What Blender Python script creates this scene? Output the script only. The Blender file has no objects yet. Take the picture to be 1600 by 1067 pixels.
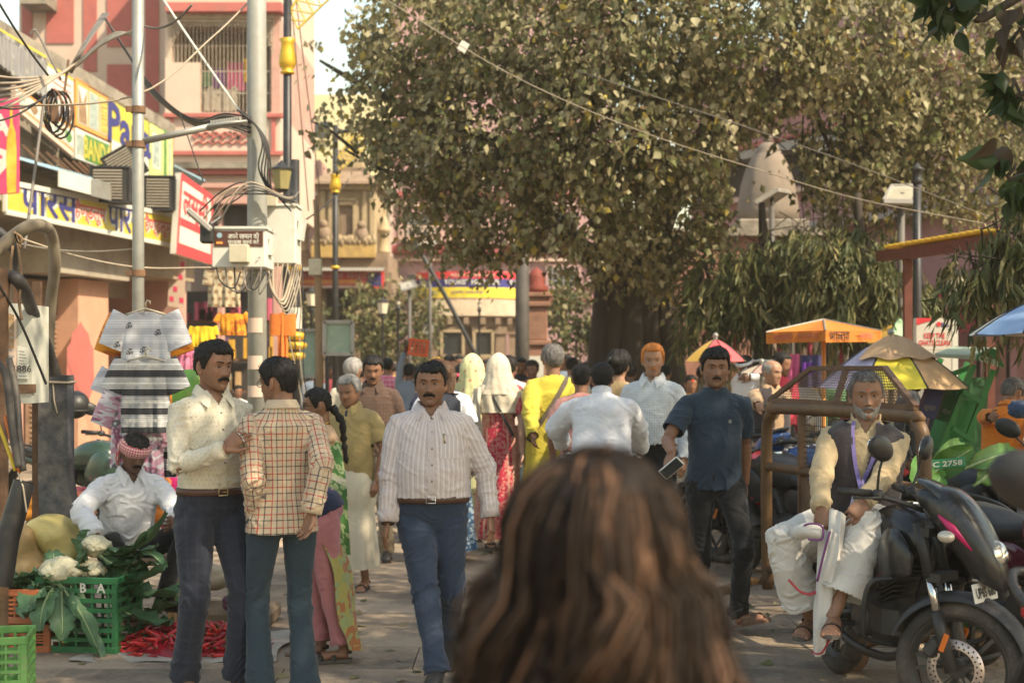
import bpy,bmesh,math,random
import numpy as np
from mathutils import Vector,Matrix,Euler
SC=bpy.context.scene
COL=SC.collection
R=math.radians
F_PX,HZ,CH=2222.0,575.0,1.65
cam=bpy.data.cameras.new('camera');cam.sensor_width=36.0;cam.lens=F_PX/1600*36.0
cam.shift_y=41.5/1600;cam.clip_start=0.05;cam.clip_end=900
cam.dof.use_dof=True;cam.dof.focus_distance=7.6;cam.dof.aperture_fstop=2.9
camo=bpy.data.objects.new('camera',cam);COL.objects.link(camo)
camo.location=(0,0,CH);camo.rotation_euler=(R(90),0,0);SC.camera=camo
SUN_DIR=Vector((0.60,-0.40,0.74)).normalized()
world=bpy.data.worlds.new('World');SC.world=world;world.use_nodes=True
wn=world.node_tree;bg=wn.nodes['Background']
sky=wn.nodes.new('ShaderNodeTexSky');sky.sky_type='NISHITA';sky.sun_disc=False
sky.sun_elevation=math.asin(SUN_DIR.z);sky.sun_rotation=math.atan2(SUN_DIR.x,SUN_DIR.y)
sky.air_density=1.8;sky.dust_density=1.6;sky.ozone_density=1.2
tint=wn.nodes.new('ShaderNodeMix');tint.data_type='RGBA';tint.blend_type='MULTIPLY';tint.inputs[0].default_value=1.0;tint.inputs[7].default_value=(1.0,.92,.80,1)
wn.links.new(sky.outputs[0],tint.inputs[6]);wn.links.new(tint.outputs[2],bg.inputs[0]);bg.inputs[1].default_value=0.125
sun=bpy.data.lights.new('sun','SUN');sun.energy=3.4;sun.angle=R(0.6);sun.color=(1.0,0.87,0.65)
suno=bpy.data.objects.new('sun',sun);COL.objects.link(suno);suno.location=(12,-8,16)
suno.rotation_euler=SUN_DIR.to_track_quat('Z','Y').to_euler()
SC.view_settings.view_transform='Standard';SC.view_settings.look='None'
SC.view_settings.exposure=1.38;SC.view_settings.gamma=1.0
SC.cycles.max_bounces=6;SC.cycles.transparent_max_bounces=8;SC.cycles.use_denoising=True
def P(px,py,d):
 return np.array([(px-800)*d/F_PX,d,CH+(HZ-py)*d/F_PX])
def G(px,d):return np.array([(px-800)*d/F_PX,d,0.0])
def nrm(v):v=np.asarray(v,float);return v/(np.linalg.norm(v)+1e-12)
def tag(o,label=None,cat=None,group=None,kind=None):
 if label:o['label']=label
 if cat:o['category']=cat
 if group:o['group']=group
 if kind:o['kind']=kind
 return o
def empty(name,loc,rz=0.0,label=None,cat=None,group=None):
 o=bpy.data.objects.new(name,None);COL.objects.link(o)
 o.location=tuple(float(c)for c in loc);o.rotation_euler=(0,0,rz);o.empty_display_size=0.1
 return tag(o,label,cat,group)
def wmat(o):
 m=o.matrix_basis.copy()
 while o.parent:o=o.parent;m=o.matrix_basis@m
 return m
KIDS={}
def copy_tree(o,loc=None,rz=None,parent=None,**props):
 c=o.copy();COL.objects.link(c);c.parent=parent
 if loc is not None:c.location=tuple(float(x)for x in loc)
 if rz is not None:c.rotation_euler=(0,0,rz)
 for k,v in props.items():c[k]=v
 for ch in KIDS.get(o.name,[]):copy_tree(ch,parent=c)
 return c
def mesh_from(V,Fs,mi=None,smooth=True):
 me=bpy.data.meshes.new('m');V=np.asarray(V,float)
 if isinstance(Fs,np.ndarray):
  n,k=Fs.shape
  me.vertices.add(len(V));me.vertices.foreach_set('co',V.ravel())
  me.loops.add(n*k);me.loops.foreach_set('vertex_index',Fs.ravel().astype(np.int32))
  me.polygons.add(n);me.polygons.foreach_set('loop_start',np.arange(0,n*k,k,dtype=np.int32))
  me.polygons.foreach_set('loop_total',np.full(n,k,dtype=np.int32));me.update(calc_edges=True)
 else:
  me.from_pydata(V.tolist(),[],Fs);me.update()
 if mi is not None:me.polygons.foreach_set('material_index',np.asarray(mi,dtype=np.int32))
 if smooth:me.polygons.foreach_set('use_smooth',np.ones(len(me.polygons),dtype=bool))
 return me
def link(name,me,mat,parent=None,loc=None,rot=None):
 o=bpy.data.objects.new(name,me);COL.objects.link(o)
 for m in(mat if isinstance(mat,(list,tuple))else[mat]):
  if m is not None and len(me.materials)<8 and m.name not in[x.name for x in me.materials]:me.materials.append(m)
 if parent is not None:
  o.parent=parent;KIDS.setdefault(parent.name,[]).append(o)
 if loc is not None:o.location=tuple(float(c)for c in loc)
 if rot is not None:o.rotation_euler=rot
 return o
def frame_of(t,up=(0,0,1)):
 t=nrm(t);up=np.asarray(up,float)
 if abs(np.dot(t,up))>0.97:up=np.array([0,1.0,0])
 x=nrm(np.cross(up,t));return x,np.cross(t,x),t
class MB:
 ""
 def __init__(s):s.V=[];s.F=[];s.M=[];s.n=0
 def add(s,V,Fs,m=0):
  V=np.asarray(V,float);k=s.n
  s.V.append(V);s.F+=[tuple(int(i)+k for i in f)for f in Fs];s.M+=[m]*len(Fs);s.n+=len(V);return s
 def box(s,c,d,m=0,rot=None,taper=1.0,bev=0.0):
  x,y,z=d[0]/2,d[1]/2,d[2]/2
  if bev>0:
   b=min(bev,x*.9,y*.9,z*.9);V=[]
   for(zz,ins)in((-z,b),(-z+b,0),(z-b,0),(z,b)):
    X,Y=x-ins,y-ins;bb=b if ins==0 else b*.4
    V+=[(-X+bb,-Y,zz),(X-bb,-Y,zz),(X,-Y+bb,zz),(X,Y-bb,zz),(X-bb,Y,zz),(-X+bb,Y,zz),(-X,Y-bb,zz),(-X,-Y+bb,zz)]
   Fs=[tuple(range(7,-1,-1)),tuple(range(24,32))]
   for r in range(3):
    for i in range(8):j=(i+1)%8;Fs.append((r*8+i,r*8+j,r*8+8+j,r*8+8+i))
   V=np.array(V,float)
  else:
   V=np.array([(a*x*(taper if k>0 else 1),b*y*(taper if k>0 else 1),k*z)for k in(-1,1)for b in(-1,1)for a in(-1,1)])
   Fs=[(0,2,3,1),(4,5,7,6),(0,1,5,4),(2,6,7,3),(0,4,6,2),(1,3,7,5)]
  if rot is not None:
   V=V@np.array(Euler(rot).to_matrix()if not isinstance(rot,np.ndarray)else rot).T
  return s.add(V+np.asarray(c,float),Fs,m)
 def bar(s,a,b,w,h,m=0,up=(0,0,1),bev=0.0):
  a,b=np.asarray(a,float),np.asarray(b,float);x,y,t=frame_of(b-a,up)
  return s.box((a+b)/2,(w,h,np.linalg.norm(b-a)),m,np.stack([x,y,t],1),bev=bev)
 def tube(s,pts,r,n=8,m=0,cap=True,flat=1.0,up=(0,0,1)):
  pts=np.asarray(pts,float);N=len(pts);r=np.full(N,r,float)if np.isscalar(r)else np.asarray(r,float)
  T=np.gradient(pts,axis=0);V=[];px=None
  for i in range(N):
   t=nrm(T[i])
   if px is None:x,y,t=frame_of(t,up)
   else:
    x=px-np.dot(px,t)*t;x=nrm(x);y=np.cross(t,x)
   px=x;a=np.arange(n)*2*math.pi/n
   V.append(pts[i]+r[i]*(np.outer(np.cos(a),x)+flat*np.outer(np.sin(a),y)))
  V=np.concatenate(V);Fs=[]
  for i in range(N-1):
   for j in range(n):k=(j+1)%n;Fs.append((i*n+j,i*n+k,i*n+n+k,i*n+n+j))
  if cap:Fs.append(tuple(range(n-1,-1,-1)));Fs.append(tuple((N-1)*n+j for j in range(n)))
  return s.add(V,Fs,m)
 def lathe(s,prof,c=(0,0,0),n=24,m=0,axis=(0,0,1),sx=1,sy=1,wob=None):
  x,y,t=frame_of(axis);a=np.arange(n)*2*math.pi/n;V=[]
  for(r,z)in prof:
   rr=r if wob is None else r*wob(a,z)
   V.append(np.outer(np.cos(a)*sx*rr,x)+np.outer(np.sin(a)*sy*rr,y)+t*z)
  V=np.concatenate(V)+np.asarray(c,float);Fs=[];N=len(prof)
  for i in range(N-1):
   for j in range(n):k=(j+1)%n;Fs.append((i*n+j,i*n+k,i*n+n+k,i*n+n+j))
  if prof[0]==prof[-1]or abs(prof[0][0]-prof[-1][0])+abs(prof[0][1]-prof[-1][1])<1e-6:return s.add(V,Fs,m)
  if prof[0][0]>1e-5:Fs.append(tuple(range(n-1,-1,-1)))
  if prof[-1][0]>1e-5:Fs.append(tuple((N-1)*n+j for j in range(n)))
  return s.add(V,Fs,m)
 def ball(s,c,r,nu=12,nv=8,m=0,rot=None):
  r=np.full(3,r,float)if np.isscalar(r)else np.asarray(r,float);V=[];Fs=[]
  for i in range(nv+1):
   th=math.pi*i/nv
   for j in range(nu):
    ph=2*math.pi*j/nu;V.append((math.sin(th)*math.cos(ph),math.sin(th)*math.sin(ph),math.cos(th)))
  for i in range(nv):
   for j in range(nu):k=(j+1)%nu;Fs.append((i*nu+j,i*nu+nu+j,i*nu+nu+k,i*nu+k))
  V=np.array(V)*r
  if rot is not None:V=V@np.array(Euler(rot).to_matrix()if not isinstance(rot,np.ndarray)else rot).T
  return s.add(V+np.asarray(c,float),Fs,m)
 def prism(s,poly,a0,ax,ay,az,t,m=0):
  ""
  a0,ax,ay,az=[np.asarray(q,float)for q in(a0,ax,ay,az)];n=len(poly)
  V=[a0+u*ax+v*ay for u,v in poly];V=np.array(V+[q+az*t for q in V])
  Fs=[tuple(range(n-1,-1,-1)),tuple(range(n,2*n))]+[(i,(i+1)%n,n+(i+1)%n,n+i)for i in range(n)]
  return s.add(V,Fs,m)
 def grid(s,g,m=0,closed=False):
  g=np.asarray(g,float);a,b=g.shape[:2];Fs=[]
  for i in range(a-1):
   for j in range(b if closed else b-1):k=(j+1)%b;Fs.append((i*b+j,i*b+k,i*b+b+k,i*b+b+j))
  return s.add(g.reshape(-1,3),Fs,m)
 def quad(s,a,b,c,d,m=0):return s.add([a,b,c,d],[(0,1,2,3)],m)
 def slab(s,a,b,c,d,t,m=0):
  ""
  a,b,c,d=[np.asarray(q,float)for q in(a,b,c,d)];n=nrm(np.cross(b-a,d-a))*t
  return s.add([a,b,c,d,a-n,b-n,c-n,d-n],[(0,1,2,3),(7,6,5,4),(0,4,5,1),(1,5,6,2),(2,6,7,3),(3,7,4,0)],m)
 def build(s,name,mat,parent=None,smooth=False,world=False,auto=None):
  V=np.concatenate(s.V)
  if world and parent is not None:
   M=np.array(wmat(parent).inverted());V=V@M[:3,:3].T+M[:3,3]
  me=mesh_from(V,s.F,s.M,smooth)
  o=bpy.data.objects.new(name,me);COL.objects.link(o)
  for m in(mat if isinstance(mat,(list,tuple))else[mat]):me.materials.append(m)
  if parent is not None:o.parent=parent;KIDS.setdefault(parent.name,[]).append(o)
  if auto is not None:
   me.polygons.foreach_set('use_smooth',np.ones(len(me.polygons),dtype=bool));me.set_sharp_from_angle(angle=R(auto))
  return o
def sm(a,b,x):t=np.clip((x-a)/(b-a),0,1);return t*t*(3-2*t)
def catmull(pts,n=8):
 p=np.asarray(pts,float);p=np.vstack([2*p[0]-p[1],p,2*p[-1]-p[-2]]);out=[]
 for i in range(1,len(p)-2):
  for k in range(n):
   t=k/n
   out.append(.5*((2*p[i])+(-p[i-1]+p[i+1])*t+(2*p[i-1]-5*p[i]+4*p[i+1]-p[i+2])*t*t+(-p[i-1]+3*p[i]-3*p[i+1]+p[i+2])*t**3))
 out.append(p[-2]);return np.array(out)
def vnoise(p,seed=0):
 p=np.asarray(p,float);i=np.floor(p).astype(np.int64);f=p-i;f=f*f*(3-2*f);out=np.zeros(len(p))
 for dx in(0,1):
  for dy in(0,1):
   for dz in(0,1):
    h=((i[:,0]+dx)*374761393+(i[:,1]+dy)*668265263+(i[:,2]+dz)*2147483647+seed*974711)&0xffffffff
    h=((h^(h>>13))*1274126177)&0xffffffff;h=(h^(h>>16))&0xffff
    w=(f[:,0]if dx else 1-f[:,0])*(f[:,1]if dy else 1-f[:,1])*(f[:,2]if dz else 1-f[:,2])
    out+=w*(h/65535.0)
 return out*2-1
_TXT={}
def text_mesh(body,height,depth=0.003,bold=0.0,fit=None):
 ""
 c=bpy.data.curves.new('t','FONT');c.body=body;c.align_x='CENTER';c.align_y='CENTER'
 c.size=1.0;c.extrude=0.0;c.offset=bold;c.resolution_u=2
 o=bpy.data.objects.new('t',c);COL.objects.link(o)
 me=bpy.data.meshes.new_from_object(o.evaluated_get(bpy.context.evaluated_depsgraph_get()));bpy.data.objects.remove(o);bpy.data.curves.remove(c)
 n=len(me.vertices);V=np.zeros(n*3);me.vertices.foreach_get('co',V);V=V.reshape(-1,3)
 if n==0:return me
 lo,hi=V.min(0),V.max(0);V=V-(lo+hi)/2;sc=height/max(hi[1]-lo[1],1e-3);sx=sc if fit is None else fit/max(hi[0]-lo[0],1e-3)
 W=np.stack([V[:,0]*sx,np.zeros(n),V[:,1]*sc],1);me.vertices.foreach_set('co',W.ravel());me.update();return me
def letter(name,body,height,a,b,c,d,uv,mat,parent,bold=0.0,fit=None,off=0.004):
 ""
 me=text_mesh(body,height,bold=bold,fit=fit);n=len(me.vertices)
 if n==0:return None
 V=np.zeros(n*3);me.vertices.foreach_get('co',V);V=V.reshape(-1,3)
 a,b,c,d=[np.asarray(q,float)for q in(a,b,c,d)];w=np.linalg.norm(b-a);h=(np.linalg.norm(d-a)+np.linalg.norm(c-b))/2
 u=uv[0]+V[:,0]/w;v=uv[1]+V[:,2]/h;nn=nrm(np.cross(b-a,d-a))
 W=np.outer((1-u)*(1-v),a)+np.outer(u*(1-v),b)+np.outer(u*v,c)+np.outer((1-u)*v,d)+nn*off
 if parent is not None:M=np.array(wmat(parent).inverted());W=W@M[:3,:3].T+M[:3,3]
 me.vertices.foreach_set('co',W.ravel());me.update();me.materials.clear();me.materials.append(mat)
 o=bpy.data.objects.new(name,me);COL.objects.link(o)
 if parent is not None:o.parent=parent;KIDS.setdefault(parent.name,[]).append(o)
 return o
def bil(a,b,c,d,u,v):
 a,b,c,d=[np.asarray(q,float)for q in(a,b,c,d)]
 return(1-u)*(1-v)*a+u*(1-v)*b+u*v*c+(1-u)*v*d
rng=np.random.default_rng(11);random.seed(5)
MATS={}
def mat(name,col,rough=0.8,var=0.12,scale=6.0,bump=0.0,bscale=60.0,metal=0.0,spec=0.4,dirt=None,dscale=2.0,damt=0.5,coords='Object',sheen=0.0,emit=0.0,coat=0.0,trans=0.0,stretch=(1,1,1),sss=0.0):
 ""
 if name in MATS:return MATS[name]
 m=bpy.data.materials.new(name);m.use_nodes=True;nt=m.node_tree;b=nt.nodes['Principled BSDF'];N=nt.nodes.new;L=nt.links.new
 tc=N('ShaderNodeTexCoord');mp=N('ShaderNodeMapping');mp.inputs['Scale'].default_value=stretch
 L(tc.outputs[coords],mp.inputs[0])
 nz=N('ShaderNodeTexNoise');nz.inputs['Scale'].default_value=scale;nz.inputs['Detail'].default_value=5;nz.inputs['Roughness'].default_value=.65;L(mp.outputs[0],nz.inputs[0])
 mx=N('ShaderNodeMix');mx.data_type='RGBA';c=np.array(col[:3],float)
 mx.inputs[6].default_value=(*np.clip(c*(1-var),0,1),1);mx.inputs[7].default_value=(*np.clip(c*(1+var),0,1),1)
 mr=N('ShaderNodeMapRange');mr.inputs[1].default_value=.3;mr.inputs[2].default_value=.7;L(nz.outputs[0],mr.inputs[0]);L(mr.outputs[0],mx.inputs[0]);out=mx.outputs[2]
 if dirt is not None:
  n2=N('ShaderNodeTexNoise');n2 .inputs['Scale'].default_value=dscale;n2 .inputs['Detail'].default_value=8;n2 .inputs['Roughness'].default_value=.7;L(mp.outputs[0],n2 .inputs[0])
  r2=N('ShaderNodeMapRange');r2 .inputs[1].default_value=.62-.25*damt;r2 .inputs[2].default_value=.80-.2*damt;r2 .inputs[4].default_value=min(1,.35+damt);L(n2 .outputs[0],r2 .inputs[0])
  m2=N('ShaderNodeMix');m2 .data_type='RGBA';L(r2 .outputs[0],m2 .inputs[0]);L(out,m2 .inputs[6]);m2 .inputs[7].default_value=(*dirt[:3],1);out=m2 .outputs[2]
 L(out,b.inputs['Base Color']);b.inputs['Roughness'].default_value=rough;b.inputs['Metallic'].default_value=metal
 b.inputs['Specular IOR Level'].default_value=spec;b.inputs['Sheen Weight'].default_value=sheen;b.inputs['Coat Weight'].default_value=coat
 if trans:b.inputs['Transmission Weight'].default_value=trans
 if sss:b.inputs['Subsurface Weight'].default_value=sss;b.inputs['Subsurface Radius'].default_value=(.012,.005,.003);b.inputs['Subsurface Scale'].default_value=1.0
 if emit:b.inputs['Emission Color'].default_value=(*c,1);b.inputs['Emission Strength'].default_value=emit
 if bump:
  n3=N('ShaderNodeTexNoise');n3 .inputs['Scale'].default_value=bscale;n3 .inputs['Detail'].default_value=4;L(mp.outputs[0],n3 .inputs[0])
  bp=N('ShaderNodeBump');bp.inputs['Strength'].default_value=bump;bp.inputs['Distance'].default_value=.01;L(n3 .outputs[0],bp.inputs['Height']);L(bp.outputs[0],b.inputs['Normal'])
 MATS[name]=m;return m
def S(r,g,b):
 return tuple(((c/255)/12.92 if c/255<=.04045 else((c/255+.055)/1.055)**2.4)for c in(r,g,b))
 # GROUND
def slab_mat():
 m=mat('paving_stone',(.335,.252,.175),.80,.28,3.5,bump=.5,bscale=45,dirt=(.085,.068,.055),dscale=1.9,damt=.6,coords='Object');nt=m.node_tree;b=nt.nodes['Principled BSDF'];N=nt.nodes.new;L=nt.links.new;src=b.inputs['Base Color'].links[0].from_socket
 g=N('ShaderNodeNewGeometry');n=N('ShaderNodeTexNoise');n.inputs['Scale'].default_value=.9;n.inputs['Detail'].default_value=9;n.inputs['Roughness'].default_value=.72;L(g.outputs['Position'],n.inputs[0]);r=N('ShaderNodeMapRange');r.inputs[1].default_value=.50;r.inputs[2].default_value=.66;r.inputs[4].default_value=.65;L(n.outputs[0],r.inputs[0]);x=N('ShaderNodeMix');x.data_type='RGBA';x.inputs[7].default_value=(.075,.060,.050,1);L(r.outputs[0],x.inputs[0]);L(src,x.inputs[6])
 oi=N('ShaderNodeObjectInfo');r2=N('ShaderNodeMapRange');r2 .inputs[3].default_value=.72;r2 .inputs[4].default_value=1.22;L(oi.outputs['Random'],r2 .inputs[0]);h=N('ShaderNodeHueSaturation');L(r2 .outputs[0],h.inputs['Value']);L(x.outputs[2],h.inputs['Color']);L(h.outputs[0],b.inputs['Base Color']);return m
M_STONE=slab_mat()
M_GROUND=mat('ground_earth',(.15,.12,.10),.95,.2,1.2,bump=.4,bscale=20,dirt=(.08,.065,.05),dscale=.5)
mb=MB();mb.quad((-140,-40,-.05),(140,-40,-.05),(140,260,-.05),(-140,260,-.05))
tag(mb.build('ground',M_GROUND),kind='structure')
mb=MB();mb.quad((-30,-6,-.014),(30,-6,-.014),(30,60,-.014),(-30,60,-.014))
pave=tag(mb.build('pavement',mat('joint_sand',(.095,.078,.063),.95,.2,8,bump=.3)),kind='structure')
slab_me=[]
for k in range(5):
 b=MB();w,l=1.196,.597
 b.box((0,0,-.011),(w,l,.026),bev=.003);V=np.concatenate(b.V)
 V[:,:2]+=rng.normal(0,.0025,(len(V),2));me=mesh_from(V,b.F,smooth=False);me.materials.append(M_STONE);slab_me.append(me)
def slab_at(x,y):
 o=bpy.data.objects.new('paving_slab',random.choice(slab_me));COL.objects.link(o);o.parent=pave
 o.location=(x,y,random.uniform(-.002,.0025));o.rotation_euler=(random.uniform(-.003,.003),random.uniform(-.003,.003),random.choice((0,math.pi))+random.uniform(-.002,.002))
for r in range(16):
 y=6.9+r*.6;off=(r%2)*.6+random.uniform(-.08,.08);half=y*.40+.8
 n=int(half/1.2)+1
 for c in range(-n,n+1):
  if abs(c*1.2+off)<half:slab_at(c*1.2+off,y)
fs=MB()
for r in range(66):
 y=6.9+(r+16)*.6 if r<52 else 6.9-(r-51)*.6;off=(r%2)*.6+random.uniform(-.08,.08);half=min(14,abs(y)*.46+3)
 for c in range(-int(half/1.2)-1,int(half/1.2)+2):
  z=random.uniform(-.002,.0025);x=c*1.2+off;fs.box((x,y,-.011+z),(1.19,.592,.026))
for r in range(16):
 y=6.9+r*.6;half=y*.40+.8
 for s in(-1,1):
  for c in range(5):fs.box((s*(half+1.25+c*1.2),y,-.013),(1.188,.592,.026))
tag(fs.build('paving_slab',M_STONE,pave),kind='stuff')
# FACADE PLANES
class Plane:
 def __init__(s,p0,slope):s.p0=np.array(p0,float);L=math.hypot(slope,1);s.u=np.array([slope/L,1/L]);s.n=np.array([1/L,-slope/L])
 def at(s,px,py,off=0.0):
  a=(px-800)/F_PX;d=(s.n@s.p0+off)/(s.n[0]*a+s.n[1]);return np.array([a*d,d,CH+(HZ-py)/F_PX*d])
 def n3(s):return np.array([s.n[0],s.n[1],0.0])
class Front(Plane):
 def __init__(s,d):s.p0=np.array([0,d]);s.u=np.array([1.0,0]);s.n=np.array([0,-1.0])
def rect(pl,x0,y0,x1,y1,off=0.0):
 return pl.at(x0,y1,off),pl.at(x1,y1,off),pl.at(x1,y0,off),pl.at(x0,y0,off)
def vrect(pl,x0,y0,x1,y1,off=0.0):
 ""
 a=pl.at(x0,y1,off);d=pl.at(x0,y0,off);b=pl.at(x1,y1,off).copy();c=b.copy();b[2]=a[2];c[2]=d[2];return a,b,c,d
def panel(mb,q,t,m=0):mb.slab(*q,t,m)
def piece(name,q,t,m,parent,label=None):
 b=MB();b.slab(*q,t);o=b.build(name,m,parent,world=True)
 if label:o['label']=label
 return o
DUST=(.16,.13,.10)
M_PINK=mat('pink_plaster',(.48,.27,.215),.85,.10,3,bump=.15,dirt=(.30,.20,.16),dscale=1.2,damt=.45)
M_CREAMP=mat('cream_pink_paint',(.56,.42,.33),.8,.06,2,bump=.1,dirt=(.5,.36,.29),dscale=.9,damt=.35)
M_REDP=mat('terracotta_paint',(.42,.12,.10),.8,.10,3,bump=.1,dirt=(.32,.13,.11),dscale=1.2,damt=.4)
M_CONC=mat('weathered_concrete',(.27,.23,.18),.9,.2,4,bump=.5,bscale=25,dirt=(.09,.075,.055),dscale=1.8,damt=.6)
M_BEIGE=mat('beige_board',(.36,.31,.24),.75,.12,3,dirt=(.20,.16,.12),dscale=1.6,damt=.5)
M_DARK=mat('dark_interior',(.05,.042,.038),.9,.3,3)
M_SHUT=mat('shutter_steel',(.34,.23,.15),.55,.18,5,metal=.2,dirt=(.17,.11,.08),dscale=3,damt=.5)
M_WHITE=mat('white_board',(.58,.56,.48),.5,.05,3,dirt=(.5,.45,.36),dscale=2,damt=.35)
M_YEL=mat('yellow_board',(.55,.43,.05),.45,.08,3,dirt=(.5,.42,.12),dscale=2,damt=.35)
M_NAVY=mat('navy_print',(.035,.035,.16),.5,.1)
M_REDPRT=mat('red_print',(.58,.045,.05),.5,.1,dirt=(.4,.08,.07),damt=.3)
M_PINKPRT=mat('pink_print',(.62,.05,.13),.5,.1)
M_GREEN=mat('green_print',(.09,.21,.05),.5,.25,8)
M_ORANGE=mat('orange_print',(.72,.30,.07),.5,.12)
M_GREYB=mat('grey_hoarding',(.21,.20,.20),.6,.25,30,stretch=(1,1,.03),dirt=(.36,.34,.32),dscale=9,damt=.5)
M_GALV=mat('galvanised_steel',(.30,.295,.265),.5,.12,7,metal=.35,dirt=(.22,.19,.15),dscale=2.5,damt=.45,bump=.08)
M_BLUEM=mat('blue_sheet',(.26,.40,.48),.55,.12,5,dirt=(.25,.24,.21),dscale=3,damt=.5)
M_RUST=mat('rusty_steel',(.15,.085,.05),.8,.3,12,metal=.2,bump=.3,dirt=(.26,.13,.06),dscale=5,damt=.5)
M_BLACKM=mat('black_metal',(.022,.021,.021),.45,.25,8,dirt=(.08,.07,.06),dscale=4,damt=.3)
M_GOLD=mat('gold_paint',(.68,.42,.04),.38,.1,9,metal=.45,dirt=(.34,.2,.04),dscale=8,damt=.3)
M_WIRE=mat('cable_black',(.03,.027,.025),.7,.2)
M_WIREB=mat('cable_beige',(.33,.27,.20),.7,.2)
M_WIREG=mat('cable_grey',(.15,.13,.11),.7,.2)
M_GLASS=mat('dark_glass',(.03,.033,.036),.12,.2,spec=.6)
M_GREY=mat('grey_plastic',(.30,.285,.26),.6,.1,dirt=(.2,.17,.13),damt=.4)
def ray(px,py):
 return np.array([(px-800)/F_PX,1.0,(HZ-py)/F_PX])
 # SHOP ROW ON THE LEFT
A=Plane((-7.9,26),.21)
g0=A.at(130,715);shop=empty('shop_building',(g0[0],g0[1],0),0,'row of left hand shops with rolling shutters and peach pillars under a deep canopy','building')
def xcol(pl,px,off=0.0):p=pl.at(px,HZ,off);return p[:2]
def vbox(pl,x0,x1,z0,z1,off0,off1,m,name,parent,label=None):
 ""
 a=xcol(pl,x0);b=xcol(pl,x1);n=pl.n;B=MB()
 q=[a+n*off0,b+n*off0,b+n*off1,a+n*off1]
 V=[(*p,z0)for p in q]+[(*p,z1)for p in q]
 B.add(V,[(3,2,1,0),(4,5,6,7),(0,1,5,4),(1,2,6,5),(2,3,7,6),(3,0,4,7)])
 o=B.build(name,m,parent,world=True)
 if label:o['label']=label
 return o
vbox(A,-170,50,0,5.3,-.35,-5.0,M_BEIGE,'wall',shop)
vbox(A,50,272,3.1,5.3,-.9,-5.0,M_BEIGE,'wall',shop)
vbox(A,50,163,0,3.1,-.30,-5.0,M_PINK,'wall',shop)
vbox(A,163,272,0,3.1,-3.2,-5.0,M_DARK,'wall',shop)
vbox(A,102,150,0,3.25,.25,-.3,mat('peach_plaster',(.52,.28,.18),.8,.08,3,bump=.12,dirt=(.36,.21,.15),dscale=1.3,damt=.4),'pillar',shop)
vbox(A,262,274,0,4.0,.25,-3.2,M_PINK,'pillar',shop)
vbox(A,40,160,3.28,4.12,.55,-.9,M_BEIGE,'wall_panel',shop)
vbox(A,162,272,3.45,4.12,.45,-.9,mat('tan_beam',(.34,.26,.17),.8,.15,3,dirt=(.18,.13,.09),damt=.5),'beam',shop)
vbox(A,-170,275,4.12,4.20,1.0,-.9,M_CONC,'canopy',shop)
vbox(A,163,202,1.9,3.35,-.6,-.7,M_REDPRT,'wall_panel',shop)
for(x0,x1)in((60,101),(150,163)):
 sh=vbox(A,x0,x1,0,3.2,-.18,-.25,M_SHUT,'shutter',shop);s=MB()
 a=xcol(A,x0);b=xcol(A,x1)
 for k in range(36):
  z=.04+k*.087;c=((a+b)/2)+A.n*-.16;s.bar((*(a+A.n*-.165),z),(*(b+A.n*-.165),z),.06,.03,up=(0,0,1))
 tag(s.build('shutter_slat',M_SHUT,sh,world=True),kind='stuff')
q=vrect(A,104,500,147,645,.254);prof=[(.5,1),(.62,.93),(.8,.86),(.86,.76),(.98,.70),(1,.3),(.92,.22),(.8,.12),(.62,.06),(.5,0),(.38,.06),(.2,.12),(.08,.22),(0,.3),(.02,.70),(.14,.76),(.2,.86),(.38,.93)]
b=MB();b.add([bil(*q,u,v)for u,v in prof],[tuple(range(len(prof)-1,-1,-1))[::-1]]);b.build('painted_mural',M_REDP,shop,world=True)
sx=MB()
for k in range(16):
 x=168+k*6.2;p=A.at(x,470+20*math.sin(k*2.1),-2.2);sx.box(p+np.array([0,0,-.35]),(.22,.1,.7+.3*math.sin(k*3.3)),m=k%5)
o=sx.build('hanging_stock',[mat('cloth_maroon',(.22,.03,.05),.9),mat('cloth_olive',(.2,.19,.08),.9),mat('cloth_pink',(.5,.13,.2),.9),M_BEIGE,mat('cloth_blue',(.05,.08,.2),.9)],shop,world=True)
def TL(x):return 31+.6*x
par=MB();pts=[(-90,.25),(276,.25)]
a0,a1=A.at(-90,TL(-90),.5),A.at(274,TL(274),.5);nn=A.n3()
for(p,q_)in((a0,a1),):
 V=[p,q_,q_-nn*.6,p-nn*.6];dz=np.array([0,0,-.26]);par.add([*V,*[v+dz for v in V]],[(3,2,1,0)[::-1],(4,5,6,7)[::-1],(0,4,5,1),(1,5,6,2),(2,6,7,3),(3,7,4,0)])
par.build('parapet',M_CONC,shop,world=True)
up=MB();V=[A.at(-90,330,.1),A.at(272,330,.1)];V[0][2]=V[1][2]=5.2;T_=[a0-nn*.35,a1-nn*.35]
up.add([V[0],V[1],T_[1]+(0,0,-.2),T_[0]+(0,0,-.2),V[0]-nn*4,V[1]-nn*4,T_[1]-nn*4+(0,0,-.2),T_[0]-nn*4+(0,0,-.2)],[(0,1,2,3),(7,6,5,4),(0,4,5,1),(1,5,6,2),(2,6,7,3),(3,7,4,0)])
up.build('wall',M_CONC,shop,world=True)
fq=(A.at(8,331,1.08),A.at(275,385,1.08),A.at(275,338,1.08),A.at(8,284,1.08))
fs_=empty('shop_sign',fq[0]*.5+fq[1]*.5,0,'long yellow fascia sign with navy and red Hindi lettering over the shutters','shop sign')
piece('sign_board',fq,.06,M_YEL,fs_);fr=MB()
for(i,j)in((0,1),(1,2),(2,3),(3,0)):fr.bar(fq[i],fq[j],.05,.08)
fr.build('sign_frame',M_WHITE,fs_,world=True)
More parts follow.
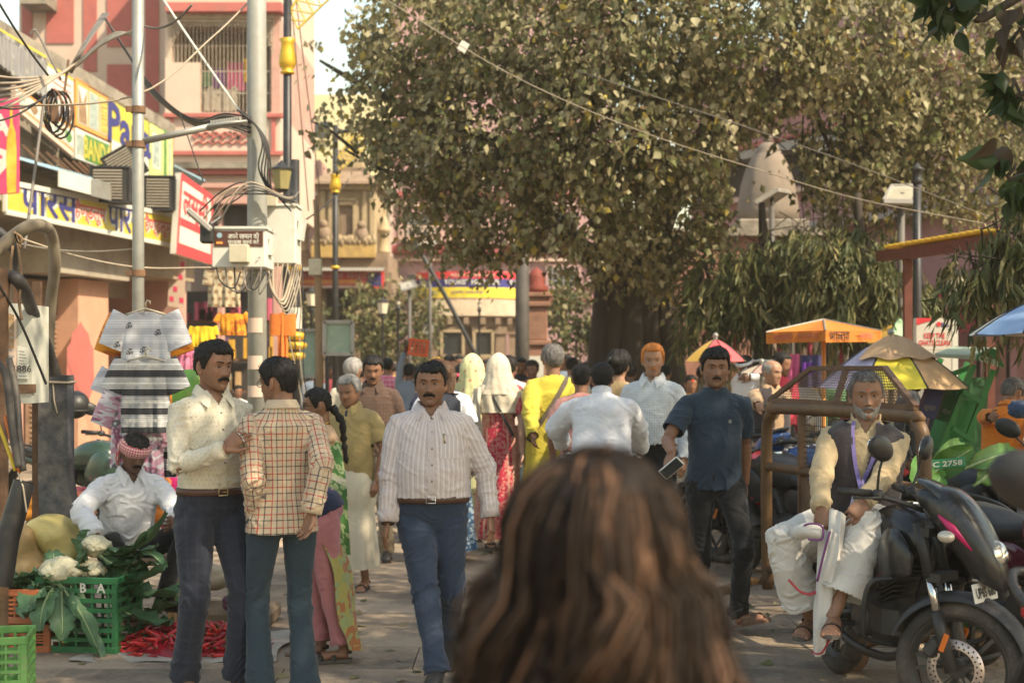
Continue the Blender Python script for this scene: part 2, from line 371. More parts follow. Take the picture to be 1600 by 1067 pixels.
for(u,t,hgt,m,bo,w)in((.22,'पारस',.50,M_NAVY,.02,1.75),(.44,'हैण्डलूम',.40,M_REDPRT,.012,1.05),(.655,'पारस',.48,M_NAVY,.02,1.35),(.87,'हैण्डलूम',.36,M_REDPRT,.012,1.1)):
 letter('lettering',t,hgt,*fq,(u+.007,.50),M_WHITE,fs_,bold=bo+.035,fit=w*1.04,off=.003)
 letter('lettering',t,hgt,*fq,(u,.54),m,fs_,bold=bo,fit=w,off=.006)
def BLn(x):return 150+.83*x if x<115 else 246+.38*(x-115)
def hq(x0,x1,f0,f1,off):
 t=lambda x,f:TL(x)+16+(BLn(x)-TL(x)-16)*f
 return A.at(x0,t(x0,f1),off),A.at(x1,t(x1,f1),off),A.at(x1,t(x1,f0),off),A.at(x0,t(x0,f0),off)
def hoarding(x0,x1,f0,f1,m,label,off=.5,t=.08):
 q=hq(x0,x1,f0,f1,off);e=empty('hoarding',(q[0]+q[1])/2,0,label,'hoarding','hoardings on the shop front')
 piece('sign_board',q,t,m,e);return e,q
def patch(e,q,u0,v0,u1,v1,m,name='printed_picture',off=.006,poly=None):
 b=MB();nnn=nrm(np.cross(q[1]-q[0],q[3]-q[0]))*off
 pl_=poly or[(0,0),(1,0),(1,1),(0,1)]
 b.add([bil(*q,u0+(u1-u0)*a,v0+(v1-v0)*c)+nnn for a,c in pl_],[tuple(range(len(pl_)))]);return b.build(name,m,e,world=True)
M_BROWNP=mat('brown_print',(.28,.17,.09),.5,.4,9,dirt=(.5,.33,.16),dscale=7)
M_MUL=mat('stack_print',(.45,.36,.08),.5,.4,14,stretch=(.2,.2,2),dirt=(.12,.09,.05),dscale=9)
M_SHADEG=mat('grey_green_print',(.33,.38,.33),.5,.3,9,dirt=(.1,.12,.08),dscale=8)
e,q=hoarding(-40,72,-.02,.52,M_GREYB,'grey hoarding with tall pale lettering at the upper left corner');letter('lettering','MONTE CARLO',.62,*q,(.55,.45),M_GREY,e,fit=1.9);patch(e,q,0,.93,1,1.0,M_YEL)
e,q=hoarding(74,115,.06,.62,M_WHITE,'white hoarding lettered BLANKET behind the dangling cable bundle');letter('lettering','BLANKET',.22,*q,(.55,.12),M_NAVY,e,fit=.8);patch(e,q,0,.95,1,1,M_YEL)
for v in(.35,.5,.64,.78):patch(e,q,.2,v,.9,v+.02,M_REDPRT)
e,q=hoarding(24,115,.66,1.0,M_CREAMP,'cream hoarding with a row of small food pictures framed in orange',.52)
patch(e,q,0,.93,1,1.0,M_ORANGE);patch(e,q,0,.20,1,.25,M_ORANGE)
for k in range(5):
 patch(e,q,k*.2+.012,.30,k*.2+.19,.90,M_WHITE);mm=(M_SHADEG,M_BROWNP,M_MUL,M_SHADEG,M_GREEN)[k]
 patch(e,q,k*.2+.03,.34,k*.2+.17,.80,mm,off=.009,poly=[(.5,0),(.85,.3),(1,.65),(.7,1),(.2,.9),(0,.5),(.15,.2)])
e,q=hoarding(118,172,.02,.60,M_ORANGE,'orange hoarding with three tall pictures of folded cloth')
for k,mm in enumerate((M_SHADEG,M_WHITE,M_MUL)):patch(e,q,.06+k*.31,.08,.33+k*.31,.86,M_WHITE);patch(e,q,.08+k*.31,.10,.31+k*.31,.84,(M_BROWNP,M_SHADEG,M_MUL)[k],off=.01,poly=[(0,0),(1,0),(.9,.5),(1,1),(.45,.55),(0,1)]if k==0 else None)
e,q=hoarding(118,172,.63,1.0,M_WHITE,'white hoarding with a green panel lettered in tall yellow capitals');patch(e,q,.26,.05,.98,.92,M_GREEN);letter('lettering','BANDA',.38,*q,(.62,.48),M_YEL,e,bold=.015,fit=1.0,off=.012)
for k in range(3):patch(e,q,.05+k*.06,.15,.08+k*.06,.8,M_SHADEG,poly=[(0,0),(1,0),(2.2,1),(-.8,1)])
e,q=hoarding(174,232,.0,.98,M_YEL,'yellow and white hoarding lettered Pan behind the street pole');patch(e,q,0,0,1,.42,M_WHITE);letter('lettering','Para',.72,*q,(.48,.66),M_NAVY,e,bold=.03,fit=1.75,off=.012)
e,q=hoarding(234,270,.02,.98,mat('lime_board',(.52,.55,.20),.5,.2,5,dirt=(.3,.33,.14)),'lime green hoarding at the far end of the shop row');patch(e,q,.1,.3,.45,.85,M_WHITE);patch(e,q,.14,.34,.4,.8,M_SHADEG,off=.01);patch(e,q,.6,0,.72,1,M_GREEN);patch(e,q,.82,0,.9,.9,M_SHADEG)
for k,(x0,x1,y0)in enumerate(((26,80,246),(78,120,262),(118,150,272))):
 a=A.at(x0,y0,.55);b_=A.at(x1,y0+(x1-x0)*.28,.55);o=nn*.75+np.array([0,0,-.22]);ns=26;g=np.zeros((2,ns,3))
 for i in range(ns):
  t=i/(ns-1);p=a+(b_-a)*t+np.array([0,0,.025*(1 if i%2 else-1)]);g[0,i]=p;g[1,i]=p+o
 m_=MB();m_.grid(g);aw=m_.build('awning',[M_BLUEM,M_GALV,M_BLUEM][k],None);
 tag(aw,['sagging blue corrugated awning sheet nearest the pink drink banner','grey corrugated awning sheet in the middle of the row above the yellow sign','blue corrugated awning sheet beside the air conditioners'][k],'awning','corrugated awning sheets over the yellow sign')
 v=MB();f=[a+o,b_+o];v.slab(f[0]+(0,0,-.27),f[1]+(0,0,-.27),f[1],f[0],.02);aw2=v.build('valance',M_WHITE if k!=1 else M_GALV,aw)
 s_=MB()
 for t in(.15,.5,.85):p=a+(b_-a)*t;s_.bar(p+(0,0,.22),p+o*.5,.03,.03)
 s_.build('strut',M_RUST,aw)
bq=[P(-30,305,21),P(27,301,21),P(27,152,21),P(-30,158,21)]
e=empty('drink_banner',(bq[0]+bq[1])/2,0,'crimson banner with a yellow bottle shape at the left edge above the sign','banner');piece('banner_board',bq,.1,M_PINKPRT,e)
patch(e,bq,.70,0,.985,.93,mat('bottle_print',(.62,.36,.03),.4,.35,5,dirt=(.72,.6,.12)),off=.006,poly=[(.1,0),(.95,0),(1,.45),(.9,.68),(.62,.78),(.60,1),(.38,1),(.36,.78),(.1,.66),(0,.4)])
letter('lettering','A',.34,*bq,(.52,.72),M_WHITE,e,bold=.04);letter('lettering','9',.42,*bq,(.53,.33),M_WHITE,e,bold=.04)
def ac_unit(c,w,h,dpt,rot,label):
 e=empty('air_conditioner',c,0,label,'air conditioner','air conditioner units on the sign ledge');RM=np.array(Euler(rot).to_matrix())
 b=MB();b.box((0,0,h/2),(w,dpt,h),rot=RM,bev=.02);b.build('casing',mat('ac_casing',(.022,.020,.018),.7,.2,6,dirt=(.06,.05,.04),dscale=5,damt=.35),e)
 n=10
 for k in range(n):
  s=MB();z=h*.06+(k+.5)*h*.88/n-h/2;s.box((-w*.06,0,0),(w*.74,.018,h*.036));V=np.concatenate(s.V)+(0,-dpt/2-.014,z);s.V=[V@RM.T+(0,0,h/2)];s.build('slat',M_BEIGE,e)
 s=MB()
 for(x,z)in((-w/2,0),(w/2,0)):s.bar((x,-dpt/2-.01,-h/2),(x,-dpt/2-.01,h/2),.03,.03)
 for z in(-h/2,h/2):s.bar((-w/2,-dpt/2-.01,z),(w/2,-dpt/2-.01,z),.03,.03)
 s.V=[np.concatenate(s.V)@RM.T+(0,0,h/2)];s.build('frame',M_BLACKM,e)
p=A.at(176,318,1.2);ac_unit(p,.66,.60,.5,(0,0,.10),'dark slatted air conditioner left of the street pole')
p=A.at(252,330,1.15);ac_unit(p,.56,.62,.5,(0,0,.12),'dark slatted air conditioner right of the street pole above the red board')
p=A.at(196,282,.95);ac_unit(p,.62,.55,.4,(0,-.55,.15),'tilted air conditioner with bared coil resting askew above the other one')
rq=(A.at(275,396,1.5),A.at(333,414,1.5),A.at(333,306,1.5),A.at(283,270,1.5))
e=empty('shop_sign',(rq[0]+rq[1])/2,0,'white shop board with red edges and red lettering beyond the yellow sign','shop sign');piece('sign_board',rq,.12,M_WHITE,e)
patch(e,rq,0,.0,1,.14,M_REDPRT);patch(e,rq,0,.92,1,1,M_REDPRT);patch(e,rq,0,.14,.05,.92,M_REDPRT);patch(e,rq,.93,.14,1,.92,M_REDPRT);patch(e,rq,.06,.36,.8,.46,M_REDPRT)
letter('lettering','लस्सी',.8,*rq,(.47,.66),M_REDPRT,e,bold=.02,fit=1.25,off=.01)
pq=[P(262,478,29),P(288,482,29),P(290,402,29),P(265,398,29)]
e=empty('hanging_poster',pq[0],0,'faded pink and white poster sheet hanging in shade under the red board','poster');piece('poster_sheet',pq,.02,M_CREAMP,e)
for(u,v)in((.1,.1),(.7,.1),(.3,.3),(.6,.55),(.2,.7),(.7,.8)):patch(e,pq,u,v,u+.25,v+.1,M_PINKPRT)
cq=[P(270,292,31),P(308,296,31),P(320,284,29.6),P(272,260,29.6)]
e=MB();e.slab(*cq,.04);tag(e.build('awning',M_BLUEM),'blue sheet roof sloping above the red and white board','awning')
B=Front(40)
sb=empty('striped_building',(-12,40,0),0,'tall pale pink building painted with broad terracotta stripes behind the hoardings','building')
def fbox(pl,x0,y0,x1,y1,off0,off1,m,name,parent,label=None):
 q=rect(pl,x0,y0,x1,y1,off0);b=MB();b.slab(*q,off0-off1);o=b.build(name,m,parent,world=True)
 if label:o['label']=label
 return o
q=rect(B,30,-420,262,656,0);b=MB();b.slab(*q,7);b.build('wall',M_CREAMP,sb,world=True)
for(x0,y0,x1,y1)in((34,-400,50,150),(72,-400,115,68),(130,-400,151,112),(167,-400,205,73),(167,101,205,260),(227,-400,248,176)):
 fbox(B,x0,y0,x1,y1,.04,0,M_REDP,'painted_panel',sb)
fbox(B,30,-30,72,6,1.0,0,M_CONC,'balcony_slab',sb)
C=Front(34)
bb=empty('balcony_building',(-6.9,34,0),0,'peach building with a lace trimmed balcony grille and scroll painted parapet','building')
xl,xr=258,437
fbox(C,xl,-300,xr,28,0,-6,M_CREAMP,'wall',bb);fbox(C,xl,176,xr,318,0,-6,M_CREAMP,'wall',bb)
fbox(C,xl,28,268,176,0,-6,M_CREAMP,'wall',bb);fbox(C,424,28,xr,176,0,-6,M_PINK,'wall',bb)
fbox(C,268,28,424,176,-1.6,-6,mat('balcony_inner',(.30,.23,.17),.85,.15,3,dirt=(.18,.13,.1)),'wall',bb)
fbox(C,268,98,312,176,.0,-.25,M_CREAMP,'wall',bb)
fbox(C,xl,4,440,18,.35,-.2,M_REDP,'cornice',bb);fbox(C,xl,-60,438,-50,.2,0,M_REDP,'cornice',bb)
fbox(C,255,177,441,183,.12,-.1,M_REDP,'cornice',bb);fbox(C,262,236,441,242,.12,-.1,M_REDP,'cornice',bb)
fbox(C,258,253,444,263,.35,-.1,M_CONC,'ledge',bb);fbox(C,258,264,442,272,.22,-.1,M_REDP,'cornice',bb);fbox(C,258,286,442,293,.18,-.1,M_PINK,'cornice',bb);fbox(C,258,306,442,318,.25,-.1,M_PINK,'cornice',bb)
fbox(C,424,184,430,236,.06,0,M_REDP,'painted_panel',bb);fbox(C,265,184,270,236,.06,0,M_REDP,'painted_panel',bb)
sc_=MB()
for k in range(6):
 for sgn in(1,-1):
  cx=310+k*15;pts=[]
  for i in range(15):
   a=i/14*4.6;r_=7.5-a*1.1;pts.append(C.at(cx+sgn*(r_*math.cos(a)-4),213-r_*math.sin(a)*1.05+(0 if sgn>0 else 3),.03))
  sc_.tube(pts,.022,5)
 sc_.tube([C.at(303+k*15+i*1.5,226-5*math.sin(i/10*math.pi),.03)for i in range(11)],.022,5)
sc_.build('scroll_motif',M_REDP,bb,world=True)
for k in range(9):fbox(C,331+(k%5)*13,205+(k//5)*9+(k%2)*6,335+(k%5)*13,209+(k//5)*9+(k%2)*6,.035,-.01,M_BLACKM,'vent_hole',bb)
M_IRON=mat('old_cream_iron',(.40,.33,.25),.7,.15,9,dirt=(.2,.15,.1),dscale=6)
for x in np.linspace(272,422,26):
 b=MB();b.bar(C.at(x,40,-.05),C.at(x,176 if x>312 else 98,-.05),.014,.014);b.build('grille_bar',M_IRON,bb,world=True)
b=MB()
for y in(72,112,146):b.bar(C.at(268,y,-.06),C.at(424,y,-.06),.02,.02)
b.build('grille_rail',M_IRON,bb,world=True)
lace=MB()
lace.bar(C.at(262,26,.05),C.at(428,26,.05),.05,.12);lace.bar(C.at(262,33,.05),C.at(428,33,.05),.02,.04)
for k in range(34):
 x=264+k*4.9;edge=min(x-262,428-x);dep=6+46*max(0,1-edge/26)**1.7
 y=34
 while y<34+dep:
  c=C.at(x,y,.05);lace.tube([c+np.array([.032*math.cos(a),0,.045*math.sin(a)])for a in np.linspace(0,2*math.pi,9)],.010,4,cap=False);y+=6
 c=C.at(x,y,.05);lace.add([c+(-.03,0,.03),c+(.03,0,.03),c+(0,0,-.06),c+(0,.02,0)],[(0,2,1),(0,3,2),(1,2,3),(0,1,3)])
lace.build('iron_lace',M_IRON,bb,world=True)
for k,(x0,x1,y0,y1,c)in enumerate(((316,330,112,136,(.07,.13,.06)),(332,352,108,137,(.10,.03,.12)),(354,382,98,142,(.35,.06,.13)),(380,392,92,128,(.6,.33,.03)))):
 fbox(C,x0,y0,x1,y1,-.35,-.4,mat('balcony_cloth%d'%k,c,.9,.2,9),'hanging_cloth',bb)
b=MB();g=np.array([[C.at(316+i*5,138+j*18+4*math.sin(i*1.7)*(1-j*.5),-.3+.05*math.sin(i*2.1))for i in range(12)]for j in range(3)]);b.grid(g);b.build('hanging_cloth',M_BEIGE,bb,True,world=True)
for(x0,x1)in((427,437),(262,272),(340,347)):fbox(C,x0,318,x1,656,0,-.35,M_PINK,'pillar',bb)
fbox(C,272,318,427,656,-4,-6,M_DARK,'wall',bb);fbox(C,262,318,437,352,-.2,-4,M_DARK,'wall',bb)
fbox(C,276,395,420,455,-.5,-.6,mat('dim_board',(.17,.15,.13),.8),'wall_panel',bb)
for(y,z)in((500,-2.6),(560,-2.6),(610,-2.6)):fbox(C,272,y,427,y+4,z,z-.8,M_RUST,'shelf',bb)
st=MB();
for k in range(60):
 x=274+rng.random()*150;yb=(500,560,610)[k%3];w=4+rng.random()*5;hh=10+rng.random()*26
 st.slab(*rect(C,x,yb-hh,x+w,yb,-2.5),.25,k%6)
st.build('shelf_stock',[mat('cloth_rose',(.5,.10,.16),.9),mat('cloth_gold',(.6,.33,.04),.9),M_BEIGE,mat('cloth_maroon',(.22,.03,.05),.9),mat('cloth_plum',(.12,.05,.12),.9),mat('bamboo_tan',(.42,.27,.13),.9)],bb,world=True)['kind']='stuff'
# FAR END OF THE SQUARE
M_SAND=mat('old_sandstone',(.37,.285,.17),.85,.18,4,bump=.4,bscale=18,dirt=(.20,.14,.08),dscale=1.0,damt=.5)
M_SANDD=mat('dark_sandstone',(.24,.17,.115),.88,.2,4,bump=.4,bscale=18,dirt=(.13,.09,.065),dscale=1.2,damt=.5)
M_LEMON=mat('lemon_paint',(.62,.54,.31),.8,.05,2,dirt=(.58,.5,.30),dscale=.6,damt=.3)
D=Front(78)
e=empty('tower_block',(-10,78,0),0,'pale lemon apartment block rising behind the sandstone gate','building')
fbox(D,455,148,615,625,0,-12,M_LEMON,'wall',e);fbox(D,560,225,640,625,1.5,-12,M_LEMON,'wall',e)
for(x0,y0,x1,y1)in((458,192,474,218),(490,190,516,216),(470,245,490,262),(530,235,548,262),(575,250,592,272)):
 w=fbox(D,x0,y0,x1,y1,.05,-.1,M_GLASS,'window',e);fbox(D,x0-2,y1,x1+2,y1+3,.3 if x0<560 else 1.8,0,M_LEMON,'sill',w)
e2=empty('roof_tank',(0,0,0))
bpy.data.objects.remove(e2)
e=empty('far_building',(-5,70,0),0,'grey far house with railing seen between lemon block and the tree','building');D2=Front(70)
fbox(D2,608,240,640,640,0,-6,M_CREAMP,'wall',e);fbox(D2,612,215,650,232,.2,-4,M_DARK,'roof',e)
for k in range(7):fbox(D2,612+k*5,200,613+k*5,216,.1,0,M_BLACKM,'railing_post',e)
e=empty('rose_house',(-8.8,58,0),0,'dusky rose house with banded storeys beyond the balcony building','building');D3=Front(58)
fbox(D3,425,250,500,640,0,-6,M_PINK,'wall',e)
for y in(285,300,332):fbox(D3,423,y,502,y+6,.3,0,M_CREAMP,'cornice',e)
for x in(440,462):fbox(D3,x,305,x+12,330,.03,-.1,M_GLASS,'window',e)
Tg=Front(44)
e=empty('sandstone_gate',(-4.7,44,0),0,'old ochre sandstone gate tower with a niche and stepped roof','gate tower')
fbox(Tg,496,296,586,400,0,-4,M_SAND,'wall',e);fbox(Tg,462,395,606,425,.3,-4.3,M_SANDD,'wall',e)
b=MB();o=Tg
def frus(b,x0,x1,y1,X0,X1,y0,dpt0,dpt1):
 ""
 a,c=Tg.at(x0,y1,dpt0),Tg.at(x1,y1,dpt0);A_,C_=Tg.at(X0,y0,dpt1),Tg.at(X1,y0,dpt1);bk=np.array([0,4.0+dpt0*2,0]);bk2=np.array([0,4.0+dpt1*2,0])
 b.add([a,c,c+bk,a+bk,A_,C_,C_+bk2,A_+bk2],[(3,2,1,0),(4,5,6,7),(0,1,5,4),(1,2,6,5),(2,3,7,6),(3,0,4,7)])
frus(b,486,593,287,490,589,283,.5,.45);frus(b,490,589,283,512,574,268,.45,-.4);b.build('roof',M_SANDD,e,world=True)
fbox(Tg,526,234,566,269,-1.0,-3.2,M_SAND,'turret',e);fbox(Tg,522,262,570,268,-.8,-3.4,M_SANDD,'cornice',e);fbox(Tg,493,289,589,296,.22,0,M_SAND,'cornice',e)
for x in(500,513,566,578):fbox(Tg,x,298,x+7,376,.12,0,M_SAND,'pilaster',e)
for(x0,x1,y0,off)in((523,558,312,.10),(527,554,318,.13)):
 fr=MB();
 for(q0,q1)in(((x0,376),(x0,y0)),((x1,376),(x1,y0)),((x0,y0),(x1,y0))):fr.bar(Tg.at(*q0,off),Tg.at(*q1,off),.09,.09)
 fr.build('niche_frame',M_SAND,e,world=True)
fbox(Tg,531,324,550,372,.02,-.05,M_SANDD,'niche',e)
fbox(Tg,486,376,586,402,.55,.31,mat('yellow_ochre_wash',(.40,.27,.09),.8,.2,5,dirt=(.28,.18,.08),dscale=2,damt=.5),'balustrade',e)
rel=MB()
for k in range(26):rel.ball(Tg.at(489+k*3.8,378-4*abs(math.sin(k*1.3)),.5),(.10,.12,.10+.08*abs(math.sin(k*2.2))),6,4)
rel.build('carved_frieze',M_SAND,e,True,world=True)
for(x,y0,y1,w)in((476,325,395,13),(600,330,396,18)):
 c=Tg.at(x,y1,-.8);h_=(y1-y0)*44/F_PX;r_=w*44/F_PX/2;b=MB()
 b.lathe([(r_*1.1,0),(r_*1.1,h_*.06),(r_*.9,h_*.08),(r_*.9,h_*.5),(r_*1.25,h_*.53),(r_*1.2,h_*.58),(r_*.9,h_*.62),(r_*.75,h_*.78),(r_*.4,h_*.88),(r_*.12,h_*.94),(0.0,h_)],c,12);b.build('turret',M_SAND,e,True,world=True)
for(x,y)in((506,366),(565,368)):
 b=MB();c=Tg.at(x,y,.45);b.ball(c,(.22,.2,.28),10,6);b.ball(c+(0,-.05,.3),.14,8,6);b.build('carved_figure',M_SANDD,e,True,world=True)
e=empty('shop_arcade',(-5.2,42.5,0),0,'dark arcade of shuttered shops under the long red sign','building');Ar=Front(42.5)
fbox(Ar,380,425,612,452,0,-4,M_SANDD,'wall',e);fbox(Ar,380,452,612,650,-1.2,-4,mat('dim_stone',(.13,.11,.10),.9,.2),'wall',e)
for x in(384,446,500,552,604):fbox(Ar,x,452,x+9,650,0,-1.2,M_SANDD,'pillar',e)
ar=MB()
for(cx,w)in((574,26),):
 pts=[(cx-w,540)]+[(cx+w*math.cos(a),520-34*math.sin(a))for a in np.linspace(math.pi,0,13)]+[(cx+w,540)]
 ar.tube([Ar.at(x,y,.05)for x,y in pts],.13,6)
ar.build('arch',M_SAND,e,world=True)
gq=rect(Ar,384,424,600,450,.45);e=empty('shop_sign',(gq[0]+gq[1])/2,0,'long faded red shop sign below the sandstone gate','shop sign');piece('sign_board',gq,.1,M_REDPRT,e)
patch(e,gq,0,0,.9,.16,M_CREAMP);patch(e,gq,.88,.12,.98,.9,M_NAVY);patch(e,gq,.12,.26,.82,.5,M_ORANGE);letter('lettering','श्री काशी विश्वनाथ मन्दिर',.26,*gq,(.5,.72),M_CREAMP,e,fit=3.6,off=.012)
aw=MB();g=np.zeros((2,80,3))
for i in range(80):p=Ar.at(382+i*2.8,419,.1)+(0,0,.03*(i%2));g[0,i]=p;g[1,i]=p+(0,-.8,-.14)
aw.grid(g);tag(aw.build('awning',M_GALV),'narrow corrugated awning over the long red sign','awning')
H=Front(48)
M_ROSE=mat('rose_paint',(.40,.25,.245),.8,.08,2,dirt=(.38,.22,.22),dscale=.8,damt=.4)
M_MAR=mat('maroon_paint',(.30,.075,.075),.8,.1,3)
e=ph=empty('pink_house',(-1.2,48,0),0,'rose pink house with maroon bands and grilled windows behind the tree','building')
fbox(H,614,-40,960,640,0,-8,M_ROSE,'wall',e)
for(y0,y1,m)in((383,396,M_MAR),(404,408,M_CREAMP),(300,306,M_MAR),(318,322,M_CREAMP),(466,470,M_MAR),(240,246,M_CREAMP)):fbox(H,612,y0,962,y1,.18,0,m,'band',e)
for x in np.arange(622,900,35):fbox(H,x,400,x+24,414,.05,0,M_ROSE,'painted_panel',e)
def gwin(pl,x0,y0,x1,y1,parent,nb=6,mf=M_ROSE):
 w=fbox(pl,x0,y0,x1,y1,.02,-.15,M_GLASS,'window',parent);f=MB()
 for(q0,q1)in(((x0,y0),(x1,y0)),((x0,y1),(x1,y1)),((x0,y0),(x0,y1)),((x1,y0),(x1,y1))):f.bar(pl.at(*q0,.06),pl.at(*q1,.06),.1,.1)
 f.build('frame',mf,w,world=True);g=MB()
 for k in range(1,nb):x=x0+(x1-x0)*k/nb;g.bar(pl.at(x,y0,.1),pl.at(x,y1,.1),.03,.03)
 for k in(1,2):y=y0+(y1-y0)*k/3;g.bar(pl.at(x0,y,.1),pl.at(x1,y,.1),.03,.03)
 g.build('grille',M_GREY,w,world=True);return w
for(x0,y0,x1,y1)in((634,427,660,462),(855,416,906,450),(628,330,690,372),(706,330,760,372),(850,330,905,372),(635,210,680,275),(720,210,770,275),(920,416,950,450)):gwin(H,x0,y0,x1,y1,ph)
for(x0,x1)in((624,692),(702,765)):
 fbox(H,x0,372,x1,377,.9,0,M_CREAMP,'balcony_slab',ph);b=MB()
 for k in range(12):x=x0+(x1-x0)*k/11;b.bar(H.at(x,372,.85),H.at(x,354,.85),.03,.03)
 b.bar(H.at(x0,354,.85),H.at(x1,354,.85),.05,.05);b.build('balcony_railing',M_CREAMP,ph,world=True)
pc=H.at(730,650,1.0);po=empty('help_desk_porch',(pc[0],pc[1]-1.0,0),0,'rounded stone porch with sloping eave and columns below the help desk banner','porch')
def arc(r,z,n=15,a0=-1.25,a1=1.25,c=(pc[0],47.2)):return[np.array([c[0]+r*math.sin(a),c[1]-r*.62*math.cos(a)+.3,z])for a in np.linspace(a0,a1,n)]
zt=lambda y,d=45.5:CH+(HZ-y)*d/F_PX
def arcwall(name,r0,z0,r1,z1,m,parent,th=.12,seg=True):
 b=MB();lo,hi=arc(r0,z0),arc(r1,z1);li,hi2=arc(r0-th,z0),arc(r1-th,z1);b.grid([lo,hi,hi2,li,lo]);return b.build(name,m,parent,world=True)
arcwall('eave',2.15,zt(492),1.72,zt(464),mat('stone_tan',(.38,.30,.21),.85,.15,3,dirt=(.2,.16,.11),damt=.4),po,.1)
arcwall('cornice',1.75,zt(510),1.8,zt(494),M_SANDD,po,.3);arcwall('cornice',1.9,zt(496),2.1,zt(491),M_SANDD,po,.6)
b=MB()
for p in arc(1.75,zt(500),9):b.box(p+(0,-.1,0),(.16,.45,.22))
b.build('bracket',M_SANDD,po,world=True)
for p in arc(1.62,0,6):b=MB();b.box(p+(0,0,.3),(.46,.46,.6));b.box(p+(0,0,zt(512)/2+.2),(.32,.32,zt(512)-.4));b.box(p+(0,0,zt(515)),(.44,.44,.22));b.build('column',M_SANDD,po,world=True)
arcwall('wall',1.35,0,1.35,zt(500),M_SANDD,po,.1)
for(x0,y0,x1,y1)in((690,517,724,556),(741,517,770,556)):
 w=fbox(Front(46),x0,y0,x1,y1,.45,.2,M_GLASS,'window',po);f=MB();F5=Front(46)
 for(q0,q1)in(((x0,y0),(x1,y0)),((x0,y1),(x1,y1)),((x0,y0),(x0,y1)),((x1,y0),(x1,y1))):f.bar(F5 .at(*q0,.5),F5 .at(*q1,.5),.09,.09)
 f.build('frame',M_SAND,w,world=True)
bn=empty('help_desk_banner',(pc[0],45.6,zt(440)),0,'curved banner striped red, navy and yellow lettered TOURIST HELP DESK','banner')
M_NB=mat('navy_cloth',(.035,.03,.18),.6,.1);M_YB=mat('yellow_cloth',(.72,.58,.05),.6,.12,6,dirt=(.3,.22,.05),dscale=3)
for(nm,y0,y1,m)in(('red_stripe',421,432.5,M_REDPRT),('navy_stripe',432.5,446,M_NB),('yellow_stripe',446,463,M_YB)):arcwall(nm,1.78,zt(y1),1.78,zt(y0),m,bn,.04)
def arctext(t,y,h,ang,w,m,bold=.02):
 me=text_mesh(t,h,bold=bold,fit=w);n=len(me.vertices);V=np.zeros(n*3);me.vertices.foreach_get('co',V);V=V.reshape(-1,3)
 a=ang+V[:,0]/1.5;r=1.79;W=np.stack([pc[0]+r*np.sin(a),47.2-r*.62*np.cos(a)+.3-.012,zt(y)+V[:,2]],1)-np.array(bn.location)
 me.vertices.foreach_set('co',W.ravel());me.update();me.materials.append(m);o=bpy.data.objects.new('lettering',me);COL.objects.link(o);o.parent=bn
arctext('TOURIST HELP DESK',438,.17,.12,1.62,M_WHITE,.03);arctext('पर्यटन सहायता केन्द्र',427,.17,.12,1.25,M_CREAMP);arctext('TOUR',438,.17,1.02,.36,M_WHITE,.03);arctext('ESK',438,.17,-.98,.26,M_WHITE,.03)
arctext('पुलिस सहायता',454,.12,.0,.9,M_NB,.01)
K=Plane((8.6,26),-.53);K.n=-K.n
def kq(x0,y0,x1,y1,off):
 za=K.at(1600,y1,off)[2];zb=K.at(1600,y0,off)[2];p0=K.at(x0,HZ,off);p1=K.at(x1,HZ,off)
 return(np.array([*p0[:2],za]),np.array([*p1[:2],za]),np.array([*p1[:2],zb]),np.array([*p0[:2],zb]))
rb=empty('right_building',(8.6,26,0),0,'mauve pink building with balustraded storeys behind the tree on the right','building')
M_MAUVE=mat('mauve_paint',(.42,.23,.235),.8,.1,2,dirt=(.26,.16,.16),dscale=.9,damt=.4)
def kbox(x0,y0,x1,y1,o0,o1,m,name,parent=rb):b=MB();b.slab(*kq(x0,y0,x1,y1,o0),o0-o1);return b.build(name,m,parent,world=True)
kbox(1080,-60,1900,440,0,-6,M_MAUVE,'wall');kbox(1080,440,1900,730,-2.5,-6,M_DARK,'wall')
for(y0,y1,o,m,nm)in((60,68,.35,M_REDP,'cornice'),(128,136,.25,M_REDP,'cornice'),(140,156,.5,M_GREY,'ledge'),(232,240,.25,M_CREAMP,'cornice'),(300,312,.5,M_GREY,'ledge')):kbox(1080,y0,1900,y1,o,0,m,nm)
kbox(1080,160,1900,228,.02,-.3,M_DARK,'recess_shade_panel')  # flat dark slab on the wall, shade of an open storey put into its colour
for x in range(1470,1700,34):kbox(x,158,x+9,230,.12,-.1,M_MAUVE,'pillar')
for k in range(34):kbox(1440+k*7,208,1443+k*7,232,.14,.05,M_MAUVE,'baluster')
for x in range(1300,1640,60):kbox(x,76,x+34,122,.05,-.05,mat('mauve_panel',(.50,.29,.29),.8),'wall_panel')
for x in range(1440,1700,46):kbox(x,440,x+9,730,.0,-.5,M_MAUVE,'pillar')
kbox(1300,-300,1900,-60,-2,-6,M_LEMON,'wall')
sq=kq(1428,446,1640,516,.45);sq=tuple(sq);e=empty('shop_sign',(sq[0]+sq[1])/2,0,'dark crimson shop sign with pale Hindi letters behind the ghat sign','shop sign')
piece('sign_board',sq,.1,mat('crimson_board',(.33,.03,.06),.6,.1),e);letter('lettering','भण्डार',.34,*sq,(.28,.55),M_CREAMP,e,bold=.015,fit=.85);letter('lettering','मिष्ठान',.34,*sq,(.72,.55),M_CREAMP,e,bold=.015,fit=1.0)
Z=27.0;c=G(1200,Z);sh=empty('shrine',c,0,'small shrine with a curved grey stone spire rising from the foliage','shrine')
kk=Z/F_PX;hz=lambda y:CH+(HZ-y)*kk
M_SPIRE=mat('spire_plaster',(.21,.165,.125),.88,.14,3,bump=.5,bscale=14,dirt=(.17,.14,.115),dscale=1.4,damt=.45)
b=MB();W_=47*kk
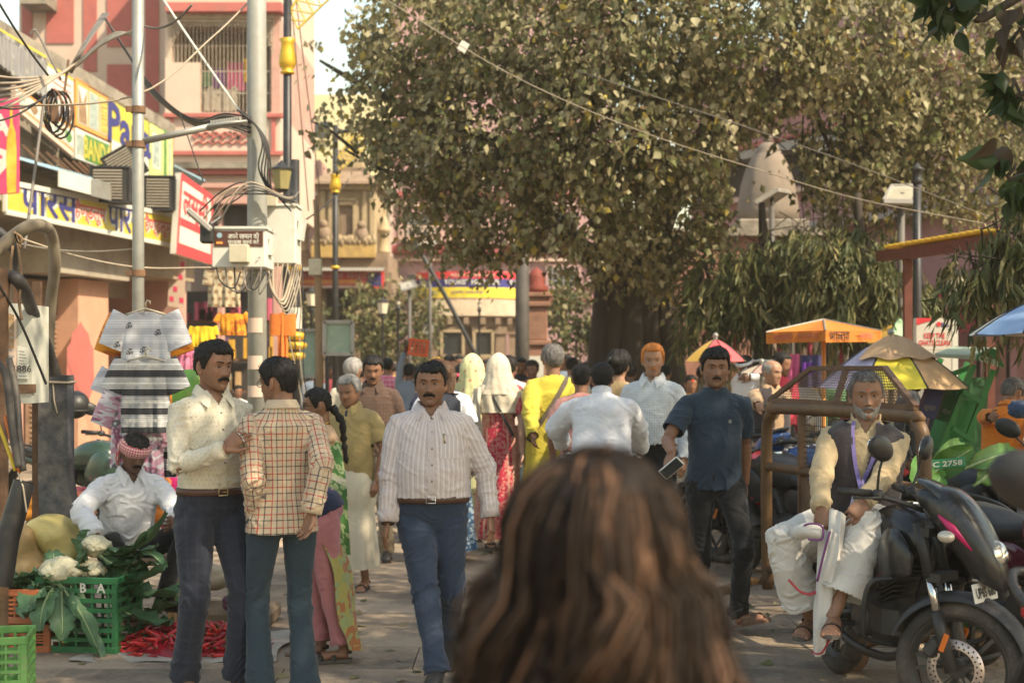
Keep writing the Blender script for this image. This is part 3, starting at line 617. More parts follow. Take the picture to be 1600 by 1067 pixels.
b.lathe([(W_*1.0,hz(350)),(W_*1.0,hz(330)),(W_*.97,hz(318)),(W_*.88,hz(290)),(W_*.70,hz(262)),(W_*.48,hz(243)),(W_*.42,hz(240)),(W_*.42,hz(236)),(W_*.36,hz(233)),(W_*.33,hz(228)),(W_*.2,hz(224)),(.0,hz(222))],(0,0,0),28,wob=lambda a,z:1+.035*np.cos(a*8)*(z<hz(236)))
b.build('spire',M_SPIRE,sh,True);b=MB();b.lathe([(.06,hz(224)),(.11,hz(218)),(.05,hz(212)),(.08,hz(208)),(.0,hz(198))],(0,0,0),10);b.build('finial',M_SPIRE,sh,True)
b=MB();b.box((0,0,hz(358)),(1.30,1.3,.26),bev=.03);b.box((0,0,hz(366)),(1.12,1.12,.2));b.build('plinth',M_CONC,sh)
b=MB();b.box((-.5,.2,hz(370)/2),(2.6,1.6,hz(370)));b.build('wall',mat('brick_red_wash',(.24,.115,.085),.9,.2,5,bump=.3,dirt=(.13,.07,.055),damt=.5),sh)
b=MB();b.box((-.5,.2,hz(368)),(2.9,1.9,.14));b.build('ledge',M_CONC,sh)
# FIGURES
def rx(a):c,s=math.cos(a),math.sin(a);return np.array([[1,0,0],[0,c,-s],[0,s,c]])
def ry(a):c,s=math.cos(a),math.sin(a);return np.array([[c,0,s],[0,1,0],[-s,0,c]])
def rz(a):c,s=math.cos(a),math.sin(a);return np.array([[c,-s,0],[s,c,0],[0,0,1]])
def ik(a,t,l1,l2,hint):
 a,t=np.asarray(a,float),np.asarray(t,float);d=t-a;L=np.linalg.norm(d);dn=d/(L+1e-9);L=min(L,l1+l2-.002);t=a+dn*L
 x=(l1*l1-l2*l2+L*L)/(2*L);h=math.sqrt(max(l1*l1-x*x,1e-8));hint=np.asarray(hint,float);hint=hint-hint@dn*dn
 return a+dn*x+nrm(hint)*h,t
def remesh(mb,vox,it=3,fac=.5):
 me=mesh_from(np.concatenate(mb.V),mb.F,smooth=False);o=bpy.data.objects.new('t',me);COL.objects.link(o)
 m=o.modifiers.new('r','REMESH');m.mode='VOXEL';m.voxel_size=vox
 if it:s=o.modifiers.new('s','SMOOTH');s.factor=fac;s.iterations=it
 dg=bpy.context.evaluated_depsgraph_get();ev=bpy.data.meshes.new_from_object(o.evaluated_get(dg));bpy.data.objects.remove(o);bpy.data.meshes.remove(me)
 n=len(ev.vertices);V=np.zeros(n*3);ev.vertices.foreach_get('co',V);Nn=np.zeros(n*3);ev.vertex_normals.foreach_get('vector',Nn)
 F=np.zeros(len(ev.loops),np.int32);ev.loops.foreach_get('vertex_index',F);bpy.data.meshes.remove(ev)
 return V.reshape(-1,3),F.reshape(-1,4),Nn.reshape(-1,3)
def set_vec(me,name,A):a=me.attributes.new(name,'FLOAT_VECTOR','POINT');a.data.foreach_set('vector',np.asarray(A,np.float32).ravel())
def g1(x,c,s):return np.exp(-((x-c)/s)**2)
HZT=np.array([-.124,-.122,-.112,-.095,-.070,-.045,-.020,.005,.030,.055,.080,.100,.112,.118])
HW=np.array([.004,.020,.036,.050,.060,.068,.074,.0775,.0785,.0765,.068,.051,.032,.004])
HF=np.array([.045,.066,.084,.089,.090,.0895,.0885,.0875,.092,.089,.078,.058,.033,.004])
HB=np.array([.012,.010,.014,.034,.058,.076,.089,.097,.0995,.097,.087,.067,.044,.004])
class Head:
 def __init__(s,w=1.0,jaw=1.0,nose=1.0,fat=0.0):s.w,s.jaw,s.nose,s.fat=w,jaw,nose,fat
 def prof(s,z):
  w=np.interp(z,HZT,HW)*s.w;w=w*(1+(s.jaw-1)*sm(-.02,-.09,z))+s.fat*.012*g1(z,-.06,.045)
  return w,np.interp(z,HZT,HF),np.interp(z,HZT,HB)
 def feat(s,x,z):
  n=s.nose;y=-np.interp(z,[-.052,-.044,-.036,-.027,0,.018,.03],np.array([0,.012,.025,.0245,.0115,.006,0])*n)*np.exp(-(x/np.interp(z,[-.04,-.03,0,.02],[.0135,.012,.0075,.009]))**2)
  ax=np.abs(x)
  y-=.009*n*g1(ax,.0135,.006)*g1(z,-.037,.0065)
  y-=.0048*g1(z,.027,.008)*sm(.058,.03,ax)
  y+=.0095*g1(ax,.031,.0165)*g1(z,.006,.0105)
  y-=.0060*g1(ax,.031,.0115)*g1(z,.0045,.0065)
  y-=.0045*g1(ax,.043,.018)*g1(z,-.022,.017)
  y-=.0060*g1(x,0,.019)*g1(z,-.0605,.005)+.0072*g1(x,0,.017)*g1(z,-.0735,.0055)
  y+=.0070*g1(x,0,.023)*g1(z,-.0670,.0028)+.004*g1(x,0,.02)*g1(z,-.083,.006)
  y-=.0065*g1(x,0,.017)*g1(z,-.103,.013)
  y+=.003*g1(ax,.034,.006)*g1(z,-.055,.016)
  return y
 def front(s,x,z):
  w,f,b=s.prof(np.asarray(z,float));q=np.clip(np.abs(x)/w,0,.999);return-f*(1-q**2.35)**(1/2.35)+s.feat(np.asarray(x,float),np.asarray(z,float))
 def grid(s,nu=56,nv=44,feats=True,off=None):
  zz=-.003-.121*np.cos(np.linspace(0.0,math.pi,nv));zz=np.clip(zz,-.124,.118);ph=np.arange(nu)*2*math.pi/nu
  Z,PH=np.meshgrid(zz,ph,indexing='ij');w,f,b=s.prof(Z);sn,cs=np.sin(PH),np.cos(PH);e=2/2.35
  X=w*np.sign(sn)*np.abs(sn)**e;Y=np.where(cs>0,-f*np.abs(cs)**e,b*np.abs(cs)**e)
  if off is not None:
   t=off(PH,Z);r=np.sqrt(X*X+Y*Y)+1e-6;kz=np.clip((Z-.03)/.09,0,1);X=X+X/r*t*(1-.4*kz);Y=Y+Y/r*t*(1-.4*kz);Z=Z+t*kz**1.5
  elif feats:Y=Y+np.where(cs>0,s.feat(X,Z)*np.clip(cs*4,0,1),0)
  return np.stack([X,Y,Z],-1)
def closed_grid(mb,g,m=0):
 a,b=g.shape[:2];k=mb.n;mb.grid(g,m,closed=True)
 mb.add(g[0].mean(0)[None],[]);mb.add(g[-1].mean(0)[None],[]);p0,p1=mb.n-2,mb.n-1
 for j in range(b):
  q=(j+1)%b;mb.F.append((k+q,k+j,p0));mb.F.append((k+(a-1)*b+j,k+(a-1)*b+q,p1));mb.M+=[m,m]
def hair_off(fh=.066,tt=.017,ts=.008,zb=-.07,rough=.003,seed=0,part=0.0,bald=0.0,temple=0.0):
 def f(PH,Z):
  d=np.degrees(np.abs(((PH+math.pi)%(2*math.pi))-math.pi));side=((PH+math.pi)%(2*math.pi))-math.pi
  zh=np.interp(d,[0,32,46,62,76,84,97,112,128,180],[fh,fh-.001,fh+.006+temple,.036+temple,-.016,-.022,.026,.020,-.045,zb])
  zh=zh+.005*vnoise(np.stack([side.ravel()*9,Z.ravel()*0,Z.ravel()*0+seed],1)).reshape(Z.shape)
  mk=sm(-.004,.010,Z-zh);th=ts+(tt-ts)*sm(.02,.085,Z)
  if part:th=th+.006*np.tanh((side-part)*6)*sm(.05,.09,Z)*np.cos(side/2)
  if bald:mk=mk*(1-bald*sm(.06,.085,Z)*(d<120));
  q=np.stack([PH.ravel()*16,Z.ravel()*30,Z.ravel()*0+seed],1)
  n=vnoise(q).reshape(Z.shape)+.6*vnoise(q*2.3).reshape(Z.shape)
  return-.010+mk*(.010+th+rough*n)
 return f
def tri_lerp(z,zs,vs):return np.interp(z,zs,vs)
CLOTH_N=[0]
class Figure:
 def __init__(s,name,label,pos,yaw=0,h=1.72,lod=1,skin='brown',lean=0,tilt=0,twist=0,pel=(0,0,None),head=(0,0,0),handR=None,handL=None,elbR=(-.5,.7,-.1),elbL=(.5,.7,-.1),footR=(-.10,.02,0),footL=(.10,.02,0),toeR=-8,toeL=8,fpR=0,fpL=0,kneeR=(-.1,-1,0),kneeL=(.1,-1,0),palmR=None,palmL=None,curlR=.32,curlL=.32,hdR=None,hdL=None,bulk=1.0,group=None,cat='person',hd=None,feet=True,nohands=False,hscale=1.0):
  k=s.k=h/1.72;s.lod=lod;s.name=name;s.bulk=bulk;s.pos=pos;s.yaw=R(yaw);s.vox=(.0040,.0075,.013)[lod];s.gvox=(.0072,.0115,.019)[lod];s.seed=CLOTH_N[0];CLOTH_N[0]+=7
  s.P=np.array([pel[0],pel[1],(.935*k if pel[2]is None else pel[2])],float);s.lean,s.tilt,s.twist=R(lean),R(tilt),R(twist)
  s.hd=hd or Head();s.hd.w*=1.05 if s.hd.w<1.2 else 1
  s.Rt=s.rot(1.0);s.Rp=s.rot(0.0)
  s.N=s.tp(.545*k,(0,.012*k,0));s.hk=k*hscale*.955;s.Rh=rz(R(head[0])+s.twist*.5)@rx(s.lean*.35+R(head[1]))@ry(R(head[2]))
  s.HC=s.N+s.Rt@np.array([0,-.012,.050])*k+s.Rh@np.array([0,-.012,.070])*s.hk
  s.sh={};s.el={};s.wr={};s.hip={};s.kn={};s.an={};s.foot={}
  for c,sg,hand,eh,ft,toe,fp,kh in(('R',-1,handR,elbR,footR,toeR,fpR,kneeR),('L',1,handL,elbL,footL,toeL,fpL,kneeL)):
   s.sh[c]=s.tp(.446*k,(sg*.166*k*(.85+.15*bulk),.005,0))
   if hand is None:hand=s.sh[c]+s.Rp@np.array([sg*.075,-.05,-.50])*k
   s.el[c],s.wr[c]=ik(s.sh[c],hand,.285*k,.25*k,s.Rp@np.array(eh,float))
   s.hip[c]=s.P+s.Rp@np.array([sg*.088*k,0,-.02*k]);ft=np.array(ft,float)
   fr=rz(R(toe))@rx(R(fp));an=ft+fr@np.array([0,.035,.085])*k
   s.kn[c],s.an[c]=ik(s.hip[c],an,.435*k,.42*k,kh);s.foot[c]=(s.an[c]-fr@np.array([0,.035,.085])*k,fr)
  s.palm={'R':palmR,'L':palmL};s.curl={'R':curlR,'L':curlL};s.hdir={'R':hdR,'L':hdL}
  M=rz(s.yaw);s.M=M
  s.body(skin,label,cat,group,feet,nohands)
 def rot(s,t):return rz(s.twist*t)@rx(s.lean*(.25+.75*t))@ry(s.tilt*t)
 def tf(s,z):
  t=sm(-.12*s.k,.22*s.k,z);Rm=s.rot(float(t));return s.P+Rm@np.array([0,0,z]),Rm
 def tp(s,z,o):c,Rm=s.tf(z);return c+Rm@np.array(o,float)
 def out(s,name,V,F,m,smooth=True,pat=None,mask=None,parent=None):
  me=mesh_from(V,F,None,smooth);o=bpy.data.objects.new(name,me);COL.objects.link(o)
  for mm in(m if isinstance(m,(list,tuple))else[m]):me.materials.append(mm)
  if pat is not None:set_vec(me,'pat',pat)
  if mask is not None:set_vec(me,'mask',mask)
  p=parent or getattr(s,'root',None)
  if p is not None:o.parent=p;KIDS.setdefault(p.name,[]).append(o)
  return o
 def mb_out(s,name,mb,m,smooth=True,pat=None,parent=None):
  o=s.out(name,np.concatenate(mb.V),mb.F,m,smooth,pat,parent=parent)
  o.data.polygons.foreach_set('material_index',np.asarray(mb.M,np.int32));return o
 def hl(s,p):return s.HC+(np.asarray(p,float)*s.hk)@s.Rh.T
 def hand_mesh(s,b,c):
  k=s.k;w,e=s.wr[c],s.el[c];f=nrm(w-e);sg=-1 if c=='R' else 1
  d=nrm(s.hdir[c])if s.hdir[c]is not None else f
  p=nrm(s.palm[c])if s.palm[c]is not None else s.Rp@np.array([-sg*.9,.35,0.]);p=nrm(p-p@d*d);sd=np.cross(p,d)*(-sg)
  sd=nrm(sd);r=s.rad if hasattr(s,'rad')else 1.0;fr=.0088*k
  b.tube([w-d*.03*k,w+d*.012*k,w+d*.045*k,w+d*.082*k,w+d*.094*k],np.array([.027,.030,.041,.042,.032])*k,12,flat=.40,up=p)
  cu=s.curl[c];n=8 if s.lod==0 else 6
  for i,(o,L)in enumerate(((.030,.070),(.010,.079),(-.0105,.074),(-.030,.058))):
   q=w+(d*(.082-.006*abs(i-1))+sd*o)*k;dd=d+sd*o*(2.2-1.3*min(cu,1));pts=[q-d*.02*k,q]
   for j in range(3):
    a=cu*(1+.25*i*.5)*(j+.8);dj=nrm(dd*math.cos(a)+p*math.sin(a));pts.append(pts[-1]+dj*L*k*(.42,.32,.26)[j])
   b.tube(pts,np.array([1,1,.98,.9,.72])*fr*(.95 if i<3 else.85),n)
  q=w+(d*.022+sd*.028)*k;t1=nrm(d*.75+sd*.62+p*.28);t2=nrm(d*.92+sd*.22+p*(.25+cu*.7))
  b.tube([q-t1*.02*k,q,q+t1*.036*k,q+t1*.036*k+t2*.030*k,q+t1*.036*k+t2*.052*k],np.array([.013,.0155,.0125,.0105,.0075])*k,n)
 def body(s,skin,label,cat,group,feet,nohands):
  k=s.k;b=MB();hk=s.hk
  g=s.hd.grid(64 if s.lod==0 else 40,52 if s.lod==0 else 34);closed_grid(b,s.HC+(g*hk)@s.Rh.T)
  for sg in(-1,1):
   b.ball(s.hl((sg*.0805*s.hd.w,.012,-.008)),np.array([.0085,.019,.033])*hk,10,8,rot=s.Rh@rz(-sg*.45)@rx(-.12));b.ball(s.hl((sg*.081*s.hd.w,.004,-.034)),np.array([.007,.009,.010])*hk,8,6)
  b.tube([s.tp(.48*k,(0,.01*k,0)),s.N,s.N*.45+s.hl((0,.02,-.05))*.55,s.hl((0,.022,-.03))],np.array([.066,.058,.055,.054])*k*(.9+.1*s.bulk),14)
  V=[]
  for z,w,dp in((-.10,.105,.075),(0,.12,.08),(.2,.11,.075),(.36,.13,.08),(.45,.135,.07),(.50,.11,.06),(.54,.06,.05)):
   c,Rm=s.tf(z*k);a=np.arange(16)*2*math.pi/16;V.append(c+np.stack([w*k*np.sin(a),-dp*k*np.cos(a),0*a],1)@Rm.T)
  closed_grid(b,np.array(V))
  for c in 'RL':
   sg=-1 if c=='R' else 1;u=s.bulk**.5
   b.tube([s.tp(.47*k,(sg*.10*k,0,0)),s.sh[c],s.sh[c]*.6+s.el[c]*.4,s.el[c]+(s.sh[c]-s.el[c])*.08],np.array([.045,.052,.046,.039])*k*u,12)
   d=s.wr[c]-s.el[c];b.tube([s.el[c]-d*.06,s.el[c]+d*.05,s.el[c]+d*.28,s.el[c]+d*.7,s.wr[c]+d*.03],np.array([.036,.040,.0425,.032,.0265])*k*u,12)
   if not nohands:s.hand_mesh(b,c)
   b.tube([s.hip[c]+(0,0,.03),s.hip[c]*.6+s.kn[c]*.4,s.kn[c]],np.array([.066,.062,.046])*k,12);d=s.an[c]-s.kn[c]
   b.tube([s.kn[c]-d*.04,s.kn[c]+d*.25,s.kn[c]+d*.7,s.an[c],s.an[c]+d*.08],np.array([.045,.050,.034,.032,.033])*k,12)
   if feet:
    o,fr=s.foot[c];pt=lambda*q:o+fr@np.array(q)*k
    b.tube([pt(0,.062,.035),pt(0,.045,.036),pt(0,0,.042),pt(0,-.07,.035),pt(0,-.12,.026),pt(0,-.15,.02)],np.array([.02,.033,.037,.041,.042,.03])*k,12,flat=.72,up=fr@np.array([0,0,1.]))
    for i in range(5 if s.lod<2 else 0):
     x=(-.034+.017*i)*(1 if c=='R' else-1)*(-1);L=(.055,.052,.047,.042,.034)[i if c=='L' else i];b.tube([pt(x,-.12,.02),pt(x*1.05,-.15,.018),pt(x*1.05,-.145-L*.75,.012)],np.array([.011,.0105,.008])*k*(1.2 if i==0 else 1),6)
  V,F,Nn=remesh(b,s.vox,2,.45)
  L=(V-s.HC)@s.Rh/hk;x,y,z=L.T;fr=(y<-.02)&(np.abs(z)<.14)
  lips=g1(x,0,.021)*g1(z,-.0675,.0105)*fr;stub=sm(-.02,-.06,z)*sm(.02,-.02,y)*(np.abs(z+.07)<.07)*(np.linalg.norm(L,axis=1)<.16)
  eye=g1(np.abs(x),.031,.018)*g1(z,.004,.013)*fr
  root=bpy.data.objects.new(s.name,None);bpy.data.objects.remove(root)
  s.root=s.out(s.name,V,F,SKIN[skin],mask=np.stack([lips,stub,eye],1));s.root.location=(s.pos[0],s.pos[1],s.pos[2]if len(s.pos)>2 else 0);s.root.rotation_euler=(0,0,s.yaw)
  tag(s.root,label,cat,group)
 def hair(s,m,name='hair',**kw):
  b=MB();nu,nv=(72,48)if s.lod<2 else(40,28);G1=s.hd.grid(nu,nv,off=hair_off(seed=s.seed,**kw));closed_grid(b,s.HC+(G1*s.hk)@s.Rh.T)
  if s.lod<2:
   G0=s.hd.grid(nu,nv,off=lambda p,z:0*p);q=np.linalg.norm(G1,axis=2)-np.linalg.norm(G0,axis=2);pk=np.argwhere(q>.003);r_=np.random.default_rng(s.seed+1);N_=420 if s.lod==0 else 160
   for i,j in pk[r_.integers(len(pk),size=N_)]:
    p=G1[i,j];n=nrm(p);t=nrm(np.cross(n,[0,0,1.])*r_.normal()*.8+np.array([0,.35,-.5])+r_.normal(size=3)*.45);t=nrm(t-n*(t@n));L=.010+.020*r_.random()
    b.tube([s.hl(p-n*.002),s.hl(p+t*L*.5+n*(.002+.004*r_.random())),s.hl(p+t*L+n*.006*r_.random())],np.array([.0012,.0010,.0004]),3,cap=False)
  return s.mb_out(name,b,m)
 def eyes(s):
  for sg in(-1,1):
   b=MB();y=float(s.hd.front(np.array(.031),np.array(.0045)));c=np.array([sg*.031,y+.0035,.0040]);b.ball(s.hl(c),np.array([.0140,.0064,.0048])*s.hk,14,8,rot=s.Rh)
   V=np.concatenate(b.V);L=(V-s.HC)@s.Rh/s.hk;M=[1 if np.hypot(L[list(f)].mean(0)[0]-c[0],(L[list(f)].mean(0)[2]-c[2]))<.0066 else 0 for f in b.F];b.M=M
   s.mb_out('eye',b,[EYE_W,EYE_D])
 def brows(s,m,th=.0046):
  for sg in(-1,1):
   x=np.linspace(.012,.048,7);z=.0235+.006*np.sin((x-.012)/.036*2.3);y=s.hd.front(x,z)-.0012;b=MB();b.tube([s.hl((sg*a,c,d))for a,c,d in zip(x,y,z)],np.array([.6,.9,1,1,.9,.7,.35])*th*s.hk,6,flat=.7);s.mb_out('eyebrow',b,m)
 def moustache(s,m,w=.034,th=.0075,droop=.010):
  x=np.linspace(-w,w,25);q=np.abs(x)/w;z=-.0525-droop*q**2+.0012*np.sin(x*900);y=s.hd.front(x,z)-.002;b=MB()
  b.tube([s.hl((a,c,d))for a,c,d in zip(x,y,z)],(th*(1-.62*q**1.8)*np.where(q<.05,.8,1)*(1+.16*np.sin(x*1500)))*s.hk,8)
  if s.lod==0:
   r_=np.random.default_rng(3)
   for i in range(90):a=r_.uniform(-w,w)*.95;zz=-.0525-droop*(a/w)**2;yy=float(s.hd.front(np.array(a),np.array(zz)))-.003-.004*r_.random();b.tube([s.hl((a,yy,zz+.004)),s.hl((a*1.05,yy-.003,zz-.004)),s.hl((a*1.08,yy-.001,zz-.010-.003*r_.random()))],np.array([.0011,.0011,.0004]),3,cap=False)
  s.mb_out('moustache',b,m)
 def beard(s,m,t=.009,top=-.03):
  def off(PH,Z):
   d=np.degrees(np.abs(((PH+math.pi)%(2*math.pi))-math.pi));zt=np.interp(d,[0,18,32,50,70,82],[-.080,-.074,-.052,-.045,-.03,.0])
   mk=sm(.004,-.008,Z-zt)*sm(92,80,d);mk=np.maximum(mk,sm(26,14,d)*g1(Z,-.053,.007)*.95)
   n=vnoise(np.stack([PH.ravel()*24,Z.ravel()*120,0*PH.ravel()],1)).reshape(Z.shape);return-.012+mk*(.016+t+.003*n)
  b=MB();closed_grid(b,s.HC+(s.hd.grid(64,52,off=off)*s.hk)@s.Rh.T);s.mb_out('beard',b,m)
 def glasses(s,m=None):
  b=MB()
  for sg in(-1,1):
   c=np.array([sg*.032,-.098,.004]);a=np.linspace(0,2*math.pi,17);b.tube([s.hl(c+(.024*math.cos(q),0,.017*math.sin(q)))for q in a],.0022*s.hk,6,cap=False)
   b.tube([s.hl((sg*.056,-.096,.008)),s.hl((sg*.074,-.08,.008)),s.hl((sg*.080,.0,.004)),s.hl((sg*.078,.022,-.01))],.0022*s.hk,6)
  b.tube([s.hl((-.009,-.099,.006)),s.hl((0,-.103,.008)),s.hl((.009,-.099,.006))],.002,6);s.mb_out('glasses',b,m or M_BLACKM)
 def garment(s,name,b,m,bones,ends=(),wr=.004,vox=None,it=4,fronts=None,cut=None,seedo=0,fold=1.0):
  ""
  V,F,Nn=remesh(b,vox or s.gvox,it,.5);n=len(V);best=np.full(n,1e9);pat=np.zeros((n,3))
  for bi,(A_,B_,rad,ref,w0)in enumerate(bones):
   A_,B_=np.asarray(A_,float),np.asarray(B_,float);d=B_-A_;L=np.linalg.norm(d);t=np.clip((V-A_)@d/L**2,0,1);q=V-(A_+np.outer(t,d));dist=np.linalg.norm(q,axis=1)/rad
   x,y,tt=frame_of(d,up=ref);ang=np.arctan2(q@x,q@y);ang=(ang-w0+math.pi)%(2*math.pi)-math.pi
   mk=dist<best;best=np.where(mk,dist,best);pat[mk]=np.stack([ang*rad,((V-A_)@d/L),np.full(n,float(bi))],1)[mk]
  if wr and s.lod<2:
   jt=np.zeros(n)
   for J in getattr(s,'joints',[]):jt+=np.exp(-(np.linalg.norm(V-J,axis=1)/(.085*s.k))**2)
   q=np.stack([pat[:,0]*9,pat[:,1]*24,pat[:,2]*7.3+s.seed+seedo],1);warp=vnoise(np.stack([V[:,0]*8,V[:,1]*8,V[:,2]*8+s.seed],1));q[:,1]+=warp*1.9+pat[:,0]*14*np.sign(warp)
   f=np.clip(1-np.abs(vnoise(q))*1.7,0,1)**2.0;f2=vnoise(np.stack([V[:,0]*14,V[:,1]*14,V[:,2]*9+s.seed],1));f3=np.clip(1-1.7*np.abs(vnoise(q*np.array([2.2,2.0,1])+5)),0,1)**2
   d=wr*fold*(1.35*f*(.35+1.3*np.clip(jt,0,1))+.30*f2+.45*f3*(.35+jt)-.35);V=V+Nn*np.clip(d,-.012,.024)[:,None]
  keep=np.ones(len(F),bool);C=V[F].mean(1);FN=Nn[F].mean(1)
  for(p,d,r)in ends:p,d=np.asarray(p,float),nrm(d);keep&=~((np.linalg.norm(C-p,axis=1)<r)&((C-p)@d>-.035)&(FN@d>.55))
  if cut is not None:keep&=~cut(C,FN)
  F=F[keep];return s.out(name,V,F,m,pat=pat)
 def torso_rings(s,b,rings,n=28):
  V=[]
  for(z,w,f,bk)in rings:
   c,Rm=s.tf(z*s.k);a=np.arange(n)*2*math.pi/n;e=2/2.25;sn,cs=np.sin(a),np.cos(a)
   V.append(c+(np.stack([w*np.sign(sn)*np.abs(sn)**e,np.where(cs>0,-f,bk)*np.abs(cs)**e,0*a],1)*s.k)@Rm.T)
  closed_grid(b,np.array(V))
 def shirt(s,m,name='shirt',sleeve='long',hem=.05,belly=.3,loose=1.0,flare=0.0,wr=.0080,vn=.085,back=0.0,collar=None,cuff=True,grow=0.0,fold=1.0,wrap=None,sl_r=1.0):
  k,u,l=s.k,s.bulk,loose;b=MB();B=belly;o=grow
  R_=[(.10,.158*u*l+.028*B,.108*l*u+.070*B,.100*l*u+.01*B),(.20,.160*u*l+.026*B,.112*l*u+.070*B,.102*l*u),(.30,.166*u*l+.012*B,.116*l*u+.042*B,.108*l*u),(.38,.176*u*l,.117*l*u+.014*B,.115*l*u),(.435,.176*u,.106*l*u,.112*l),(.475,.146*u,.090*u,.100*u),(.505,.118*u,.078*u,.088*u),(.532,.078,.068,.077),(.556,.064,.060,.068)]
  low=[z for z in(-.62,-.5,-.38,-.26,-.16,-.08,.0)if z>hem+.02 and z<.09]
  R0=[]
  for z in[hem]+low:
   t=max(0,.10-z);f=1+flare*t;hip=sm(.1,-.08,z);R0 .append((z,(.158*u*l+.028*B+.016*hip)*f,(.108*l*u+.070*B*(1-.6*hip))*f,(.100*l*u+.026*hip)*f))
  rings=[(z,w+o,f+o,bb+o+back)for z,w,f,bb in R0+R_]
  s.torso_rings(b,rings);s.joints=[];bones=[(s.tf(-.1*k)[0],s.tf(.55*k)[0],.16*k,s.Rp@np.array([0,-1.,0]),0 if wrap is None else wrap)];ends=[]
  c,Rm=s.tf(hem*k);ends.append((c,-Rm[:,2],.34*k));nk,Rn=s.tf(.566*k);ends.append((nk,Rn[:,2],.085*k))
  for cc in 'RL':
   sg=-1 if cc=='R' else 1
   if sleeve is None:continue
   e,w=s.el[cc],s.wr[cc];S0=s.sh[cc];d1=e-S0;inn=s.tp(.468*k,(sg*.10*k,0,0));q=sl_r*l
   if sleeve=='short':
    t=.72;p=S0+d1*t;b.tube([inn,S0,S0+d1*.3,p,p+d1*.03],np.array([.052*u,.062*u,.066*q*u,.070*q*u,.070*q*u])*k+o,18);ends.append((p+d1*.03,d1,.10*k));bones.append((S0,p,.07*k,(0,-1,0),0))
   else:
    d2=w-e;j=e+d2*.02;b.tube([inn,S0,S0+d1*.3,S0+d1*.7,j,e+d2*.3,e+d2*.7,w-d2*.04,w+d2*.01],np.array([.050*u,.059*u,.057*q*u,.051*q*u,.049*q*u,.047*q,.043*q,.039*q,.038*q])*k+o,18)
    ends.append((w+d2*.01,d2,.075*k));bones+=[(S0,e,.06*k,(0,-1,0),0),(e,w,.05*k,(0,-1,0),0)];s.joints+=[e,w-d2*.15]
   s.joints.append(S0+(inn-S0)*.3+np.array([0,0,-.06*k]))
  s.joints.append(s.tf((hem+.05)*k)[0]+s.Rp@np.array([0,-.1,0]));
  def vc(C,FN):
   L=(C-s.P)@s.Rt/k;return(L[:,1]<.0)&(np.abs(L[:,0])<.056*np.clip((L[:,2]-(.562-vn))/max(vn,.01),0,1))&(L[:,2]>.562-vn)
  ob=s.garment(name,b,m,bones,ends,wr,fold=fold,cut=vc if vn else None);s.ob_shirt=ob;s.mshirt=m
  if cuff and sleeve=='long' and s.lod<2:
   for cc in 'RL':
    d2=nrm(s.wr[cc]-s.el[cc]);b=MB();w=s.wr[cc];rr=(.0425*sl_r*loose)*k+o;b.tube([w-d2*.055*k,w-d2*.05*k,w+d2*.004*k,w+d2*.007*k,w+d2*.0*k],np.array([.95,1.03,1.03,.98,.80])*rr,18,cap=False);s.mb_out('cuff',b,m)
  return ob
 def collar(s,m,open_=.5,hgt=.034,spread=.075,name='collar',band=False):
  ""
  k=s.k;c,Rm=s.tf(.540*k);a0=.10+open_*.42;A=np.linspace(a0,2*math.pi-a0,41);lo,top,fold,tip,gi=[],[],[],[],[]
  for a in A:
   fr=max(0,math.cos(a));r=np.array([.067*math.sin(a),-.064*math.cos(a)+.006,0]);u=nrm(np.array([r[0],r[1],0]));drop=.050*fr**1.5
   pk=max(0,1-abs(a-a0)/.62)+max(0,1-abs(a-(2*math.pi-a0))/.62);out=.022+.016*pk+.018*fr
   lo.append(r+(0,0,-.006-drop));top.append(r+u*.001+(0,0,hgt-drop*1.02));fold.append(r+u*.007+(0,0,hgt-drop*1.02));tip.append(r+u*(out+.006)+np.array([.014*np.sign(r[0])*pk,-.006*pk,-.010-drop-.022*pk]))
  rows=[lo,top,fold,[q*.5+w*.5+np.array([0,-.001,.004])for q,w in zip(fold,tip)],tip]
  if band:rows=[lo,top,[q+nrm(np.array([q[0],q[1],0]))*.006 for q in top],[q+nrm(np.array([q[0],q[1],0]))*.007 for q in lo]]
  b=MB();b.grid(c+(np.array(rows)*k)@Rm.T);return s.mb_out(name,b,m)
 def buttons(s,m,zs,n=None):
  for z in zs:
   c,Rm=s.tf(z*s.k);p=s.surf(0.006,z);b=MB();b.lathe([(.0058,-.002),(.0058,.003),(.0,.0035)],p,10,axis=-Rm[:,1]);s.mb_out('button',b,m)
 def surf(s,x,z,off=.001):
  ""
  c,Rm=s.tf(z*s.k);ob=s.ob_shirt;me=ob.data;
  if not hasattr(s,'_tree')or s._tob is not ob:
   from mathutils.bvhtree import BVHTree
   s._tree=BVHTree.FromPolygons([v.co[:]for v in me.vertices],[p.vertices[:]for p in me.polygons]);s._tob=ob
  o=c+Rm@np.array([x,-.5,0]);h=s._tree.ray_cast(Vector(o),Vector(Rm[:,1]),1.0)
  return np.array(h[0])-Rm[:,1]*off if h[0]is not None else c+Rm@np.array([x,-.15,0])
 def strip(s,pts,w,m,name,off=.004,both=False):
  ""
  P_=[s.surf(x,z,off)for x,z in pts];g=[]
  for i,p in enumerate(P_):
   t=nrm(P_[min(i+1,len(P_)-1)]-P_[max(i-1,0)]);c,Rm=s.tf(pts[i][1]*s.k);sd=nrm(np.cross(t,-Rm[:,1]));g.append([p-sd*w/2,p+sd*w/2])
  b=MB();b.grid(np.array(g));return s.mb_out(name,b,m)
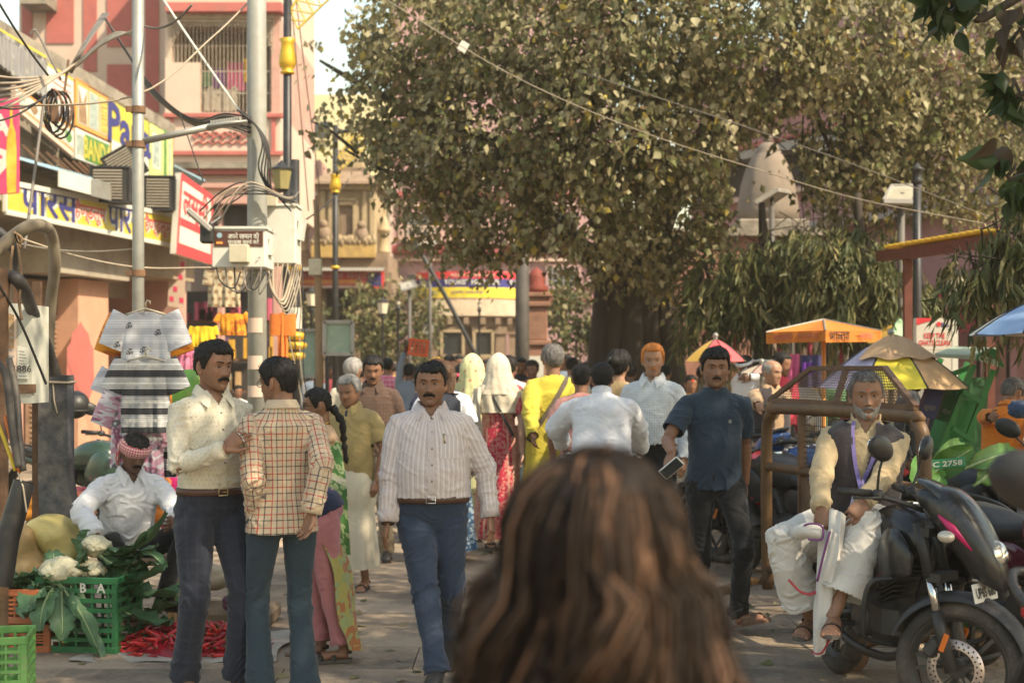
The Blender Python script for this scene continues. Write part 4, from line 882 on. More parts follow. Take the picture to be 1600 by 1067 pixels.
 def belt(s,m,z=.055,belly=.3,buckle=None,grow=.004,dz=.034):
  k,u,B=s.k,s.bulk,belly;c,Rm=s.tf(z*k);a=np.arange(40)*2*math.pi/40;w,f,bk=.158*u+.026*B,.108*u+.062*B,.100*u+.01*B;e=2/2.25;g=[]
  for q,o in((-dz/2,0),(-dz/2,grow),(dz/2,grow),(dz/2,0)):
   sn,cs=np.sin(a),np.cos(a);g.append(c+(np.stack([(w+o)*np.sign(sn)*np.abs(sn)**e,np.where(cs>0,-(f+o),bk+o)*np.abs(cs)**e,0*a+q],1)*k)@Rm.T)
  b=MB();b.grid(np.array(g),closed=True);o=s.mb_out('belt',b,m)
  if buckle is not None:
   b=MB();p=c+Rm@np.array([0,-(f+grow)*k-.003,0]);q=[p+Rm@np.array([x,0,zz])for x,zz in((-.024,-.017),(.024,-.017),(.024,.017),(-.024,.017),(-.024,-.017))];b.tube(q,.004,6);b.tube([p,p+Rm@np.array([.024,0,0])],.003,6);s.mb_out('buckle',b,buckle,parent=o)
 def trousers(s,m,name='trousers',loose=1.0,belly=.3,top=.07,hemr=.060,hemz=.07,wr=.008,short=1.0,fold=1.0):
  k,u=s.k,s.bulk;b=MB();B=belly
  R_=[(-.115,.10*u,.085*u,.09*u),(-.075,.165*u*loose,.105*u,.115*u),(-.03,.175*u,.112*u+.02*B,.122*u),(.02,.166*u+.012*B,.110*u+.05*B,.112*u+.006*B),(top,.160*u+.024*B,.108*u+.062*B,.102*u+.008*B)]
  s.torso_rings(b,R_);bones=[(s.tf(.07*k)[0],s.tf(-.1*k)[0],.15*k,(0,-1,0),0)];ends=[];c,Rm=s.tf(top*k);ends.append((c,Rm[:,2],.2*k));s.joints=[]
  for cc in 'RL':
   h,kn,an=s.hip[cc],s.kn[cc],s.an[cc];d1,d2=kn-h,an-kn;L2=np.linalg.norm(d2);e=kn+d2*(1+(.0 if short==1 else-(1-short)))-d2/L2*.0;hz_=min(1.0,short);end=kn+d2*(hz_-.0)+(d2/L2)*(.02*k if short>=1 else 0)
   l=loose;b.tube([h+s.Rp@np.array([0,0,.04*k]),h,h+d1*.25,h+d1*.65,kn,kn+(end-kn)*.3,kn+(end-kn)*.65,end-(end-kn)*.02,end],np.array([.080*u,.098*u,.094*u*l,.077*u*l,.064*l*u**.5,.063*l*u**.5,(.055*l+hemr)/2,hemr,hemr])*k,20)
   bones+=[(h,kn,.085*k,(0,-1,0),0),(kn,end,.06*k,(0,-1,0),0)];ends.append((end,d2,.12*k));s.joints+=[kn+d2*.04,end-d2*.10,h+d1*.05]
  ob=s.garment(name,b,m,bones,ends,wr,fold=fold,seedo=31);return ob
 def footwear(s,kind,m,sole=None):
  k=s.k
  for c in 'RL':
   o,fr=s.foot[c];sg=-1 if c=='R' else 1;pt=lambda*q:o+fr@np.array(q)*k;b=MB()
   up_=fr@np.array([0,0,1.]);out=[(0,.085),(.028,.078),(.036,.045),(.034,0),(.044,-.07),(.047,-.125),(.036,-.17),(.008,-.192),(-.022,-.182),(-.042,-.14),(-.042,-.07),(-.034,0),(-.036,.045),(-.028,.078)]
   out=[(x*sg,y)for x,y in out];out=out if sg>0 else out[::-1]
   b.prism(out,o+fr@np.array([0,0,-.004])*k,fr@np.array([1.,0,0])*k*1.03,fr@np.array([0,1.,0])*k*1.02,up_,.020*k)
   if kind=='shoe':
    b2=MB();b2 .tube([pt(0,.078,.03),pt(0,.068,.045),pt(0,.03,.055),pt(0,-.02,.056),pt(0,-.08,.044),pt(0,-.14,.034),pt(0,-.185,.024),pt(0,-.195,.02)],np.array([.020,.036,.040,.041,.046,.047,.034,.015])*k,16,flat=.80,up=up_);b2 .tube([pt(0,.035,.05),pt(0,.035,.085)],np.array([.042,.039])*k,12)
    o1=s.mb_out('shoe',b2,m);s.mb_out('sole',b,sole or M_BLACKM,False,parent=o1)
   else:
    o1=s.mb_out('sandal',b,sole or m,False);b2=MB()
    bands=((-.095,.030,.052),(-.045,.032,.050))if kind=='slide' else((-.11,.018,.047),(-.03,.014,.050))if kind=='strap' else()
    for(y,w,h_)in bands:
     g=[[pt(.049*math.cos(a),y+dy,.012+h_*math.sin(a))for a in np.linspace(0,math.pi,11)]for dy in(-w,w)];gi=[[pt(.045*math.cos(a),y+dy,.012+(h_-.004)*math.sin(a))for a in np.linspace(0,math.pi,11)]for dy in(w,-w)];b2 .grid(np.array(g+gi+g[:1]))
    if kind=='strap':
     g=[[pt(.040*math.cos(a),.05+.035*math.sin(a),z)for a in np.linspace(0,math.pi,11)]for z in(.05,.066)];b2 .grid(np.array(g))
    if kind=='thong':b2 .tube([pt(.04,-.03,.02),pt(.022,-.085,.05),pt(.006,-.14,.022)],.006*k,6);b2 .tube([pt(-.04,-.03,.02),pt(-.018,-.085,.05),pt(.006,-.14,.022)],.006*k,6)
    s.mb_out('strap',b2,m,parent=o1)
 def skirt(s,m,name,z0,z1,r0,r1,folds=14,amp=.012,tp=None,cx0=(0,0),cx1=(0,0),sy=.72,nz=36,nu=120,seed=0,pinch=0.0,bell=.0,ztilt=0.0):
  ""
  g=[];pat=[];a=np.arange(nu)*2*math.pi/nu
  for i in range(nz):
   t=i/(nz-1);z=z0+(z1-z0)*t;r=r0+(r1-r0)*(t**(1-bell)if bell<1 else t);r=r+.03*s.k*math.sin(math.pi*min(1,t*2.4))*(1 if bell>=0 else 0)
   n=vnoise(np.stack([np.cos(a)*2.2,np.sin(a)*2.2,0*a+t*1.3+seed+s.seed],1));f=np.sin(a*folds+2.2*n+t*.8)*.6+vnoise(np.stack([a*folds*.31,0*a+t*2.2,0*a+seed+s.seed],1))*.8
   rr=r+amp*(.25+1.2*t)*f;cx=np.array(cx0)*(1-t)+np.array(cx1)*t
   g.append(np.stack([cx[0]+rr*np.sin(a),cx[1]-rr*sy*np.cos(a),0*a+z+ztilt*t*np.sin(a)],1));pat.append(np.stack([((a+math.pi)%(2*math.pi)-math.pi)*.17,0*a+(z0-z),0*a],1))
  b=MB();b.grid(np.array(g),closed=True);return s.mb_out(name,b,m,pat=np.concatenate(pat))
 def cloth(s,name,rows,m,n=6,amp=.006,fq=9,thick=.004,seed=1,smooth=True,patscale=1.0):
  ""
  rows=[catmull(r,n)for r in rows];g=np.array(rows);g=np.stack([catmull(g[:,j],n)for j in range(g.shape[1])],1)
  du=np.gradient(g,axis=1);dv=np.gradient(g,axis=0);nn=np.cross(du,dv);nn/=(np.linalg.norm(nn,axis=2,keepdims=True)+1e-9);A_,B_=g.shape[:2]
  u,v=np.meshgrid(np.linspace(0,1,B_),np.linspace(0,1,A_));w=np.sin(u*fq*2*math.pi+2*vnoise(np.stack([u.ravel()*3,v.ravel()*2,0*u.ravel()+seed],1)).reshape(u.shape))*amp+vnoise(np.stack([u.ravel()*7,v.ravel()*6,0*u.ravel()+seed+9],1)).reshape(u.shape)*amp
  g=g+nn*w[...,None];b=MB();lu=np.linalg.norm(np.gradient(g,axis=1),axis=2).cumsum(1);lv=np.linalg.norm(np.gradient(g,axis=0),axis=2).cumsum(0);pat=np.stack([lu-lu[:,-1:]/2,lv,0*lu],-1).reshape(-1,3)
  b.grid(g);b.grid((g-nn*thick)[:,::-1]);return s.mb_out(name,b,m,smooth,pat=np.concatenate([pat,pat[::1]]))
def skin_mat(name,col,stub=.35):
 m=bpy.data.materials.new(name);m.use_nodes=True;nt=m.node_tree;b=nt.nodes['Principled BSDF'];N=nt.nodes.new;L=nt.links.new
 at=N('ShaderNodeAttribute');at.attribute_name='mask';sp=N('ShaderNodeSeparateXYZ');L(at.outputs['Vector'],sp.inputs[0])
 tc=N('ShaderNodeTexCoord');nz=N('ShaderNodeTexNoise');nz.inputs['Scale'].default_value=22;nz.inputs['Detail'].default_value=5;L(tc.outputs['Object'],nz.inputs[0]);c=np.array(col)
 mx=N('ShaderNodeMix');mx.data_type='RGBA';mx.inputs[6].default_value=(*(c*.72),1);mx.inputs[7].default_value=(*(c*1.25),1);L(nz.outputs[0],mx.inputs[0]);out=mx.outputs[2]
 for i,(cc,f)in enumerate((((c[0]*.80,c[1]*.55,c[2]*.55),.8),((c[0]*.45,c[1]*.5,c[2]*.58),stub),((c[0]*.5,c[1]*.45,c[2]*.45),.55))):
  mm=N('ShaderNodeMath');mm.operation='MULTIPLY';L(sp.outputs[i],mm.inputs[0]);mm.inputs[1].default_value=f;q=N('ShaderNodeMix');q.data_type='RGBA';L(mm.outputs[0],q.inputs[0]);L(out,q.inputs[6]);q.inputs[7].default_value=(*cc,1);out=q.outputs[2]
 L(out,b.inputs['Base Color']);b.inputs['Roughness'].default_value=.52;b.inputs['Specular IOR Level'].default_value=.45;b.inputs['Subsurface Weight'].default_value=.08;b.inputs['Subsurface Radius'].default_value=(.01,.004,.002)
 n3=N('ShaderNodeTexNoise');n3 .inputs['Scale'].default_value=90;n3 .inputs['Detail'].default_value=6;L(tc.outputs['Object'],n3 .inputs[0]);bp=N('ShaderNodeBump');bp.inputs['Strength'].default_value=.35;bp.inputs['Distance'].default_value=.004;L(n3 .outputs[0],bp.inputs['Height']);L(bp.outputs[0],b.inputs['Normal']);return m
SKIN={'brown':skin_mat('skin_brown',(.235,.115,.066)),'dark':skin_mat('skin_dark',(.135,.066,.042)),'tan':skin_mat('skin_tan',(.34,.185,.115),.2),'fair':skin_mat('skin_fair',(.46,.28,.20),.0),'mid':skin_mat('skin_mid',(.26,.132,.078),.15)}
EYE_W=mat('eye_white',(.28,.24,.21),.3,.05);EYE_D=mat('iris_dark',(.02,.012,.008),.15,.1)
def hair_mat(name,col,rough=.55,amt=.45):
 m=mat(name,col,rough,amt,40,bump=1.0,bscale=90,stretch=(1,1,.30),spec=.22);return m
HAIR_B=hair_mat('hair_black',(.014,.012,.011));HAIR_G=hair_mat('hair_grey',(.26,.245,.23),.55,.45);HAIR_S=hair_mat('hair_salt_pepper',(.12,.11,.105),.5,.7);HAIR_W=hair_mat('hair_white',(.50,.47,.43),.6,.3);HAIR_O=hair_mat('hair_henna',(.55,.19,.04),.55,.3);HAIR_BR=hair_mat('hair_brown',(.085,.045,.026),.45,.5)
def fabric(name,col,rough=.86,var=.08,sheen=.15,weave=.25,lines=None,checks=None,dots=None,coords='pat',bump=None,paisley=None):
 ""
 if name in MATS:return MATS[name]
 m=bpy.data.materials.new(name);m.use_nodes=True;nt=m.node_tree;b=nt.nodes['Principled BSDF'];N=nt.nodes.new;L=nt.links.new
 at=N('ShaderNodeAttribute');at.attribute_name='pat';sp=N('ShaderNodeSeparateXYZ');L(at.outputs['Vector'],sp.inputs[0]);tc=N('ShaderNodeTexCoord');c=np.array(col)
 nz=N('ShaderNodeTexNoise');nz.inputs['Scale'].default_value=7;nz.inputs['Detail'].default_value=6;L(tc.outputs['Object'],nz.inputs[0])
 mx=N('ShaderNodeMix');mx.data_type='RGBA';mx.inputs[6].default_value=(*(c*(1-var)),1);mx.inputs[7].default_value=(*np.clip(c*(1+var),0,1),1);L(nz.outputs[0],mx.inputs[0]);out=mx.outputs[2]
 def math_(op,a,v=None,clamp=False):
  q=N('ShaderNodeMath');q.operation=op;q.use_clamp=clamp
  if hasattr(a,'links')or hasattr(a,'is_linked'):L(a,q.inputs[0])
  else:q.inputs[0].default_value=a
  if v is not None:
   if hasattr(v,'is_linked'):L(v,q.inputs[1])
   else:q.inputs[1].default_value=v
  return q.outputs[0]
 def over(mask,col2):
  nonlocal out
  q=N('ShaderNodeMix');q.data_type='RGBA';L(mask,q.inputs[0]);L(out,q.inputs[6]);q.inputs[7].default_value=(*col2,1);out=q.outputs[2]
 for(ax,per,wf,c2,st,ph)in(lines or[]):
  f=math_('FRACT',math_('ADD',math_('DIVIDE',sp.outputs[ax],per),10+ph));k_=math_('LESS_THAN',math_('ABSOLUTE',math_('SUBTRACT',f,.5)),wf/2);over(math_('MULTIPLY',k_,st),c2)
 if dots:
  per,rad,c2=dots;fx=math_('SUBTRACT',math_('FRACT',math_('ADD',math_('DIVIDE',sp.outputs[0],per),20)),.5);row=math_('FLOOR',math_('DIVIDE',sp.outputs[1],per));sh=math_('MULTIPLY',math_('FRACT',math_('MULTIPLY',row,.5)),1.0)
  fx=math_('SUBTRACT',math_('FRACT',math_('ADD',math_('ADD',math_('DIVIDE',sp.outputs[0],per),20),sh)),.5);fy=math_('SUBTRACT',math_('FRACT',math_('DIVIDE',sp.outputs[1],per)),.5);r2=math_('ADD',math_('MULTIPLY',fx,fx),math_('MULTIPLY',fy,fy));over(math_('LESS_THAN',r2,rad*rad),c2)
 if paisley:
  for(sc_,th,c2,st)in paisley:
   vo=N('ShaderNodeTexVoronoi');vo.inputs['Scale'].default_value=sc_;mp=N('ShaderNodeMapping');L(at.outputs['Vector'],mp.inputs[0]);L(mp.outputs[0],vo.inputs[0]);k_=math_('LESS_THAN',math_('ABSOLUTE',math_('SUBTRACT',vo.outputs['Distance'],th)),th*.45);over(math_('MULTIPLY',k_,st),c2)
 L(out,b.inputs['Base Color']);b.inputs['Roughness'].default_value=rough;b.inputs['Sheen Weight'].default_value=sheen;b.inputs['Specular IOR Level'].default_value=.25
 n3=N('ShaderNodeTexNoise');n3 .inputs['Scale'].default_value=45;n3 .inputs['Detail'].default_value=5;L(tc.outputs['Object'],n3 .inputs[0]);bp=N('ShaderNodeBump');bp.inputs['Strength'].default_value=weave;bp.inputs['Distance'].default_value=.006;L(n3 .outputs[0],bp.inputs['Height']);n4=N('ShaderNodeTexNoise');n4 .inputs['Scale'].default_value=7;n4 .inputs['Detail'].default_value=2.5;n4 .inputs['Distortion'].default_value=1.6;L(tc.outputs['Object'],n4 .inputs[0]);b4=N('ShaderNodeBump');b4 .inputs['Strength'].default_value=.22;b4 .inputs['Distance'].default_value=.035;L(n4 .outputs[0],b4 .inputs['Height']);L(b4 .outputs[0],bp.inputs['Normal'])
 L(bp.outputs[0],b.inputs['Normal']);MATS[name]=m;return m
 # PEOPLE CLOSE BY
def loc(pos,yaw,w):return rz(-R(yaw))@(np.asarray(w,float)-np.array([pos[0],pos[1],pos[2]if len(pos)>2 else 0.]))
def locv(yaw,v):return rz(-R(yaw))@np.asarray(v,float)
M_BELT=mat('belt_brown',(.075,.035,.022),.45,.15);M_BELTB=mat('belt_black',(.02,.018,.017),.45,.15);M_BRASS=mat('brass',(.45,.36,.2),.3,.1,metal=.8);M_STEEL=mat('bright_steel',(.62,.61,.58),.22,.06,metal=.9)
M_LEATHER=mat('dark_leather',(.028,.024,.023),.5,.2,bump=.2);M_SOLE=mat('grey_sole',(.10,.085,.075),.85,.15);M_SLIP=mat('brown_slipper',(.13,.075,.05),.7,.2)
M_BTN=mat('button_horn',(.25,.2,.14),.35,.1)
F_SPK=fabric('cream_speckled_cotton',(.56,.51,.40),dots=(.024,.085,(.17,.12,.07)))
F_NAVYT=fabric('navy_trouser_cloth',(.020,.023,.036),.9,.12,lines=[(0,.05,.25,(.030,.034,.05),.5,0),(1,.06,.25,(.028,.032,.048),.5,0)])
ps,yw=(-1.535,7.25),36
f=Figure('person','man in a cream speckled shirt with one ringed hand held to his chest',ps,yw,1.785,0,'brown',lean=1,bulk=.98,head=(14,3,0),handR=loc(ps,yw,P(350,702,6.96)),elbR=(-.5,.15,-.8),hdR=locv(yw,(.72,.0,.62)),palmR=locv(yw,(.25,.75,-.25)),curlR=.42,handL=loc(ps,yw,P(352,820,7.32)),elbL=(.4,.8,0),footR=(-.11,.05,0),footL=(.13,-.10,0),toeR=-8,toeL=22,hd=Head(.98,1.02,1.1),cat='man')
f.shirt(F_SPK,belly=.42,hem=.062);f.collar(F_SPK,.62);f.trousers(F_NAVYT,belly=.42,loose=1.10,hemr=.074,hemz=.03);f.belt(M_BELT,.058,.42,M_BRASS,grow=.008)
f.strip([(0,.53-.028*i)for i in range(17)],.030,F_SPK,'placket',.0025);f.buttons(M_BTN,[.44,.36,.28,.20,.12]);f.strip([(-.0,.535),(.006,.515),(.004,.50)],.012,M_NAVY,'shirt_trim',.003)
f.hair(HAIR_B,fh=.066,tt=.019,ts=.008,part=-.3,rough=.0045);f.eyes();f.brows(HAIR_B,.0048);f.moustache(HAIR_B,.034,.0092,.012);f.footwear('slide',M_LEATHER,M_SOLE)
rg=MB();w=f.wr['R']
for t_,o_ in((.100,.030),(.104,.010),(.100,-.0105)):
 d_=nrm(f.hdir['R']);p_=nrm(f.palm['R']-f.palm['R']@d_*d_);s_=np.cross(p_,d_);c_=w+(d_*t_+s_*o_)*f.k+p_*.006
 rg.tube([c_+.0105*(math.cos(a)*s_+math.sin(a)*p_)for a in np.linspace(0,2*math.pi,11)],.0022,5,cap=False);rg.ball(c_-p_*.011,.0035,6,4)
f.mb_out('finger_ring',rg,M_STEEL)
PL=[(0,.066,.085,(.40,.045,.035),.9,0),(1,.066,.085,(.40,.045,.035),.9,0),(0,.066,.085,(.06,.05,.06),.85,.45),(1,.066,.085,(.06,.05,.06),.85,.45),(0,.066,.30,(.58,.47,.33),.35,.2)]
F_PLAID=fabric('plaid_cotton',(.50,.39,.27),lines=PL);F_TEAL=fabric('slate_teal_cloth',(.026,.042,.056),.88,.1)
ps,yw=(-1.155,7.15),-157
f=Figure('person','man in a red plaid shirt and glasses seen from behind, hand in pocket',ps,yw,1.70,0,'brown',lean=2,bulk=.90,head=(42,6,0),handL=loc(ps,yw,P(402,808,7.12)),elbL=(.25,.9,0),handR=loc(ps,yw,P(486,800,6.98)),elbR=(-.15,.9,-.1),footR=(-.10,.06,0),footL=(.12,-.02,0),toeR=-14,toeL=12,hd=Head(.97,.95),cat='man')
f.shirt(F_PLAID,belly=.15,hem=-.10,loose=1.06,wrap=math.pi,flare=.25,sl_r=1.0,grow=.008);f.collar(F_PLAID,.5);f.trousers(F_TEAL,belly=.05,loose=1.02,hemr=.078,top=.0,fold=.8)
f.strip([],.01,F_PLAID,'x')if False else None
f.hair(HAIR_B,fh=.062,tt=.020,ts=.013,zb=-.078,rough=.0022,temple=.006);f.brows(HAIR_B);f.eyes();f.glasses(mat('brown_frame',(.13,.07,.03),.3));f.footwear('shoe',M_LEATHER,M_SOLE)
F_LILAC=fabric('lilac_stripe_cotton',(.50,.43,.42),lines=[(0,.0215,.34,(.62,.57,.55),.8,0),(0,.0215,.06,(.36,.28,.29),.7,.36)])
F_JEANS=fabric('blue_denim',(.029,.043,.076),.9,.30,weave=.4);F_BLACKT=fabric('black_denim',(.012,.012,.014),.9,.2)
ps,yw=(-.43,7.55),3
f=Figure('person','stout moustached man in a lilac striped shirt and blue jeans walking to us',ps,yw,1.685,0,'brown',lean=-2,bulk=1.13,head=(-6,2,0),handR=loc(ps,yw,P(605,822,7.42)),elbR=(-.75,.55,0),hdR=locv(yw,(-.22,-.12,-1)),palmR=locv(yw,(.9,.25,-.3)),curlR=.24,handL=loc(ps,yw,P(766,806,7.55)),elbL=(.75,.55,0),hdL=locv(yw,(.1,-.3,-.95)),footR=(.03,-.28,.0),toeR=-6,fpR=-6,footL=(.09,.34,.10),fpL=38,toeL=4,hd=Head(1.02,1.04,1.08,.35),cat='man')
f.shirt(F_LILAC,belly=1.0,hem=.050,loose=1.03,fold=1.15,sl_r=1.12);f.collar(F_LILAC,.70);f.trousers(F_JEANS,belly=.75,loose=1.0,hemr=.064,fold=1.5);f.belt(M_BELT,.048,.92,M_STEEL,grow=.006,dz=.040)
f.strip([(0,.52-.028*i)for i in range(17)],.032,F_LILAC,'placket',.003);f.buttons(M_BTN,[.475,.40,.315,.23,.145,.08])
pk=[(.055+.10*a,.375-.115*b_)for b_ in(0,1)for a in(0,1)]
g_=np.array([[f.surf(.050+.105*i/6,.385-.12*j/6,.004)for i in range(7)]for j in range(7)]);b=MB();b.grid(g_);f.mb_out('pocket',b,F_LILAC,pat=np.array([[(.050+.105*i/6),-.2+.02*j,0]for j in range(7)for i in range(7)]))
b=MB();b.tube([f.surf(.068,.395,.009),f.surf(.072,.345,.009)],.0045,8);f.mb_out('pen',b,M_BRASS)
f.hair(HAIR_B,fh=.062,tt=.013,ts=.008,part=.3,temple=.004,rough=.004);f.eyes();f.brows(HAIR_B,.005);f.moustache(HAIR_B,.034,.0088,.009);f.footwear('shoe',M_LEATHER,M_SOLE)
b=MB();w=f.wr['R'];d_=nrm(f.wr['R']-f.el['R']);x_,y_,_=frame_of(d_)
for i in range(16):a=i/16*2*math.pi;b.ball(w+d_*.012+.031*(math.cos(a)*x_+math.sin(a)*y_),.0062,6,4)
f.mb_out('bead_bracelet',b,mat('rudraksha_bead',(.06,.03,.02),.6))
F_NAVY=fabric('navy_jersey',(.024,.040,.062),.9,.12)
ps,yw=(1.275,8.95),2
f=Figure('person','man in a plain navy T-shirt and black jeans striding, phone held low',ps,yw,1.775,0,'brown',lean=1,bulk=.94,head=(-3,2,0),handR=loc(ps,yw,P(1050,708,8.56)),elbR=(-.3,.8,-.2),hdR=locv(yw,(-.3,-.45,-.85)),palmR=locv(yw,(.55,.3,-.5)),curlR=.5,handL=loc(ps,yw,P(1166,790,9.2)),elbL=(.5,.8,0),footR=(-.07,.20,.02),fpR=12,footL=(.17,-.12,.05),toeL=40,fpL=-16,kneeL=(.25,-1,0),hd=Head(1.0,1.05,1.05,.2),cat='man')
f.shirt(F_NAVY,sleeve='short',belly=.34,hem=-.075,loose=1.03,cuff=False,sl_r=1.06,vn=.035);f.trousers(F_BLACKT,belly=.3,loose=1.0,hemr=.062,top=.03,fold=1.3)
b=MB();c,Rm=f.tf(.545*f.k);a=np.linspace(0,2*math.pi,33);b.tube([c+Rm@np.array([.070*math.sin(q),-.068*math.cos(q)+.006,-.006-.020*max(0,math.cos(q))])*f.k for q in a],.0085,8,cap=False);f.mb_out('neck_rib',b,F_NAVY)
b=MB();p_=f.surf(.075,.345,.003);b.tube([p_+(.008*math.cos(q),0,.009*math.sin(q))for q in np.linspace(0,2*math.pi,11)],.0017,4,cap=False);b.bar(p_+(-.004,0,-.004),p_+(.004,0,.004),.002,.002);f.mb_out('chest_logo',b,M_WHITE)
f.hair(HAIR_B,fh=.058,tt=.020,ts=.010,part=-.2,rough=.005);f.eyes();f.brows(HAIR_B);f.moustache(HAIR_B,.028,.0055,.008);f.footwear('slide',M_SLIP,M_SLIP)
hp=np.array(wmat(f.root)@Vector(f.wr['R']+nrm(f.hdir['R'])*.085+np.array([.015,-.02,-.012])));tg=empty('mobile_phone',hp,0,'slim phone with a pale edge held low by the man in navy','phone')
b=MB();b.box((0,0,0),(.075,.012,.15),rot=(.5,.75,.3),bev=.006);b.build('phone_case',mat('phone_white',(.62,.6,.56),.35),tg);b=MB();b.box((0,-.0,0),(.068,.014,.14),rot=(.5,.75,.3),bev=.003);b.build('phone_screen',M_GLASS,tg)
F_KHADI=fabric('sand_khadi',(.44,.335,.20),.92,.1,weave=.5);F_VEST=fabric('plum_grey_wool',(.050,.042,.046),.95,.15,weave=.6);F_DHOTI=fabric('white_dhoti_cotton',(.60,.565,.52),.9,.05,weave=.4,lines=[(0,9,.0,(.5,.05,.05),1,0)])
ps,yw=(1.80,7.36),-12
f=Figure('person','grey bearded old man in dark waistcoat and white dhoti seated on the motorcycle',ps,yw,1.77,0,'mid',lean=3,tilt=3,bulk=1.0,pel=(0,0,.83),head=(4,3,-2),handR=loc(ps,yw,P(1281,806,6.92)),elbR=(-.9,.35,-.2),hdR=locv(yw,(.25,-.35,-.9)),palmR=locv(yw,(.55,.8,.0)),curlR=.55,handL=loc(ps,yw,P(1341,800,6.86)),elbL=(1,.3,-.1),hdL=locv(yw,(-.62,-.35,-.62)),palmL=locv(yw,(-.3,.75,-.5)),curlL=.5,footR=loc(ps,yw,P(1262,990,7.2)),footL=loc(ps,yw,P(1303,986,6.80)),toeR=-12,toeL=-6,kneeR=(-.85,-1,.5),kneeL=(-.05,-1,.45),hd=Head(.97,1.0,1.2),cat='man')
f.shirt(F_KHADI,belly=.35,hem=-.04,loose=1.04,fold=1.0,sl_r=1.02);f.collar(F_KHADI,.6,.030,band=True,name='band_collar');f.trousers(F_DHOTI,'dhoti',loose=1.55,belly=.2,hemr=.115,short=.80,fold=1.9,top=.04)
k=f.k;b=MB();bel,u=.42,1.0
f.torso_rings(b,[(z,w_+.022,ff+.020,bb+.018)for z,w_,ff,bb in((-.10,.178,.135,.13),(0,.176,.140,.125),(.10,.172,.138,.112),(.2,.172,.142,.112),(.30,.176,.132,.118),(.38,.188,.124,.124),(.435,.194,.112,.120),(.475,.178,.098,.108),(.508,.13,.086,.096),(.54,.086,.074,.082))])
f.joints=[];c0,R0=f.tf(-.1*k);c1,R1=f.tf(.545*k)
def vcut(C,N):
 L=(C-f.P)@f.Rt;return(L[:,1]<-.03)&(np.abs(L[:,0]+.012)<.016+.046*sm(.26,.54,L[:,2])+.02*sm(.1,-.1,L[:,2]))
f.garment('waistcoat',b,F_VEST,[(c0,c1,.16,(0,-1,0),0)],[(c0,-R0[:,2],.35),(c1,R1[:,2],.12)],.004,cut=vcut)
for sg in(-1,1):
 S0=f.sh['R' if sg<0 else 'L'];b=MB();cc=S0+f.Rt@np.array([-sg*.028,0,-.052]);b.tube([cc+f.Rt@np.array([sg*.030*math.sin(a)*0+sg*.02,.088*math.cos(a),.098*math.sin(a)])for a in np.linspace(0,2*math.pi,25)],.0075,6,cap=False);f.mb_out('armhole_edge',b,F_VEST)
M_LAN=mat('violet_ribbon',(.17,.13,.34),.6,.1,40,dirt=(.4,.36,.5),dscale=60,damt=.35)
ob0=f.ob_shirt
for sg in(-1,1):
 pts=[(sg*.060,.535),(sg*.066,.50),(sg*.062,.44),(sg*.05-.004,.38),(sg*.034-.008,.32),(sg*.016-.013,.27),(-.017,.235)];f.strip(pts,.020,M_LAN,'lanyard',.024)
f.strip([(-.017,.24),(-.022,.20),(-.026,.165)],.014,M_LAN,'lanyard',.022)
p_=f.surf(-.03,.125,.030);cd=empty('x',(0,0,0));bpy.data.objects.remove(cd);Rm=f.Rt@rz(.1)@ry(.18);b=MB();b.box(p_,(.062,.004,.092),rot=Rm,bev=.003);o_=f.mb_out('id_card',b,mat('card_lilac',(.50,.44,.62),.35));b=MB();b.box(p_+Rm@np.array([-.005,-.004,-.005]),(.03,.002,.04),rot=Rm);b.box(p_+Rm@np.array([.0,-.004,.032]),(.045,.002,.012),rot=Rm);f.mb_out('card_print',b,mat('card_white',(.7,.68,.7),.4),parent=o_)
f.hair(HAIR_S,fh=.074,tt=.013,ts=.010,temple=.012,rough=.003);f.eyes();f.brows(HAIR_S,.004);f.moustache(HAIR_G,.030,.0050,.012);f.beard(HAIR_G,-.0015);f.footwear('strap',M_LEATHER,M_SOLE)
b=MB();b.ball(f.hl((0,float(f.hd.front(np.array(0.),np.array(.036)))-.0005,.036)),np.array([.0045,.0015,.007])*f.hk,8,6,rot=f.Rh);f.mb_out('tilak',b,mat('vermilion',(.62,.06,.02),.7))
W2=lambda px,py,d:loc(ps,yw,P(px,py,d))
rows=[[W2(1290,800,6.98),W2(1306,796,6.90),W2(1322,806,6.88)],[W2(1276,880,6.90),W2(1298,870,6.84),W2(1314,878,6.84)],[W2(1270,950,6.90),W2(1288,945,6.84),W2(1302,950,6.86)],[W2(1268,1022,6.92),W2(1283,1024,6.86),W2(1298,1000,6.88)]]
F_DEDGE=fabric('dhoti_red_border',(.60,.565,.52),lines=[]);f.cloth('dhoti_end',rows,F_DHOTI,7,.010,2.5)
b=MB();b.tube(catmull([W2(1268,1018,6.905),W2(1283,1020,6.845),W2(1298,996,6.865)],5),.010,6,flat=.4);f.mb_out('dhoti_border',b,mat('border_red',(.42,.06,.07),.85))
b=MB();b.tube(catmull([W2(1232,905,6.87),W2(1248,922,6.85),W2(1264,928,6.86),W2(1275,924,6.9)],5),.011,6,flat=.5);f.mb_out('dhoti_border',b,MATS['border_red'])
rows=[[W2(1252,822,6.96),W2(1268,812,6.86),W2(1288,812,6.84)],[W2(1252,848,6.95),W2(1270,846,6.82),W2(1290,846,6.82)]]
b=MB();b.tube(catmull([W2(1250,832,6.93),W2(1264,828,6.86),W2(1284,832,6.84)],6),.052,14,flat=.72);f.mb_out('folded_scarf',b,F_DHOTI)
b=MB();b.tube(catmull([W2(1250,826,6.88),W2(1264,818,6.80),W2(1284,822,6.79),W2(1284,842,6.79),W2(1262,842,6.80)],6),.005,6);f.mb_out('scarf_border',b,mat('violet_border',(.16,.05,.17),.8))
